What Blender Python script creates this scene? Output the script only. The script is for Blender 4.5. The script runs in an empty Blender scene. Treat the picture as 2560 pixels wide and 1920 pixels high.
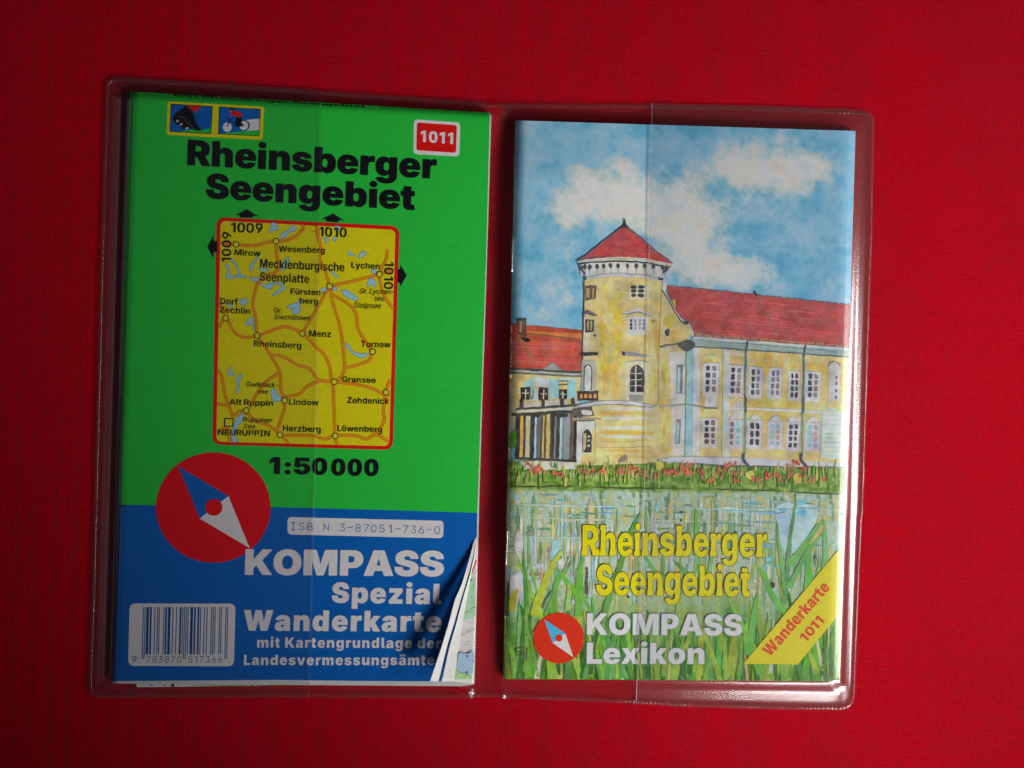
import bpy, math, random
import numpy as np
from mathutils import Vector, Matrix
from mathutils.geometry import tessellate_polygon

scene = bpy.context.scene
random.seed(7)

# ------------------------------------------------------------------ camera
K = 2560 / 2212.0            # the measurements below were read off a 2212 px wide view of the photograph
FPX = 2700.0                 # focal length in photograph pixels
DIST = 0.3355                # metres from lens to table
TX, TY = math.radians(-0.5), math.radians(3.5)
_fw = np.array([math.sin(TY), 0, -math.cos(TY)])
RT = np.array([math.cos(TY), 0, math.sin(TY)])
_up = np.array([0, 1.0, 0])
FW = _fw * math.cos(TX) + _up * math.sin(TX)
UP = _up * math.cos(TX) - _fw * math.sin(TX)
CAM = -FW * DIST

cam_data = bpy.data.cameras.new('camera')
cam = bpy.data.objects.new('camera', cam_data)
scene.collection.objects.link(cam)
cam_data.sensor_width = 36
cam_data.lens = 36 * FPX / 2560
cam_data.clip_start = 0.01
cam_data.clip_end = 50
cam.matrix_world = Matrix(((RT[0], UP[0], -FW[0], CAM[0]), (RT[1], UP[1], -FW[1], CAM[1]),
                           (RT[2], UP[2], -FW[2], CAM[2]), (0, 0, 0, 1)))
scene.camera = cam

# ------------------------------------------------------------------ light
world = bpy.data.worlds.new('World')
scene.world = world
world.use_nodes = True
world.node_tree.nodes['Background'].inputs[0].default_value = (0.75, 0.85, 1.0, 1)
world.node_tree.nodes['Background'].inputs[1].default_value = 0.022


def area(name, loc, target, sx, sy, power, color, spread=180):
    l = bpy.data.lights.new(name, 'AREA')
    l.shape = 'RECTANGLE'
    l.size, l.size_y = sx, sy
    l.energy = power
    l.color = color
    l.spread = math.radians(spread)
    o = bpy.data.objects.new(name, l)
    scene.collection.objects.link(o)
    o.location = loc
    o.rotation_euler = (Vector(target) - Vector(loc)).to_track_quat('-Z', 'Y').to_euler()
    return o


area('window_light', (0.468, -0.2656, 0.2416), (0.092, 0.080, 0), 0.42, 0.14, 0.228, (1.0, 0.985, 0.95), 28.5)
area('edge_highlight_lamp', (0.47, -0.075, 0.215), (0.115, -0.03, 0), 0.27, 0.06, 0.13, (1.0, 0.99, 0.97), 55)  # lamp added for the highlight along the right edge of the film
area('bottom_highlight_lamp', (0.25, -0.43, 0.22), (0.09, -0.10, 0), 0.17, 0.06, 0.055, (1.0, 0.99, 0.97), 55)  # second added lamp, gives the bottom film margin its bright band
area('film_streak_lamp', (-0.50, 0.02, 0.36), (-0.12, 0.0, 0), 0.50, 0.03, 0.042, (0.9, 0.95, 1.0))  # weak lamp added to draw the grey streak on the left film

scene.view_settings.view_transform = 'Standard'
scene.view_settings.look = 'None'
scene.view_settings.exposure = 0
scene.view_settings.gamma = 1
scene.view_settings.use_curve_mapping = False
scene.cycles.transparent_max_bounces = 24
scene.cycles.max_bounces = 8
E0 = 0.54                    # light level the ink colours were judged under


# ------------------------------------------------------------------ helpers
def at(P, z):
    """points of the 2212 px view -> places in the room at height z"""
    P = np.asarray(P, float).reshape(-1, 2) * K
    D = FW + RT * ((P[:, :1] - 1280) / FPX) + UP * ((960 - P[:, 1:]) / FPX)
    t = (np.asarray(z, float).reshape(-1, 1) - CAM[2]) / D[:, 2:]
    return CAM + D * t


def crop(x0, y0, w):
    s = w / 2212.0
    return lambda pts: [((x0 + p[0] * s) / K, (y0 + p[1] * s) / K) for p in pts]


def lin(c):
    c = np.asarray(c, float) / 255
    return np.where(c <= 0.04045, c / 12.92, ((c + 0.055) / 1.055) ** 2.4)


def ink(c, e=None):
    v = lin(c) / (e or E0)
    return np.clip(v * np.minimum(1, 0.86 / np.maximum(v.max(-1, keepdims=True), 1e-6)), 0.002, 0.86)


def spl(pts, n=6, closed=False):
    P = np.asarray(pts, float)
    m = len(P)
    out = []
    rng = range(m if closed else m - 1)
    for i in rng:
        if closed:
            a, b, c, d = P[i - 1], P[i], P[(i + 1) % m], P[(i + 2) % m]
        else:
            a, b, c, d = P[max(i - 1, 0)], P[i], P[i + 1], P[min(i + 2, m - 1)]
        for k in range(n):
            t = k / n
            out.append(0.5 * (2 * b + (c - a) * t + (2 * a - 5 * b + 4 * c - d) * t * t + (3 * b - a - 3 * c + d) * t ** 3))
    if not closed:
        out.append(P[-1])
    return np.array(out)


def rrect(q, r, n=5):
    """quad with rounded corners"""
    q = np.asarray(q, float)
    out = []
    for i in range(4):
        p, a, b = q[i], q[i - 1], q[(i + 1) % 4]
        a = p + (a - p) / np.linalg.norm(a - p) * r
        b = p + (b - p) / np.linalg.norm(b - p) * r
        for k in range(n + 1):
            t = k / n
            out.append(a * (1 - t) ** 2 + 2 * p * t * (1 - t) * 0.82 + (a + b) * 0.5 * 2 * t * (1 - t) * 0.18 + b * t * t)
    return np.array(out)


def circle(c, rx, ry=None, n=48):
    ry = ry or rx
    return [(c[0] + rx * math.cos(2 * math.pi * i / n), c[1] + ry * math.sin(2 * math.pi * i / n)) for i in range(n)]


def rect(x0, y0, x1, y1, sk=0.0):
    """upright box in the picture, lines following the slight lean of the page"""
    return [(x0, y0), (x1, y0 + sk * (x1 - x0)), (x1 - 0.028 * (y1 - y0), y1 + sk * (x1 - x0)), (x0 - 0.028 * (y1 - y0), y1)]


def area2(p):
    p = np.asarray(p)
    x, y = p[:, 0], p[:, 1]
    return 0.5 * np.sum(x * np.roll(y, -1) - np.roll(x, -1) * y)


def offset(p, d):
    """push a closed outline outwards (d > 0) whatever its winding"""
    p = np.asarray(p, float)
    keep = np.linalg.norm(p - np.roll(p, 1, 0), axis=1) > 1e-6
    p = p[keep]
    s = 1 if area2(p) > 0 else -1
    e = np.roll(p, -1, 0) - p
    e /= np.linalg.norm(e, axis=1)[:, None]
    n = np.stack([e[:, 1], -e[:, 0]], 1) * s
    m = n + np.roll(n, 1, 0)
    k = np.clip((m * m).sum(1) / 2, 0.35, None)
    return p + m / k[:, None] * d


def fbm(x, y, seed=0, octv=4):
    x = np.asarray(x, float)
    y = np.asarray(y, float)
    out = np.zeros(np.broadcast(x, y).shape)
    amp, tot = 1.0, 0.0
    for o in range(octv):
        ix, iy = np.floor(x).astype(np.int64), np.floor(y).astype(np.int64)
        fx, fy = x - ix, y - iy
        fx, fy = fx * fx * (3 - 2 * fx), fy * fy * (3 - 2 * fy)

        def h(a, b):
            v = np.sin(a * 127.1 + b * 311.7 + (seed + o * 17) * 74.7) * 43758.5453
            return v - np.floor(v)
        out = out + amp * ((h(ix, iy) * (1 - fx) + h(ix + 1, iy) * fx) * (1 - fy) + (h(ix, iy + 1) * (1 - fx) + h(ix + 1, iy + 1) * fx) * fy)
        tot += amp
        amp *= 0.5
        x, y = x * 2.03 + 11.3, y * 2.03 + 5.7
    return out / tot


def segdist(P, L):
    """distance of every point to a polyline"""
    P = np.asarray(P, float)
    L = np.asarray(L, float)
    best = np.full(len(P), 1e9)
    for a, b in zip(L[:-1], L[1:]):
        ab = b - a
        t = np.clip(((P - a) @ ab) / max(ab @ ab, 1e-9), 0, 1)
        best = np.minimum(best, np.linalg.norm(P - a - t[:, None] * ab, axis=1))
    return best


# ------------------------------------------------------------------ objects
def link(o, parent=None):
    scene.collection.objects.link(o)
    if parent is not None:
        o.parent = parent
        if parent.type == 'EMPTY':
            o.location = -parent.location
    return o


def thing(name, label, cat, loc):
    o = bpy.data.objects.new(name, None)
    o.empty_display_size = 0.01
    scene.collection.objects.link(o)
    o.location = loc
    o['label'], o['category'] = label, cat
    return o


def mesh_obj(name, V, F, mat, parent=None, colors=None, smooth=False, label=None):
    me = bpy.data.meshes.new(name)
    V = np.asarray(V, float)
    me.from_pydata(V.tolist(), [], F)
    if colors is not None:
        a = me.color_attributes.new('print', 'FLOAT_COLOR', 'POINT')
        C = np.ones((len(V), 4), np.float32)
        C[:, :3] = colors
        a.data.foreach_set('color', C.ravel())
    me.materials.append(mat)
    if smooth:
        me.polygons.foreach_set('use_smooth', [True] * len(me.polygons))
    me.update()
    o = bpy.data.objects.new(name, me)
    if label:
        o['label'] = label
    return link(o, parent)


class Ink:
    """flat printed shapes laid on a sheet; one mesh per printed element"""
    LAY = 1.1e-5

    def __init__(self, zf, seg=12):
        self.zf, self.seg = zf, min(seg, 12 if zf is zmap else 9)
        self.V, self.F, self.C, self.Z = [], [], [], []

    def tri(self, P, T, color, lay):
        P = [tuple(p) for p in P]
        st = [tuple(t) for t in T]
        out = []
        s2 = self.seg ** 2
        mid = {}
        while st:
            a, b, c = st.pop()
            L = []
            for i, j in ((a, b), (b, c), (c, a)):
                L.append((P[i][0] - P[j][0]) ** 2 + (P[i][1] - P[j][1]) ** 2)
            m = max(L)
            if m <= s2:
                out.append((a, b, c))
                continue
            k = L.index(m)
            i, j, o = ((a, b, c), (b, c, a), (c, a, b))[k]
            key = (min(i, j), max(i, j))
            if key not in mid:
                mid[key] = len(P)
                P.append(((P[i][0] + P[j][0]) / 2, (P[i][1] + P[j][1]) / 2))
            q = mid[key]
            st += [(i, q, o), (q, j, o)]
        base = len(self.V)
        self.V += P
        self.C += [color] * len(P)
        self.Z += [lay * self.LAY] * len(P)
        for a, b, c in out:
            (x1, y1), (x2, y2), (x3, y3) = P[a], P[b], P[c]
            cr = (x2 - x1) * (y3 - y1) - (x3 - x1) * (y2 - y1)
            if abs(cr) < 1e-9:
                continue
            self.F.append((base + a, base + b, base + c) if cr < 0 else (base + a, base + c, base + b))

    def poly(self, loops, color, lay=1):
        if not hasattr(loops[0][0], '__len__'):
            loops = [loops]
        vs = [[Vector((p[0], p[1], 0)) for p in l] for l in loops]
        T = tessellate_polygon(vs)
        self.tri([(p.x, p.y) for l in vs for p in l], T, np.asarray(color, float), lay)

    def ribbon(self, pts, w, color, lay=1, taper=None):
        P = np.asarray(pts, float)
        d = np.gradient(P, axis=0)
        d /= np.maximum(np.linalg.norm(d, axis=1), 1e-9)[:, None]
        n = np.stack([-d[:, 1], d[:, 0]], 1)
        t = np.linspace(0, 1, len(P))
        ww = np.full(len(P), w / 2.0)
        if taper == 'tip':
            ww *= np.sqrt(np.clip(1 - t ** 1.6, 0.0004, 1))
        elif taper == 'both':
            ww *= np.clip(1 - np.abs(2 * t - 1) ** 3, 0.1, 1)
        A, B = P + n * ww[:, None], P - n * ww[:, None]
        m = len(P)
        T = []
        for i in range(m - 1):
            T += [(i, i + 1, m + i), (i + 1, m + i + 1, m + i)]
        self.tri(np.vstack([A, B]), T, np.asarray(color, float), lay)

    def build(self, name, mat, parent, label=None):
        P = np.array(self.V)
        if self.zf is zbook:      # nothing is printed beyond the trimmed edge
            u, v = book_uv(P[:, 0], P[:, 1])
            P[:, 0] += (np.clip(u, 0.0008, 0.9992) - u) * 733
            P[:, 1] += (np.clip(v, 0.0006, 0.9994) - v) * 1200
        C = np.array(self.C)
        if mat is M_PAINT:            # the unsteady hand and the uneven wash of a watercolour
            a, b = P[:, 0].copy(), P[:, 1].copy()
            inside = np.clip(np.minimum(u, 1 - u) * 40, 0, 1)
            P[:, 0] += (fbm(a / 9, b / 9, 61, 2) - 0.5) * 3.0 * inside
            P[:, 1] += (fbm(a / 9, b / 9, 67, 2) - 0.5) * 3.0 * inside
            w = fbm(a / 28, b / 28, 71, 3) - 0.5
            w2 = fbm(a / 20, b / 20, 77, 3) - 0.5
            C = C * (1 + np.stack([0.75 * w + 0.25 * w2, 0.75 * w, 0.75 * w - 0.45 * w2], 1))
            C = np.clip(C, 0.002, 0.88)
        V = at(P, self.zf(P[:, 0], P[:, 1]) + np.array(self.Z))
        return mesh_obj(name, V, self.F, mat, parent, C, True, label)


# ------------------------------------------------------------------ lettering
FONT = {
 'heavy': {
  '0': (660, '60,166 79,125 100,94 131,59 160,36 195,16 238,1 279,-7 326,-10 377,-8 423,1 463,15 498,34 533,62 558,91 580,124 600,166 614,210 625,260 631,312 633,379 631,432 625,484 614,534 600,579 582,619 562,650 531,685 498,711 463,730 429,742 381,752 326,755 271,750 236,744 200,731 160,710 126,681 101,653 82,624 62,582 46,534 35,484 29,432 27,379 29,312 35,260 45,212|241,222 230,271 224,359 226,443 230,474 241,523 258,559 282,583 297,590 315,595 345,595 362,591 381,582 402,560 419,523 430,474 436,410 436,334 430,271 419,222 403,187 389,170 364,156 333,150 296,156 272,170 258,185'),
  '1': (660, '264,0 461,0 461,745 262,745 95,633 95,464 259,575 264,575'),
  '5': (660, '42,160 54,131 71,103 90,80 119,54 171,22 206,8 244,-2 281,-8 320,-10 369,-8 410,-2 447,9 483,24 512,42 540,64 566,90 585,117 600,145 613,182 620,218 622,273 614,323 602,360 582,396 549,436 519,460 482,480 439,492 386,497 338,492 294,476 256,450 232,420 228,420 228,423 243,587 576,587 576,745 81,745 51,337 225,303 246,332 278,352 312,360 354,357 369,352 391,340 414,315 429,280 432,235 424,204 409,177 381,154 354,143 311,140 289,145 264,156 244,173 232,190 226,204 224,225 32,225 34,192'),
  ':': (275, '43,49 52,31 67,14 80,4 98,-5 135,-12 158,-10 177,-5 195,4 208,14 222,31 232,49 239,85 238,108 232,127 222,145 208,162 195,172 177,181 158,186 141,188 118,186 98,181 80,172 67,162 52,145 43,127 36,91 38,68|43,395 52,377 67,360 80,350 98,341 135,334 158,336 177,341 195,350 208,360 222,377 232,395 239,431 238,453 232,472 223,489 208,506 195,517 177,526 158,532 141,533 118,532 98,526 80,517 67,506 52,489 43,472 36,437 38,414'),
  'A': (809, '23,0 243,0 286,146 518,146 563,0 786,0 534,745 266,745|328,294 364,429 398,584 434,435 474,294'),
  'K': (773, '50,0 247,0 247,189 339,294 518,0 750,0 474,424 737,745 503,745 316,506 276,446 244,392 247,745 50,745'),
  'L': (579, '50,0 550,0 550,159 247,159 247,745 50,745'),
  'M': (976, '50,0 249,0 249,317 242,574 270,458 309,314 407,0 571,0 676,346 708,470 734,582 728,324 728,0 926,0 926,745 616,745 542,492 516,377 489,238 464,371 435,494 360,745 50,745'),
  'O': (793, '63,208 88,158 110,123 140,89 177,57 214,34 256,14 302,0 348,-8 393,-10 446,-8 494,1 534,14 580,34 618,58 643,80 684,124 709,163 728,204 745,257 754,318 757,377 754,433 746,485 731,534 709,582 677,629 651,658 618,686 577,712 537,730 494,744 446,752 401,755 348,752 302,744 256,730 214,711 176,687 159,673 140,656 110,622 84,582 66,542 48,489 38,426 36,377 38,328 48,258|258,257 243,313 239,365 240,405 244,435 252,471 265,504 280,529 297,548 317,562 345,576 372,582 401,583 442,578 464,570 483,559 514,529 535,491 546,459 554,405 554,339 546,290 535,253 514,216 483,186 454,172 423,164 371,164 330,175 297,197 277,220'),
  'P': (671, '50,0 247,0 247,223 397,224 449,233 502,252 535,270 566,292 590,318 609,345 622,369 636,408 643,460 642,521 636,556 628,580 610,621 586,653 566,675 543,694 513,712 482,726 446,737 409,743 373,745 50,745|247,377 247,587 327,587 356,584 384,575 408,560 428,533 434,514 438,496 438,468 434,451 428,432 417,415 407,404 386,390 356,380 327,377'),
  'R': (683, '50,0 247,0 247,248 322,247 454,0 669,0 516,279 540,292 567,310 591,335 609,359 624,388 636,420 642,463 642,531 636,567 625,598 610,629 591,655 566,680 542,698 512,716 478,729 444,738 405,744 50,745|247,402 247,587 329,587 357,584 395,572 417,556 427,542 434,524 438,489 430,451 413,427 387,412 356,404'),
  'S': (681, '53,139 70,107 92,80 118,56 147,36 182,20 219,7 260,-2 300,-7 396,-8 438,-2 477,6 511,18 543,32 570,50 596,74 622,108 640,148 648,184 650,215 649,243 642,280 630,312 611,344 589,368 563,388 509,418 448,439 328,466 288,482 266,500 258,514 255,530 256,542 261,558 279,578 307,589 352,593 392,588 422,574 436,560 444,547 451,514 640,514 638,549 632,581 620,611 604,641 585,666 566,685 534,709 503,726 468,738 433,748 398,752 343,755 267,748 228,738 194,726 162,710 134,691 106,665 88,643 70,614 58,586 51,551 49,516 52,477 63,441 80,409 107,380 136,358 173,338 214,322 257,310 375,284 415,268 430,258 444,244 450,228 450,210 438,185 413,166 378,155 328,154 280,164 252,182 237,198 228,213 222,230 218,259 30,259 34,211 40,175'),
  'W': (1103, '220,1 444,0 530,349 551,492 574,350 659,0 882,0 1080,745 860,745 796,444 760,212 724,426 650,745 453,745 378,423 343,209 316,394 243,745 23,745'),
  'a': (609, '38,83 61,47 78,30 114,8 160,-5 191,-8 228,-8 260,-4 290,5 318,20 336,34 352,51 370,79 374,79 374,0 557,0 556,402 545,442 528,472 518,485 486,514 466,527 428,545 377,559 323,566 259,564 196,554 142,532 99,502 82,483 64,458 48,422 42,398 218,379 228,403 245,418 269,428 303,431 331,426 347,416 360,396 360,374 358,366 349,354 332,346 293,338 202,328 156,318 111,301 74,276 60,261 42,235 30,195 26,159 27,131 32,104|212,150 210,169 214,187 222,199 235,210 259,221 324,233 363,246 363,194 360,174 350,153 326,130 293,118 255,117 240,121 228,128 218,138'),
  'b': (659, '52,0 246,0 246,92 252,91 273,54 295,30 337,6 369,-4 401,-7 437,-5 464,0 491,10 517,24 541,42 562,64 581,90 596,117 610,154 620,190 626,236 626,322 620,369 610,407 595,444 580,471 560,497 538,519 508,540 464,558 411,566 369,562 331,550 295,526 273,501 252,462 248,461 248,745 52,745|254,207 246,240 244,300 252,348 267,379 286,400 309,412 325,416 345,416 362,412 375,406 394,390 408,370 416,349 424,319 426,286 424,239 415,205 403,180 385,160 363,147 345,144 321,144 299,152 286,160 267,181'),
  'd': (659, '50,150 62,120 78,91 105,56 142,24 170,10 196,0 222,-5 259,-7 290,-4 323,6 348,19 367,34 394,65 408,91 413,92 413,0 607,0 607,745 411,745 411,461 408,462 387,501 354,534 331,548 308,558 273,565 222,564 171,550 145,536 124,521 99,497 80,471 63,442 49,407 39,366 34,322 34,236 40,190|244,205 236,240 234,300 240,337 256,377 275,399 298,412 314,416 334,416 363,406 385,388 396,371 406,348 414,318 416,286 414,240 405,207 393,182 374,160 360,151 338,144 309,144 286,152 275,160 258,178'),
  'e': (620, '52,157 66,123 85,94 106,70 126,51 167,24 199,10 236,-2 276,-8 314,-10 383,-6 444,10 492,34 516,51 548,84 574,129 582,152 409,178 396,157 384,146 368,136 330,128 294,131 266,142 244,164 230,191 224,234 590,234 589,312 585,345 570,402 548,446 518,486 476,522 427,546 379,560 319,566 272,564 233,557 209,550 164,530 131,507 106,484 88,462 66,429 50,391 40,359 34,320 32,273 34,234 40,197|226,342 234,377 250,403 276,421 311,428 342,425 360,418 374,409 386,397 397,377 406,344 405,342'),
  'g': (661, '56,-90 68,-114 90,-145 111,-164 134,-180 173,-198 213,-210 280,-220 360,-220 398,-214 435,-206 470,-194 502,-178 528,-160 552,-138 572,-113 589,-83 600,-53 607,-18 609,15 609,559 415,559 415,461 410,462 388,502 354,535 309,558 274,565 223,564 174,550 145,536 121,519 98,496 80,473 64,444 50,410 40,369 34,322 34,237 40,192 51,150 62,124 78,96 100,69 120,50 143,35 169,22 195,14 249,7 297,11 338,25 359,38 380,59 402,96 416,96 416,-3 410,-39 402,-55 386,-70 358,-84 337,-88 308,-89 273,-84 252,-75 239,-66 230,-56 221,-39 52,-66 50,-67|244,207 236,240 234,300 240,337 256,377 275,399 298,412 314,416 334,416 363,406 383,391 392,379 404,354 414,319 416,286 414,241 405,208 396,188 379,167 363,156 339,148 309,148 287,155 275,162 257,182'),
  'h': (662, '52,0 248,0 248,320 250,342 259,366 277,388 298,401 328,407 353,405 367,401 382,392 402,369 412,340 414,319 414,0 610,0 610,371 604,414 586,464 558,505 540,524 518,539 494,552 470,560 444,564 412,566 379,564 349,556 319,542 298,526 276,502 258,475 243,444 243,745 52,745'),
  'i': (300, '52,0 248,0 248,559 52,559|59,674 68,658 82,643 112,624 147,618 169,620 187,624 217,643 231,658 240,674 247,706 246,726 240,743 231,759 217,774 187,792 153,799 130,798 112,792 82,774 68,759 59,743 52,710 54,691'),
  'k': (618, '52,0 248,0 248,160 280,200 398,0 621,0 424,313 616,559 395,559 256,370 248,368 248,745 52,745'),
  'l': (342, '64,87 78,59 101,36 127,19 162,6 201,0 262,-3 300,1 339,12 311,147 297,144 269,146 255,156 248,171 248,745 52,745 52,158 55,121'),
  'm': (963, '52,0 248,0 248,333 250,351 261,379 274,394 297,406 321,408 346,403 365,391 377,376 387,347 388,0 575,0 575,333 577,351 588,379 601,394 624,406 648,408 673,403 692,390 705,374 714,346 715,0 910,0 910,382 904,431 888,477 875,497 857,518 843,530 814,548 782,560 758,564 709,565 674,558 651,550 612,526 581,495 568,476 548,432 532,474 518,503 496,530 479,544 457,556 429,564 398,566 348,558 317,544 297,530 269,501 258,483 241,446 231,559 52,559'),
  'n': (662, '52,0 248,0 248,320 250,342 259,366 277,388 298,401 328,407 353,405 367,401 382,392 402,369 412,340 414,319 414,0 610,0 608,387 604,416 586,464 573,487 550,514 518,539 494,552 470,560 444,564 412,566 379,564 349,556 319,542 292,519 258,475 240,434 236,559 52,559'),
  'o': (639, '51,161 66,127 84,98 108,69 135,46 159,30 201,10 238,-2 277,-8 315,-10 363,-8 404,-1 427,6 474,26 519,58 554,96 580,143 598,197 606,244 605,320 598,359 589,391 572,429 554,460 536,481 503,511 474,530 447,543 404,557 363,564 325,566 277,564 238,558 201,546 165,530 132,508 92,468 66,429 50,394 40,359 34,320 32,273 34,236 40,199|243,200 234,241 232,301 240,350 254,382 272,402 294,415 310,418 329,418 357,410 377,392 388,375 398,352 404,320 407,287 404,238 398,206 384,175 365,152 348,142 329,138 306,138 290,143 273,153 254,175'),
  'p': (659, '52,-209 248,-209 248,92 252,91 275,52 308,21 330,8 353,0 401,-7 445,-4 493,12 517,24 541,42 562,64 581,90 598,120 609,150 620,197 626,236 627,285 625,329 620,369 609,410 596,442 580,471 560,497 538,519 515,536 489,550 464,558 438,564 391,566 355,559 322,545 295,526 270,496 252,462 246,461 246,559 52,559|254,207 246,240 244,300 252,348 267,379 286,400 309,412 325,416 345,416 362,412 375,406 394,390 408,370 416,349 424,319 426,286 424,239 415,205 403,180 385,160 363,147 345,144 321,144 299,152 286,160 267,181'),
  'r': (441, '52,0 248,0 248,298 254,335 266,357 279,373 299,388 320,396 340,400 364,401 400,398 426,391 426,558 402,564 372,566 333,560 313,550 296,539 280,523 257,482 248,453 242,453 242,559 52,559'),
  's': (599, '34,139 42,117 56,92 93,52 114,36 141,22 197,2 233,-6 292,-10 372,-4 408,3 440,14 470,27 495,42 517,60 536,80 552,102 566,139 572,181 570,213 562,238 548,262 528,284 508,299 470,317 406,334 289,355 261,362 242,377 236,390 235,399 240,413 254,425 274,432 295,435 328,432 353,422 372,404 382,381 552,406 554,407 548,432 527,474 493,510 453,535 401,554 360,562 289,566 223,561 160,545 132,533 110,520 86,499 60,466 49,440 43,414 41,382 44,353 51,326 66,299 85,276 105,260 136,243 170,230 203,222 324,200 347,192 358,187 369,176 372,167 372,152 363,138 336,126 304,123 272,127 254,134 230,152 220,168 208,193 29,166 27,165'),
  't': (405, '94,87 108,59 130,34 154,16 187,2 225,-6 284,-8 343,-3 389,7 365,148 323,141 299,143 284,152 278,169 277,416 374,416 374,559 277,559 277,692 82,692 82,559 10,559 10,416 82,416 82,157 85,120'),
  'u': (662, '66,119 89,72 122,36 153,15 192,0 243,-7 283,-4 315,4 343,17 364,34 387,59 404,84 422,124 426,0 610,0 610,559 414,559 414,239 412,218 403,194 383,169 359,156 327,152 297,158 280,167 260,190 250,222 248,559 52,559 52,198 58,147'),
  'v': (644, '206,1 436,1 637,559 434,559 353,272 325,143 295,272 213,559 7,559'),
  'x': (621, '13,0 214,0 271,114 307,198 334,138 404,0 608,0 438,286 601,559 400,559 346,458 311,380 276,462 228,559 23,559 180,287'),
  'z': (602, '57,0 545,0 545,150 310,150 316,160 536,438 536,559 65,559 65,409 305,409 305,406 57,109'),
  'ä': (609, '38,83 61,47 78,30 114,8 160,-5 191,-8 228,-8 260,-4 290,5 318,20 336,34 352,51 370,79 374,79 374,0 557,0 556,402 545,442 528,472 518,485 486,514 466,527 428,545 377,559 323,566 259,564 196,554 142,532 99,502 82,483 64,458 48,422 42,398 218,379 228,403 245,418 269,428 303,431 331,426 347,416 360,396 360,374 358,366 349,354 332,346 293,338 202,328 156,318 111,301 74,276 60,261 42,235 30,195 26,159 27,131 32,104|212,150 210,169 214,187 222,199 235,210 259,221 324,233 363,246 363,194 360,174 350,153 326,130 293,118 255,117 240,121 228,128 218,138|112,676 120,661 133,648 159,631 189,625 210,626 225,631 251,648 264,662 272,677 278,706 276,725 272,740 264,754 251,769 224,786 189,791 158,785 133,769 120,755 111,740 106,725 105,706|342,676 350,661 363,648 389,631 419,625 440,626 455,631 481,648 494,662 502,677 508,706 506,725 502,740 494,754 481,769 454,786 419,791 388,785 363,769 350,755 341,740 336,725 335,706'),
 },
 'bold': {
  '-': (662, '162,251 499,251 499,365 162,365'),
  '0': (662, '81,165 99,125 120,91 144,62 175,35 210,14 238,4 288,-8 327,-10 374,-8 416,1 452,14 487,35 518,62 542,91 563,125 581,165 595,210 604,251 612,321 611,432 605,485 595,534 581,579 564,618 540,656 518,682 486,710 452,730 413,744 373,752 335,755 285,752 247,744 208,728 176,710 162,698 146,684 122,654 100,620 78,570 67,533 57,484 51,432 49,365 51,312 56,262 67,210|216,200 200,258 196,294 192,361 196,459 207,517 216,545 240,589 270,618 289,628 310,634 352,634 373,628 392,618 406,608 424,588 446,545 462,487 469,418 469,327 462,258 446,200 423,157 404,136 373,118 334,111 302,114 269,128 239,157'),
  '1': (662, '288,0 433,0 433,745 276,745 111,629 111,494 283,617 288,617'),
  '9': (662, '178,0 326,1 520,290 558,357 576,403 588,446 594,508 592,542 586,573 574,608 556,642 540,664 516,689 489,710 462,726 432,738 397,748 367,753 325,755 259,748 225,738 189,720 165,706 143,687 116,658 101,635 86,605 76,574 69,540 67,507 69,466 74,437 83,408 96,380 128,338 152,316 177,301 204,288 232,280 264,274 316,274 349,278 374,286|213,453 208,472 204,503 205,527 210,549 219,573 229,590 243,606 264,622 288,634 311,639 342,640 366,636 388,626 410,612 431,590 440,575 448,555 455,526 456,502 452,471 446,449 431,422 413,403 396,390 365,377 342,374 311,374 280,382 251,399 237,413 226,427'),
  'A': (757, '25,0 184,0 242,178 512,178 572,0 732,0 469,745 282,744|279,292 325,441 374,632 426,438 474,292'),
  'D': (739, '70,0 333,0 381,2 434,11 481,26 530,50 561,70 590,96 624,135 648,173 664,210 680,266 689,327 691,378 688,429 677,493 666,529 648,573 624,611 606,634 562,676 524,700 482,720 436,734 385,742 337,745 70,745|215,125 215,620 359,618 391,614 420,605 445,594 470,578 490,559 506,538 522,511 533,482 540,451 546,404 546,332 537,280 522,235 507,208 479,176 446,152 419,140 390,132 357,126'),
  'E': (621, '70,0 565,0 565,121 215,121 215,317 537,317 537,436 215,436 215,624 563,624 563,745 70,745'),
  'F': (601, '70,0 215,0 215,291 522,291 522,410 215,410 215,624 555,624 555,745 70,745'),
  'G': (768, '74,212 94,167 116,130 144,94 165,74 215,36 256,16 299,2 350,-8 393,-10 444,-8 484,-1 525,11 562,28 596,48 626,72 652,102 675,135 694,173 706,212 714,254 716,394 410,394 410,282 575,282 575,264 568,232 554,198 542,180 515,153 493,140 469,130 424,120 394,119 342,126 313,137 291,149 271,164 250,187 236,206 220,236 209,266 201,299 195,367 196,413 201,447 210,482 222,515 250,560 270,580 295,598 335,617 366,624 392,626 427,624 459,616 492,600 512,586 532,565 546,545 562,506 709,506 704,535 688,580 660,630 644,649 609,682 561,715 507,738 451,751 389,755 347,752 302,744 245,723 218,710 185,687 147,653 114,610 94,578 75,534 60,485 52,428 49,377 52,315 60,261'),
  'H': (764, '70,0 215,0 215,320 549,320 549,0 694,0 694,745 549,745 549,441 215,441 215,745 70,745'),
  'I': (483, '38,0 445,0 445,121 314,121 314,624 445,624 445,745 38,745 38,624 169,624 169,121 38,121'),
  'L': (579, '70,0 540,0 540,121 215,121 215,745 70,745'),
  'M': (950, '70,0 214,0 214,388 209,611 280,370 414,1 536,0 669,370 708,498 740,618 735,400 735,0 880,0 880,745 658,744 530,382 476,166 452,270 426,370 292,744 70,745'),
  'N': (779, '70,0 218,0 218,375 209,567 262,462 300,395 545,1 709,0 709,745 561,745 561,350 569,178 529,264 486,341 234,744 70,745'),
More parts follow.
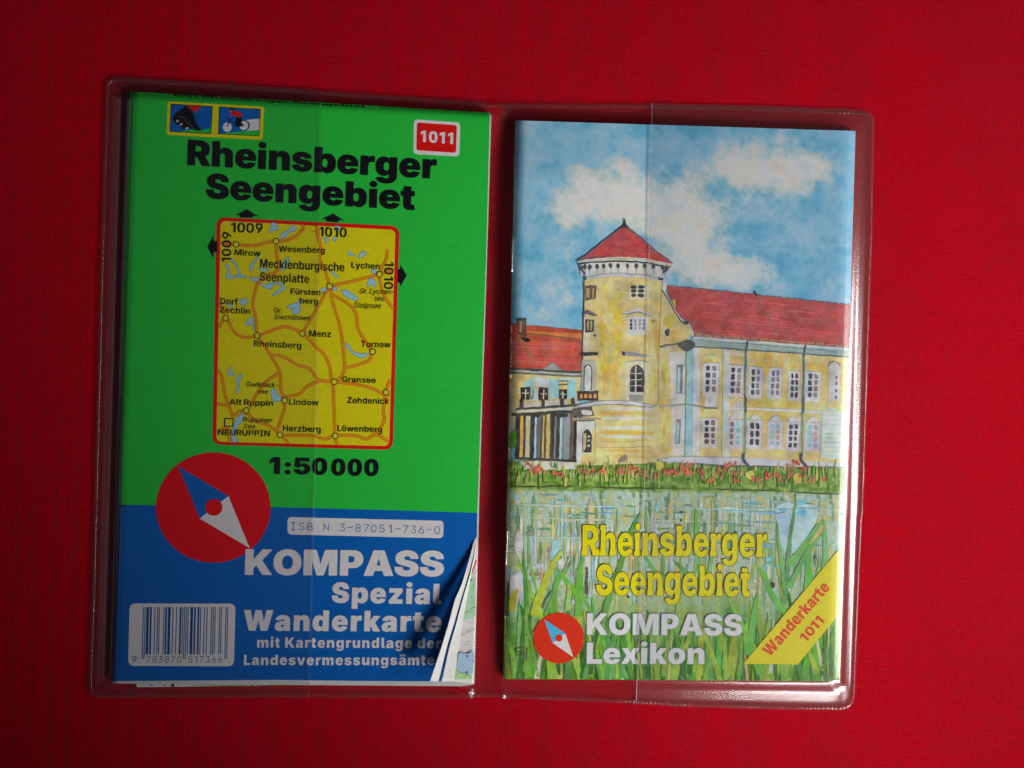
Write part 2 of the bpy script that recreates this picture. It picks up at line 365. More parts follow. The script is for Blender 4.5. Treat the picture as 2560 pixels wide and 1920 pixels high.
  'P': (662, '70,0 215,0 215,247 389,248 433,255 465,264 499,279 529,298 550,316 570,337 590,367 604,398 614,427 619,458 621,499 619,532 614,564 604,596 592,622 572,652 546,680 527,696 503,712 469,727 439,736 392,744 70,745|215,365 215,625 336,625 373,622 409,610 436,591 449,576 464,548 468,531 472,500 471,475 464,442 452,420 440,403 411,382 376,369 337,365'),
  'R': (671, '70,0 215,0 215,269 343,269 487,0 648,0 488,293 528,314 551,331 575,357 590,378 604,407 614,436 620,472 619,541 614,572 604,603 590,631 574,656 550,681 527,699 501,714 470,728 435,738 399,743 70,745|215,387 215,625 337,625 376,622 413,610 436,594 448,582 459,566 468,540 472,490 468,469 460,445 449,428 437,416 410,400 374,390 339,387'),
  'S': (669, '56,153 67,124 84,96 102,72 128,49 154,32 186,16 220,4 257,-4 296,-10 370,-10 421,-4 456,4 492,16 522,31 549,49 574,72 590,94 609,130 622,178 624,207 623,235 615,274 606,296 585,329 559,356 543,368 487,400 428,421 313,450 262,470 238,486 223,503 216,517 212,539 213,556 220,578 231,593 246,607 262,616 287,626 321,632 344,633 393,626 414,619 434,608 450,593 462,577 470,557 474,536 614,536 612,568 605,596 595,622 579,650 561,672 541,692 511,713 483,728 450,740 419,748 381,754 303,754 240,742 200,728 170,712 148,697 119,671 100,649 84,622 73,595 66,564 64,530 68,493 77,461 95,428 120,401 147,380 182,360 225,342 381,301 417,288 443,274 464,255 475,237 479,215 478,197 470,173 461,159 450,148 428,132 411,124 378,115 319,112 298,115 263,124 246,132 223,148 200,176 188,207 186,226 44,226 48,189'),
  'T': (681, '268,0 413,0 413,624 641,624 641,745 39,745 39,624 268,624'),
  'U': (751, '91,151 108,119 128,91 154,64 181,44 214,24 248,10 292,-3 331,-9 381,-11 420,-9 462,-2 501,8 537,24 568,42 602,69 630,101 657,145 672,184 679,223 681,256 681,745 536,745 536,268 532,231 516,192 500,170 477,148 441,129 414,122 380,118 353,119 326,124 294,136 274,148 243,180 230,203 220,229 215,268 215,745 70,745 70,256 72,223 78,194'),
  'W': (1055, '224,1 391,0 502,425 527,572 543,476 560,396 664,0 830,0 1031,745 872,744 782,366 763,273 742,144 704,345 604,744 452,745 352,345 313,144 274,366 182,744 25,745'),
  'Z': (675, '58,0 619,0 619,121 229,119 316,228 617,656 617,745 57,745 57,624 446,626 368,528 58,88'),
  'a': (592, '50,83 72,47 92,29 127,8 172,-6 196,-10 243,-10 279,-5 298,1 326,14 351,32 370,52 386,77 391,77 391,0 526,0 525,400 514,446 504,467 484,495 452,524 414,544 356,560 300,566 236,562 188,550 139,528 105,502 85,481 72,462 52,416 182,392 200,423 211,434 230,446 251,454 276,458 319,457 347,448 368,431 382,403 384,371 380,361 373,352 352,342 208,322 167,314 116,294 85,274 72,262 54,238 40,200 36,162 37,135 42,107|176,137 172,156 176,183 184,200 207,218 245,232 341,248 365,254 385,263 385,196 381,170 372,150 362,134 337,112 313,100 293,94 266,91 238,92 215,98 196,108 184,121'),
  'b': (643, '66,0 205,0 205,89 213,89 232,57 255,32 279,14 304,2 331,-6 367,-10 404,-8 435,-2 462,8 489,24 512,41 536,65 554,91 572,122 584,156 594,195 600,237 600,319 594,365 584,402 570,436 552,468 534,493 511,516 488,534 457,550 433,558 405,564 367,566 328,562 293,550 264,532 238,506 214,467 208,466 208,745 66,745|220,188 207,242 206,307 216,361 226,386 238,405 262,430 276,438 312,450 333,451 362,447 384,439 399,429 422,404 434,384 447,349 454,306 455,272 452,231 440,188 424,155 399,128 370,112 347,106 309,106 278,116 262,127 238,152'),
  'c': (600, '61,158 86,106 114,69 139,46 169,25 215,4 235,-2 273,-9 341,-10 402,1 425,9 461,27 490,49 508,67 527,92 548,134 560,175 427,200 422,178 408,151 389,128 373,117 347,106 328,102 297,103 274,108 243,125 229,139 216,156 202,186 194,209 188,250 187,284 190,327 196,354 208,387 230,418 258,440 293,452 321,453 341,450 363,444 381,433 407,405 416,388 426,358 559,384 548,423 529,460 506,491 476,518 425,546 380,560 336,566 273,564 235,557 215,550 169,530 139,510 114,486 94,460 76,430 60,394 50,358 44,320 42,272 44,234 50,196'),
  'd': (643, '60,153 72,122 88,91 116,56 154,24 181,8 208,-2 239,-8 276,-10 312,-6 336,0 363,14 388,32 411,57 430,89 438,89 438,0 577,0 577,745 435,745 435,466 430,467 401,511 377,534 352,550 334,557 295,565 239,564 210,558 183,548 156,534 133,516 108,492 90,467 72,436 59,402 50,365 44,319 44,237 49,195|202,188 191,234 188,300 197,352 208,384 219,402 231,418 258,438 292,450 316,451 343,448 365,440 381,430 405,405 416,386 430,351 437,307 438,258 431,213 421,182 405,152 381,127 352,111 330,106 292,106 259,118 244,128 219,155'),
  'e': (608, '61,156 75,123 93,93 120,62 141,43 169,24 202,8 234,-2 275,-9 312,-11 376,-6 430,8 476,30 507,56 528,79 549,113 560,141 430,166 412,134 390,116 370,106 345,99 325,97 279,102 254,111 233,124 210,149 192,186 187,205 184,242 568,242 567,317 562,356 548,409 524,457 509,478 487,501 452,528 411,548 367,560 314,566 270,564 225,554 200,546 168,530 126,497 93,459 74,427 55,375 44,319 42,271 44,233 50,197|184,333 192,374 206,403 215,416 240,438 256,447 272,452 305,457 347,452 367,444 387,430 402,415 418,386 430,336 430,333'),
  'f': (404, '110,0 252,0 252,450 370,450 370,559 252,559 253,615 256,629 266,646 274,654 286,660 325,664 366,656 392,766 338,777 283,780 241,776 196,760 175,747 152,726 134,703 123,682 112,635 110,559 10,559 10,450 110,450'),
  'g': (644, '64,-89 80,-122 94,-142 125,-170 145,-182 172,-196 217,-211 277,-220 317,-221 378,-216 418,-208 449,-197 478,-183 503,-166 526,-146 544,-123 559,-96 570,-67 576,-34 578,-2 578,559 439,559 439,466 432,467 402,511 370,539 336,556 295,565 239,564 211,558 184,548 141,522 108,492 89,466 76,443 60,406 50,366 44,321 44,241 50,197 62,153 73,127 88,101 117,68 155,38 182,24 209,16 267,8 314,12 335,17 362,29 387,46 401,60 427,99 438,99 438,-8 436,-32 430,-51 419,-73 402,-90 387,-100 358,-110 339,-114 304,-116 275,-114 247,-106 226,-96 212,-86 197,-69 185,-50 67,-86|202,195 194,220 189,255 189,309 200,362 220,403 244,429 258,438 292,450 316,451 339,448 366,440 382,430 406,406 418,386 430,352 437,310 438,262 434,229 424,193 406,161 382,138 366,128 333,119 294,119 267,126 244,138 219,163'),
  'h': (633, '66,0 208,0 208,330 212,361 224,394 239,414 250,424 276,439 317,447 345,445 365,440 382,430 399,415 408,402 419,377 425,335 425,0 567,0 566,382 561,418 544,468 517,508 497,528 477,541 429,560 404,564 372,566 340,564 313,557 285,545 270,535 238,506 220,482 206,455 206,745 66,745'),
  'i': (274, '66,0 208,0 208,559 66,559|62,681 70,668 83,654 106,640 134,634 168,640 191,654 204,668 212,681 217,707 212,737 204,750 191,764 168,778 140,784 106,778 83,764 70,750 62,737 57,711'),
  'k': (590, '66,0 208,0 208,183 253,233 415,0 584,0 360,317 572,559 407,559 220,344 217,340 208,340 208,745 66,745'),
  'l': (312, '76,79 88,54 107,32 127,17 155,5 190,-2 239,-4 270,0 304,8 281,113 247,109 228,114 218,122 214,129 208,149 208,745 66,745 66,139 68,107'),
  'n': (633, '66,0 208,0 208,330 212,361 224,394 239,414 250,424 276,439 317,447 345,445 365,440 382,430 399,415 408,402 419,377 425,335 425,0 567,0 566,389 556,434 544,468 530,492 497,526 476,541 454,552 404,564 344,564 313,557 285,545 270,535 238,506 220,482 202,444 200,559 66,559'),
  'o': (626, '61,158 86,106 114,69 143,42 169,25 201,9 235,-2 273,-9 309,-11 353,-9 391,-2 411,4 457,25 487,46 512,69 532,95 552,127 565,158 576,196 582,234 584,272 582,320 576,358 566,394 550,430 522,473 487,510 457,530 436,540 391,557 353,564 317,566 273,564 235,557 215,550 169,530 139,510 114,486 94,460 76,430 60,394 50,358 44,320 42,272 44,234 50,196|202,186 189,241 188,305 200,363 219,404 243,430 257,440 292,452 316,453 339,450 367,441 384,430 408,404 418,386 432,348 439,305 440,270 436,229 426,186 408,152 384,125 353,108 330,103 292,104 265,112 243,125 218,153'),
  'p': (643, '66,-209 208,-209 208,89 214,88 224,69 242,44 279,14 304,2 329,-6 376,-10 404,-8 435,-2 462,8 489,24 528,56 556,94 572,122 584,156 598,224 601,284 599,326 594,365 584,404 570,436 554,467 534,493 511,516 488,534 457,550 433,558 405,564 367,566 328,562 293,550 264,532 238,506 214,467 205,466 205,559 66,559|220,188 207,242 206,307 216,361 226,386 238,405 262,430 276,438 312,450 333,451 362,447 384,439 399,429 422,404 434,384 447,349 454,306 455,272 452,231 440,188 424,155 399,128 370,112 347,106 309,106 278,116 262,127 238,152'),
  'r': (413, '66,0 208,0 208,326 212,357 218,373 232,397 254,418 280,432 300,438 326,441 363,440 394,434 394,562 355,567 323,566 301,560 279,552 246,527 231,509 218,487 209,463 203,463 203,559 66,559'),
  's': (569, '48,125 68,82 82,65 111,38 142,18 166,8 222,-6 264,-10 314,-10 380,1 411,12 439,25 479,54 498,75 512,97 522,119 528,143 530,173 528,199 520,224 508,248 489,270 472,282 440,300 408,312 274,340 239,351 222,360 208,372 202,382 198,401 200,415 204,427 224,446 254,459 285,463 327,458 355,445 378,422 390,396 516,419 500,462 478,495 442,526 400,548 349,562 294,566 250,564 194,554 141,534 102,505 85,486 73,467 63,443 58,418 56,391 58,364 66,338 78,314 94,295 115,276 146,258 178,246 330,212 357,200 367,194 380,177 384,163 384,147 378,131 359,112 344,104 309,96 262,96 234,104 215,113 200,125 188,139 173,174 41,150'),
  't': (370, '99,82 112,55 134,31 156,15 185,2 219,-6 270,-8 316,-4 351,5 330,113 288,106 260,109 241,121 231,146 230,450 336,450 336,559 230,559 230,692 88,692 88,559 10,559 10,450 88,450 88,146 90,113'),
  'u': (633, '80,114 90,89 104,67 136,32 167,13 204,-1 254,-7 289,-5 320,2 349,14 373,30 395,53 412,77 431,116 433,0 567,0 567,559 425,559 425,229 422,198 406,161 382,134 361,122 344,116 310,112 271,119 251,129 234,144 224,159 210,197 208,224 208,559 66,559 66,199 72,144'),
  'w': (866, '184,1 328,0 402,261 433,396 469,239 537,0 681,0 848,559 697,559 640,320 600,133 579,234 500,559 367,559 313,344 265,132 237,267 167,559 18,559'),
  'y': (611, '61,-199 91,-208 141,-213 182,-212 227,-204 252,-194 283,-174 298,-161 323,-131 336,-110 356,-67 594,559 444,558 338,248 302,117 283,204 266,264 168,559 17,559 228,-2 215,-60 206,-75 194,-87 176,-96 156,-100 125,-98 94,-90'),
  'z': (584, '60,0 523,0 523,116 248,116 250,122 514,463 514,559 69,559 69,443 341,443 341,439 60,88'),
  'ö': (626, '61,158 86,106 114,69 143,42 169,25 201,9 235,-2 273,-9 309,-11 353,-9 391,-2 411,4 457,25 487,46 512,69 532,95 552,127 565,158 576,196 582,234 584,272 582,320 576,358 566,394 550,430 522,473 487,510 457,530 436,540 391,557 353,564 317,566 273,564 235,557 215,550 169,530 139,510 114,486 94,460 76,430 60,394 50,358 44,320 42,272 44,234 50,196|202,186 189,241 188,305 200,363 219,404 243,430 257,440 292,452 316,453 339,450 367,441 384,430 408,404 418,386 432,348 439,305 440,270 436,229 426,186 408,152 384,125 353,108 330,103 292,104 265,112 243,125 218,153|135,683 142,669 154,657 175,643 200,638 231,643 251,656 264,670 270,682 275,707 270,736 262,750 252,762 231,775 206,780 175,775 154,762 136,737 130,711|355,683 362,669 374,657 395,643 420,638 451,643 472,657 484,669 491,683 496,711 490,737 472,762 451,775 426,780 395,775 374,762 356,737 350,711'),
  'ü': (633, '80,114 90,89 104,67 136,32 167,13 204,-1 254,-7 289,-5 320,2 349,14 373,30 395,53 412,77 431,116 433,0 567,0 567,559 425,559 425,229 422,198 406,161 382,134 361,122 344,116 310,112 271,119 251,129 234,144 224,159 210,197 208,224 208,559 66,559 66,199 72,144|139,683 146,669 158,657 179,643 204,638 235,643 255,656 268,670 274,682 279,707 274,736 266,750 256,762 235,775 210,780 179,775 158,762 140,737 134,711|359,683 366,669 378,657 399,643 424,638 455,643 476,657 488,669 495,683 500,711 494,737 476,762 455,775 430,780 399,775 378,762 360,737 354,711'),
 },
 'medium': {
  '-': (663, '166,270 495,270 495,361 166,361'),
  '.': (275, '72,37 86,17 99,4 111,-2 136,-7 167,-2 187,12 200,25 206,37 211,62 206,92 198,106 188,118 167,131 142,136 111,131 90,118 80,106 72,92 67,67'),
  'G': (765, '82,211 100,169 123,129 150,94 175,70 219,36 260,16 301,2 349,-8 391,-10 441,-8 479,-1 519,11 555,28 589,48 617,72 643,101 664,133 682,168 694,209 702,249 704,380 413,380 413,289 598,289 598,263 588,218 574,185 552,155 525,128 499,112 452,95 418,90 368,90 330,98 305,107 277,122 253,140 230,162 211,189 194,219 184,245 172,287 167,326 165,366 167,419 172,458 182,493 194,527 210,556 230,584 254,607 276,624 303,638 332,648 359,654 387,656 433,652 477,640 516,616 542,593 566,558 587,510 698,510 692,537 677,580 648,631 616,667 595,687 551,716 499,738 447,751 386,755 342,752 299,744 256,728 219,708 186,685 151,651 125,618 102,578 82,532 68,482 60,430 58,377 60,324 68,262'),
  'L': (579, '85,0 533,0 533,94 193,94 193,745 85,745'),
  'R': (662, '85,0 193,0 193,284 354,284 359,281 510,1 633,0 468,303 492,313 518,328 540,346 561,369 576,392 590,420 598,448 604,480 605,516 600,566 590,605 578,631 561,658 541,680 518,699 492,715 462,728 428,738 387,744 85,745|193,377 193,652 344,652 387,648 430,634 455,616 470,600 480,584 492,552 496,527 496,498 486,455 471,427 458,412 428,393 386,380 344,377'),
  'S': (660, '66,141 77,114 92,88 110,68 134,45 159,28 189,14 220,2 256,-6 325,-12 373,-10 410,-6 447,4 479,16 508,31 533,48 556,71 574,93 588,119 599,150 606,202 604,232 596,267 586,292 570,315 533,352 481,382 409,410 289,442 231,468 210,484 195,501 188,516 183,545 184,564 192,591 202,606 224,628 241,640 273,653 291,658 328,661 364,660 393,654 417,646 441,632 462,615 475,598 485,575 490,551 596,551 593,581 587,605 577,629 561,656 523,696 498,714 469,729 439,740 405,749 374,754 321,754 269,749 237,741 204,729 175,714 149,696 126,675 110,654 94,627 84,602 77,573 75,539 78,506 88,473 105,442 128,416 151,398 185,378 224,360 379,315 428,298 459,280 482,260 494,237 499,203 494,172 477,142 464,128 443,112 397,92 349,84 290,86 237,102 203,123 182,148 172,166 164,203 54,203 58,173'),
  'a': (580, '56,87 69,63 97,32 137,7 183,-8 206,-11 252,-12 275,-9 311,1 341,16 362,32 384,55 397,76 403,76 403,0 504,0 502,402 493,447 482,471 462,501 443,519 413,539 376,554 320,564 267,566 218,558 170,544 132,522 96,492 70,455 59,428 157,402 168,421 188,444 227,468 272,480 321,478 352,468 370,455 380,444 389,431 397,409 400,373 398,361 392,352 371,340 341,334 239,322 182,312 128,294 97,276 80,261 62,238 52,220 46,201 42,163 44,131|149,130 145,153 149,183 160,202 181,220 204,232 230,240 352,258 386,266 400,275 400,190 390,154 383,139 366,117 333,91 314,82 277,74 248,73 218,76 194,84 175,95 160,110'),
  'c': (589, '68,158 82,124 100,93 119,69 145,44 172,24 202,8 235,-3 270,-10 304,-12 352,-9 408,6 458,32 486,56 510,84 530,119 542,154 443,179 433,150 419,128 397,106 379,94 353,84 324,78 284,80 261,84 240,93 222,105 198,129 180,156 169,185 159,225 155,270 156,309 164,353 181,399 206,435 222,450 241,462 264,471 306,477 334,476 368,466 395,450 416,430 428,411 442,379 540,404 528,437 508,472 472,511 440,534 387,556 349,564 304,566 271,564 237,558 204,546 165,525 145,510 119,485 98,458 82,430 69,400 58,362 51,320 49,271 51,233 56,198'),
  'd': (631, '66,155 78,124 96,93 123,58 162,24 190,8 220,-2 251,-9 289,-11 327,-8 350,-2 383,16 406,34 426,57 445,87 455,87 455,0 556,0 556,745 452,745 452,468 444,469 418,508 384,540 351,556 310,565 251,564 220,558 192,548 148,520 114,488 96,463 79,432 66,399 56,359 50,318 50,238 56,196|172,177 158,230 155,273 156,308 166,363 180,398 194,420 222,450 239,461 259,470 281,474 309,476 345,471 369,462 387,452 414,424 428,403 444,361 452,309 452,249 446,207 435,172 415,134 386,104 354,86 329,80 281,80 241,92 222,105 192,137'),
  'e': (600, '67,158 82,123 100,94 120,67 141,48 173,24 205,8 238,-3 276,-10 311,-12 368,-8 420,6 466,30 494,52 514,75 530,99 544,133 445,157 434,133 424,119 407,104 383,89 360,81 333,76 294,77 270,81 250,88 215,108 184,140 165,181 158,206 154,247 553,247 552,321 542,382 531,418 506,467 473,504 438,530 398,550 350,562 311,566 266,564 233,557 203,546 170,529 143,509 118,484 98,458 80,426 66,389 57,357 51,318 49,270 56,203|154,327 158,354 171,394 181,412 204,440 223,455 244,466 261,472 301,478 349,472 371,464 399,444 418,422 434,392 441,371 448,331 448,327'),
  'h': (613, '75,0 179,0 179,337 184,377 199,414 216,437 230,448 261,466 280,472 309,475 343,472 363,466 383,456 402,438 414,422 425,399 431,373 433,346 433,0 538,0 537,383 531,424 514,471 487,511 467,530 447,542 400,560 344,566 315,564 286,558 260,547 237,533 210,509 194,487 179,460 179,745 75,745'),
  'i': (255, '75,0 179,0 179,559 75,559|66,686 83,663 102,650 125,646 154,650 173,663 190,686 195,712 190,735 173,756 154,768 131,773 102,768 83,756 66,735 61,712'),
  'k': (569, '75,0 179,0 179,199 235,254 428,0 558,0 314,318 542,559 416,559 198,329 190,320 179,320 179,745 75,745'),
  'l': (290, '84,72 94,49 107,32 128,15 151,4 178,-2 221,-4 279,5 259,89 237,85 203,88 188,100 181,121 179,144 179,745 75,745 75,126 77,98'),
  'n': (613, '75,0 179,0 179,337 184,377 199,414 216,437 230,448 261,466 280,472 309,475 343,472 363,466 383,456 402,438 414,422 425,399 431,373 433,346 433,0 537,0 536,390 524,445 514,471 488,509 467,530 426,552 376,564 321,564 286,558 257,546 235,532 217,516 194,487 176,454 175,559 75,559'),
  'o': (617, '68,158 82,124 100,93 119,69 145,44 172,24 202,8 235,-3 270,-10 304,-12 346,-10 382,-3 412,7 445,24 485,56 519,96 536,126 550,158 560,198 566,233 568,271 566,320 560,356 548,400 535,430 517,461 485,498 445,530 414,546 380,558 346,564 312,566 271,564 220,552 172,530 145,510 119,485 102,463 81,428 66,391 57,358 51,320 49,271 51,233 56,198|172,177 164,203 156,248 155,282 158,325 165,356 180,397 206,435 240,462 261,470 283,476 311,477 353,471 376,462 395,450 425,417 438,395 454,353 462,304 462,249 454,200 436,156 414,124 395,105 377,93 356,84 312,78 281,80 241,92 222,105 192,136'),
  'p': (631, '75,-209 179,-209 179,87 187,86 209,53 226,34 266,6 294,-5 322,-10 381,-9 412,-2 440,8 469,24 493,42 520,71 536,93 552,124 566,158 574,194 580,238 580,324 574,362 565,399 550,435 535,463 516,488 483,520 439,548 400,560 351,566 321,565 282,557 262,548 235,530 214,508 187,469 177,468 177,559 75,559|195,174 182,228 178,273 179,309 182,334 190,369 204,402 216,422 233,442 259,460 282,470 302,474 329,476 371,470 392,462 410,450 437,422 451,399 467,356 475,308 475,250 468,205 456,171 438,136 409,105 392,94 372,84 343,79 303,80 266,91 245,104 216,133'),
  'r': (393, '75,0 179,0 179,347 186,385 196,409 216,432 233,446 261,461 280,466 310,470 371,464 371,565 300,566 256,552 236,541 212,520 192,492 182,470 176,470 176,559 75,559'),
  's': (548, '56,115 77,74 88,59 121,30 166,6 218,-8 267,-12 302,-11 365,0 416,22 437,37 458,55 472,72 486,98 498,135 500,158 498,188 491,214 480,236 470,249 441,275 414,290 386,302 240,338 205,352 182,372 174,389 172,405 174,423 179,436 191,452 220,470 260,481 306,480 343,470 372,446 386,427 395,407 488,428 482,447 466,478 450,500 434,516 402,539 381,549 334,562 286,566 252,565 195,554 146,533 128,521 106,501 94,487 81,465 68,425 69,374 76,346 88,323 102,305 126,284 152,269 185,256 335,219 362,207 378,194 388,177 393,151 388,128 375,109 344,88 322,80 277,74 228,79 195,93 176,108 156,138 149,161 51,140'),
  't': (344, '102,79 115,54 135,30 156,15 184,2 218,-5 261,-7 299,-3 324,4 305,88 265,82 228,86 219,91 207,103 200,117 197,131 196,473 309,473 309,559 196,559 196,692 92,692 92,559 10,559 10,473 92,473 92,138 94,108'),
  'u': (613, '88,112 112,65 130,44 166,16 213,-2 262,-7 297,-5 324,1 351,12 376,26 399,47 418,71 437,108 438,0 538,0 538,559 433,559 433,222 426,177 417,153 407,136 382,110 362,98 336,88 297,84 273,86 252,92 229,104 210,121 198,136 185,169 179,213 179,559 75,559 75,199 80,142'),
  'y': (585, '68,-201 88,-208 129,-213 165,-212 201,-205 226,-194 249,-180 276,-154 288,-137 318,-78 561,559 448,558 327,218 292,93 262,204 138,558 24,559 237,-3 213,-75 204,-91 187,-109 168,-119 145,-123 118,-121 93,-115'),
 },
 'light': {
  '-': (663, '173,284 488,284 488,353 173,353'),
  '0': (663, '108,165 124,127 144,92 167,62 194,36 226,14 258,1 292,-7 329,-10 369,-8 409,2 440,16 469,36 496,62 519,92 539,127 554,165 568,212 578,260 583,311 585,365 584,426 578,485 568,533 556,576 536,623 518,655 495,684 468,710 438,730 405,744 369,752 335,755 295,752 259,744 225,730 195,710 168,684 143,651 124,619 112,589 95,535 86,485 80,434 78,365 85,263 94,212|186,170 164,241 158,281 153,363 158,464 166,510 186,575 200,604 216,628 237,650 256,666 278,676 311,684 358,684 384,677 407,666 426,650 447,628 463,604 478,575 498,504 509,417 509,327 498,239 478,170 463,141 447,117 424,92 407,80 384,68 358,61 335,59 301,62 279,68 256,80 237,94 216,117 200,141'),
  '1': (663, '316,0 393,0 393,745 296,745 136,626 136,542 311,672 316,672'),
  '3': (663, '84,130 96,104 110,82 150,42 172,28 208,10 256,-4 286,-8 355,-8 390,-3 421,6 451,19 477,34 500,52 526,81 550,119 560,144 567,177 569,205 567,241 561,269 551,296 536,324 518,347 497,368 472,386 443,402 412,412 378,420 316,421 542,687 542,745 109,745 109,676 439,676 439,671 239,433 239,370 322,369 353,365 381,358 424,338 454,311 470,291 486,254 491,206 487,172 480,148 458,113 444,100 420,83 390,70 368,64 337,60 297,60 258,68 221,83 193,104 168,134 159,157 153,188 73,188 76,159'),
  '5': (663, '106,132 114,109 136,74 164,44 181,31 206,16 233,4 290,-8 357,-8 388,-2 417,8 447,22 472,39 496,61 516,84 542,131 556,169 562,205 562,254 558,292 544,338 525,377 500,411 463,443 430,462 399,474 355,482 312,482 271,476 220,454 195,437 191,439 219,675 531,675 531,745 153,745 109,380 186,370 210,386 243,401 264,408 300,414 342,412 384,401 404,391 430,371 450,349 464,328 474,307 482,280 487,239 486,213 476,167 466,145 450,122 425,95 407,82 367,64 341,60 300,60 264,68 233,84 204,109 190,128 178,153 172,188 96,188 98,160'),
  '6': (663, '117,136 130,108 146,82 163,62 188,38 212,22 240,8 268,-2 303,-8 366,-8 394,-2 422,7 450,21 478,40 513,77 532,106 546,134 556,166 562,198 562,261 556,290 547,322 534,350 504,391 480,412 447,433 403,450 375,455 335,457 308,454 278,444 250,429 467,745 381,744 195,472 149,398 120,337 105,285 101,258 102,197 107,168|186,161 178,185 174,225 175,252 180,277 193,313 205,333 220,352 250,376 279,388 311,396 352,396 375,392 399,382 429,363 450,342 468,315 482,276 487,251 487,205 483,181 476,158 456,122 429,92 408,78 373,63 336,58 308,60 271,70 250,80 218,106 202,128'),
  '7': (663, '148,0 230,1 566,672 566,745 96,745 96,676 484,676 484,670'),
  '8': (663, '89,140 99,114 122,78 151,49 175,32 231,5 262,-4 295,-8 367,-8 400,-4 431,5 487,32 521,58 549,90 564,115 573,140 579,167 580,220 570,263 549,305 527,333 509,350 471,374 433,386 434,390 458,399 482,412 510,438 536,477 546,503 552,530 552,585 547,611 538,637 510,679 488,701 467,716 419,740 369,752 326,755 271,749 242,740 192,716 152,680 137,660 124,636 116,615 110,585 110,535 116,502 135,462 158,432 180,412 204,399 228,390 229,386 191,374 155,352 124,321 109,299 92,263 82,220 82,172|164,159 159,182 160,223 170,259 180,278 208,309 224,322 259,339 285,346 316,350 355,350 396,341 420,331 449,312 469,293 489,263 498,240 503,204 502,179 492,147 482,127 462,104 439,86 404,70 380,64 348,60 305,60 264,68 241,76 206,98 190,113 176,133|193,503 185,534 184,558 188,589 194,607 212,637 227,652 253,670 275,678 309,686 345,686 371,683 405,671 428,656 450,636 466,611 474,590 478,566 477,535 473,515 461,487 448,468 432,452 406,434 385,426 352,418 327,417 292,421 271,428 240,444 228,454 204,481'),
  '9': (663, '196,0 282,1 494,315 530,380 552,434 562,488 562,544 554,582 534,634 512,668 475,706 433,732 395,747 360,754 297,753 269,748 240,738 212,724 168,690 146,664 119,617 108,583 100,521 102,484 108,451 116,423 130,395 146,370 179,336 206,317 232,304 260,295 291,290 328,288 355,291 385,300 414,316|186,449 178,473 174,513 175,540 180,569 194,603 206,623 230,650 250,665 269,675 307,686 335,687 375,682 396,674 429,654 446,636 468,604 478,581 488,539 488,493 484,470 474,442 457,411 433,384 412,370 378,354 351,349 311,349 286,354 250,370 222,392 205,413'),
  'B': (666, '96,0 371,0 439,6 475,16 499,25 524,39 554,64 578,95 594,133 602,169 602,226 592,273 570,314 541,346 505,368 481,378 455,382 455,388 485,399 515,417 540,441 558,468 566,486 574,533 574,577 569,602 550,649 537,670 519,690 477,719 445,732 389,744 96,745|174,70 174,345 371,345 411,340 434,334 469,314 486,300 508,272 520,244 527,217 526,171 518,148 506,127 487,106 467,91 437,79 402,72|174,411 174,675 386,673 416,666 441,656 461,641 478,621 490,599 497,574 498,525 490,494 481,477 463,453 446,438 414,421 376,412'),
  'I': (436, '49,0 386,0 386,70 257,70 257,675 386,675 386,745 49,745 49,675 179,675 179,70 49,70'),
  'N': (776, '96,0 175,0 175,476 168,650 283,460 587,1 680,0 680,745 602,745 602,226 607,94 570,160 528,228 188,744 96,745'),
  'S': (650, '74,133 86,107 100,84 116,64 140,42 190,12 220,1 264,-8 318,-13 364,-12 402,-6 435,2 465,14 494,30 518,48 539,68 556,91 570,118 580,142 587,196 586,223 576,264 566,285 548,312 531,328 503,350 455,376 397,398 277,432 221,457 194,476 172,502 164,520 159,550 161,576 170,605 183,625 206,648 229,662 262,676 282,681 323,685 363,683 394,676 421,666 447,651 469,631 484,610 494,586 500,557 577,557 574,583 568,610 556,637 529,676 505,699 456,730 427,741 393,750 357,754 304,754 266,749 234,741 178,716 154,698 118,660 102,635 91,607 85,580 83,553 86,515 96,481 110,456 128,434 159,408 190,389 227,372 378,326 419,312 454,294 486,269 500,250 506,237 511,204 510,180 505,161 486,126 458,98 419,76 376,62 318,58 279,62 257,66 222,80 199,93 172,117 160,133 150,155 143,190 63,190 66,161'),
 },
 'black': {
  '0': (660, '46,163 64,122 88,86 119,52 149,29 185,8 233,-8 279,-17 326,-20 382,-17 428,-8 471,6 508,26 546,58 572,86 595,121 614,163 630,209 640,259 646,311 648,380 646,433 640,485 630,535 614,582 596,622 576,653 542,692 508,718 471,738 437,750 386,762 326,765 267,760 229,752 192,740 149,716 112,685 88,658 68,627 47,585 30,535 20,485 14,433 12,380 14,311 20,259 30,211|256,222 245,272 240,336 242,442 250,500 263,539 283,568 305,582 327,586 344,585 369,575 388,556 404,522 411,495 418,442 421,360 418,303 410,245 400,212 388,189 368,170 345,161 316,161 292,170 272,189'),
  '1': (660, '250,-3 256,-8 264,-10 461,-10 471,-8 476,-1 476,746 467,754 255,754 85,640 80,634 80,463 87,456 95,454 105,456 249,554'),
  '5': (660, '28,157 40,128 58,98 76,75 107,47 133,29 161,14 198,-1 240,-12 277,-18 320,-20 369,-18 414,-11 452,0 489,15 522,34 551,57 574,80 600,114 616,146 628,180 635,217 637,250 636,283 628,331 608,381 584,418 553,450 513,477 466,496 420,506 367,506 331,500 286,484 246,460 257,577 576,577 587,580 591,586 591,746 587,752 576,755 81,755 68,749 36,342 38,333 48,327 225,293 236,296 258,325 286,343 312,350 351,347 382,332 404,305 414,278 416,237 414,219 406,197 386,172 361,156 329,150 296,154 266,170 246,193 238,228 230,234 28,234 21,232 17,226 20,191'),
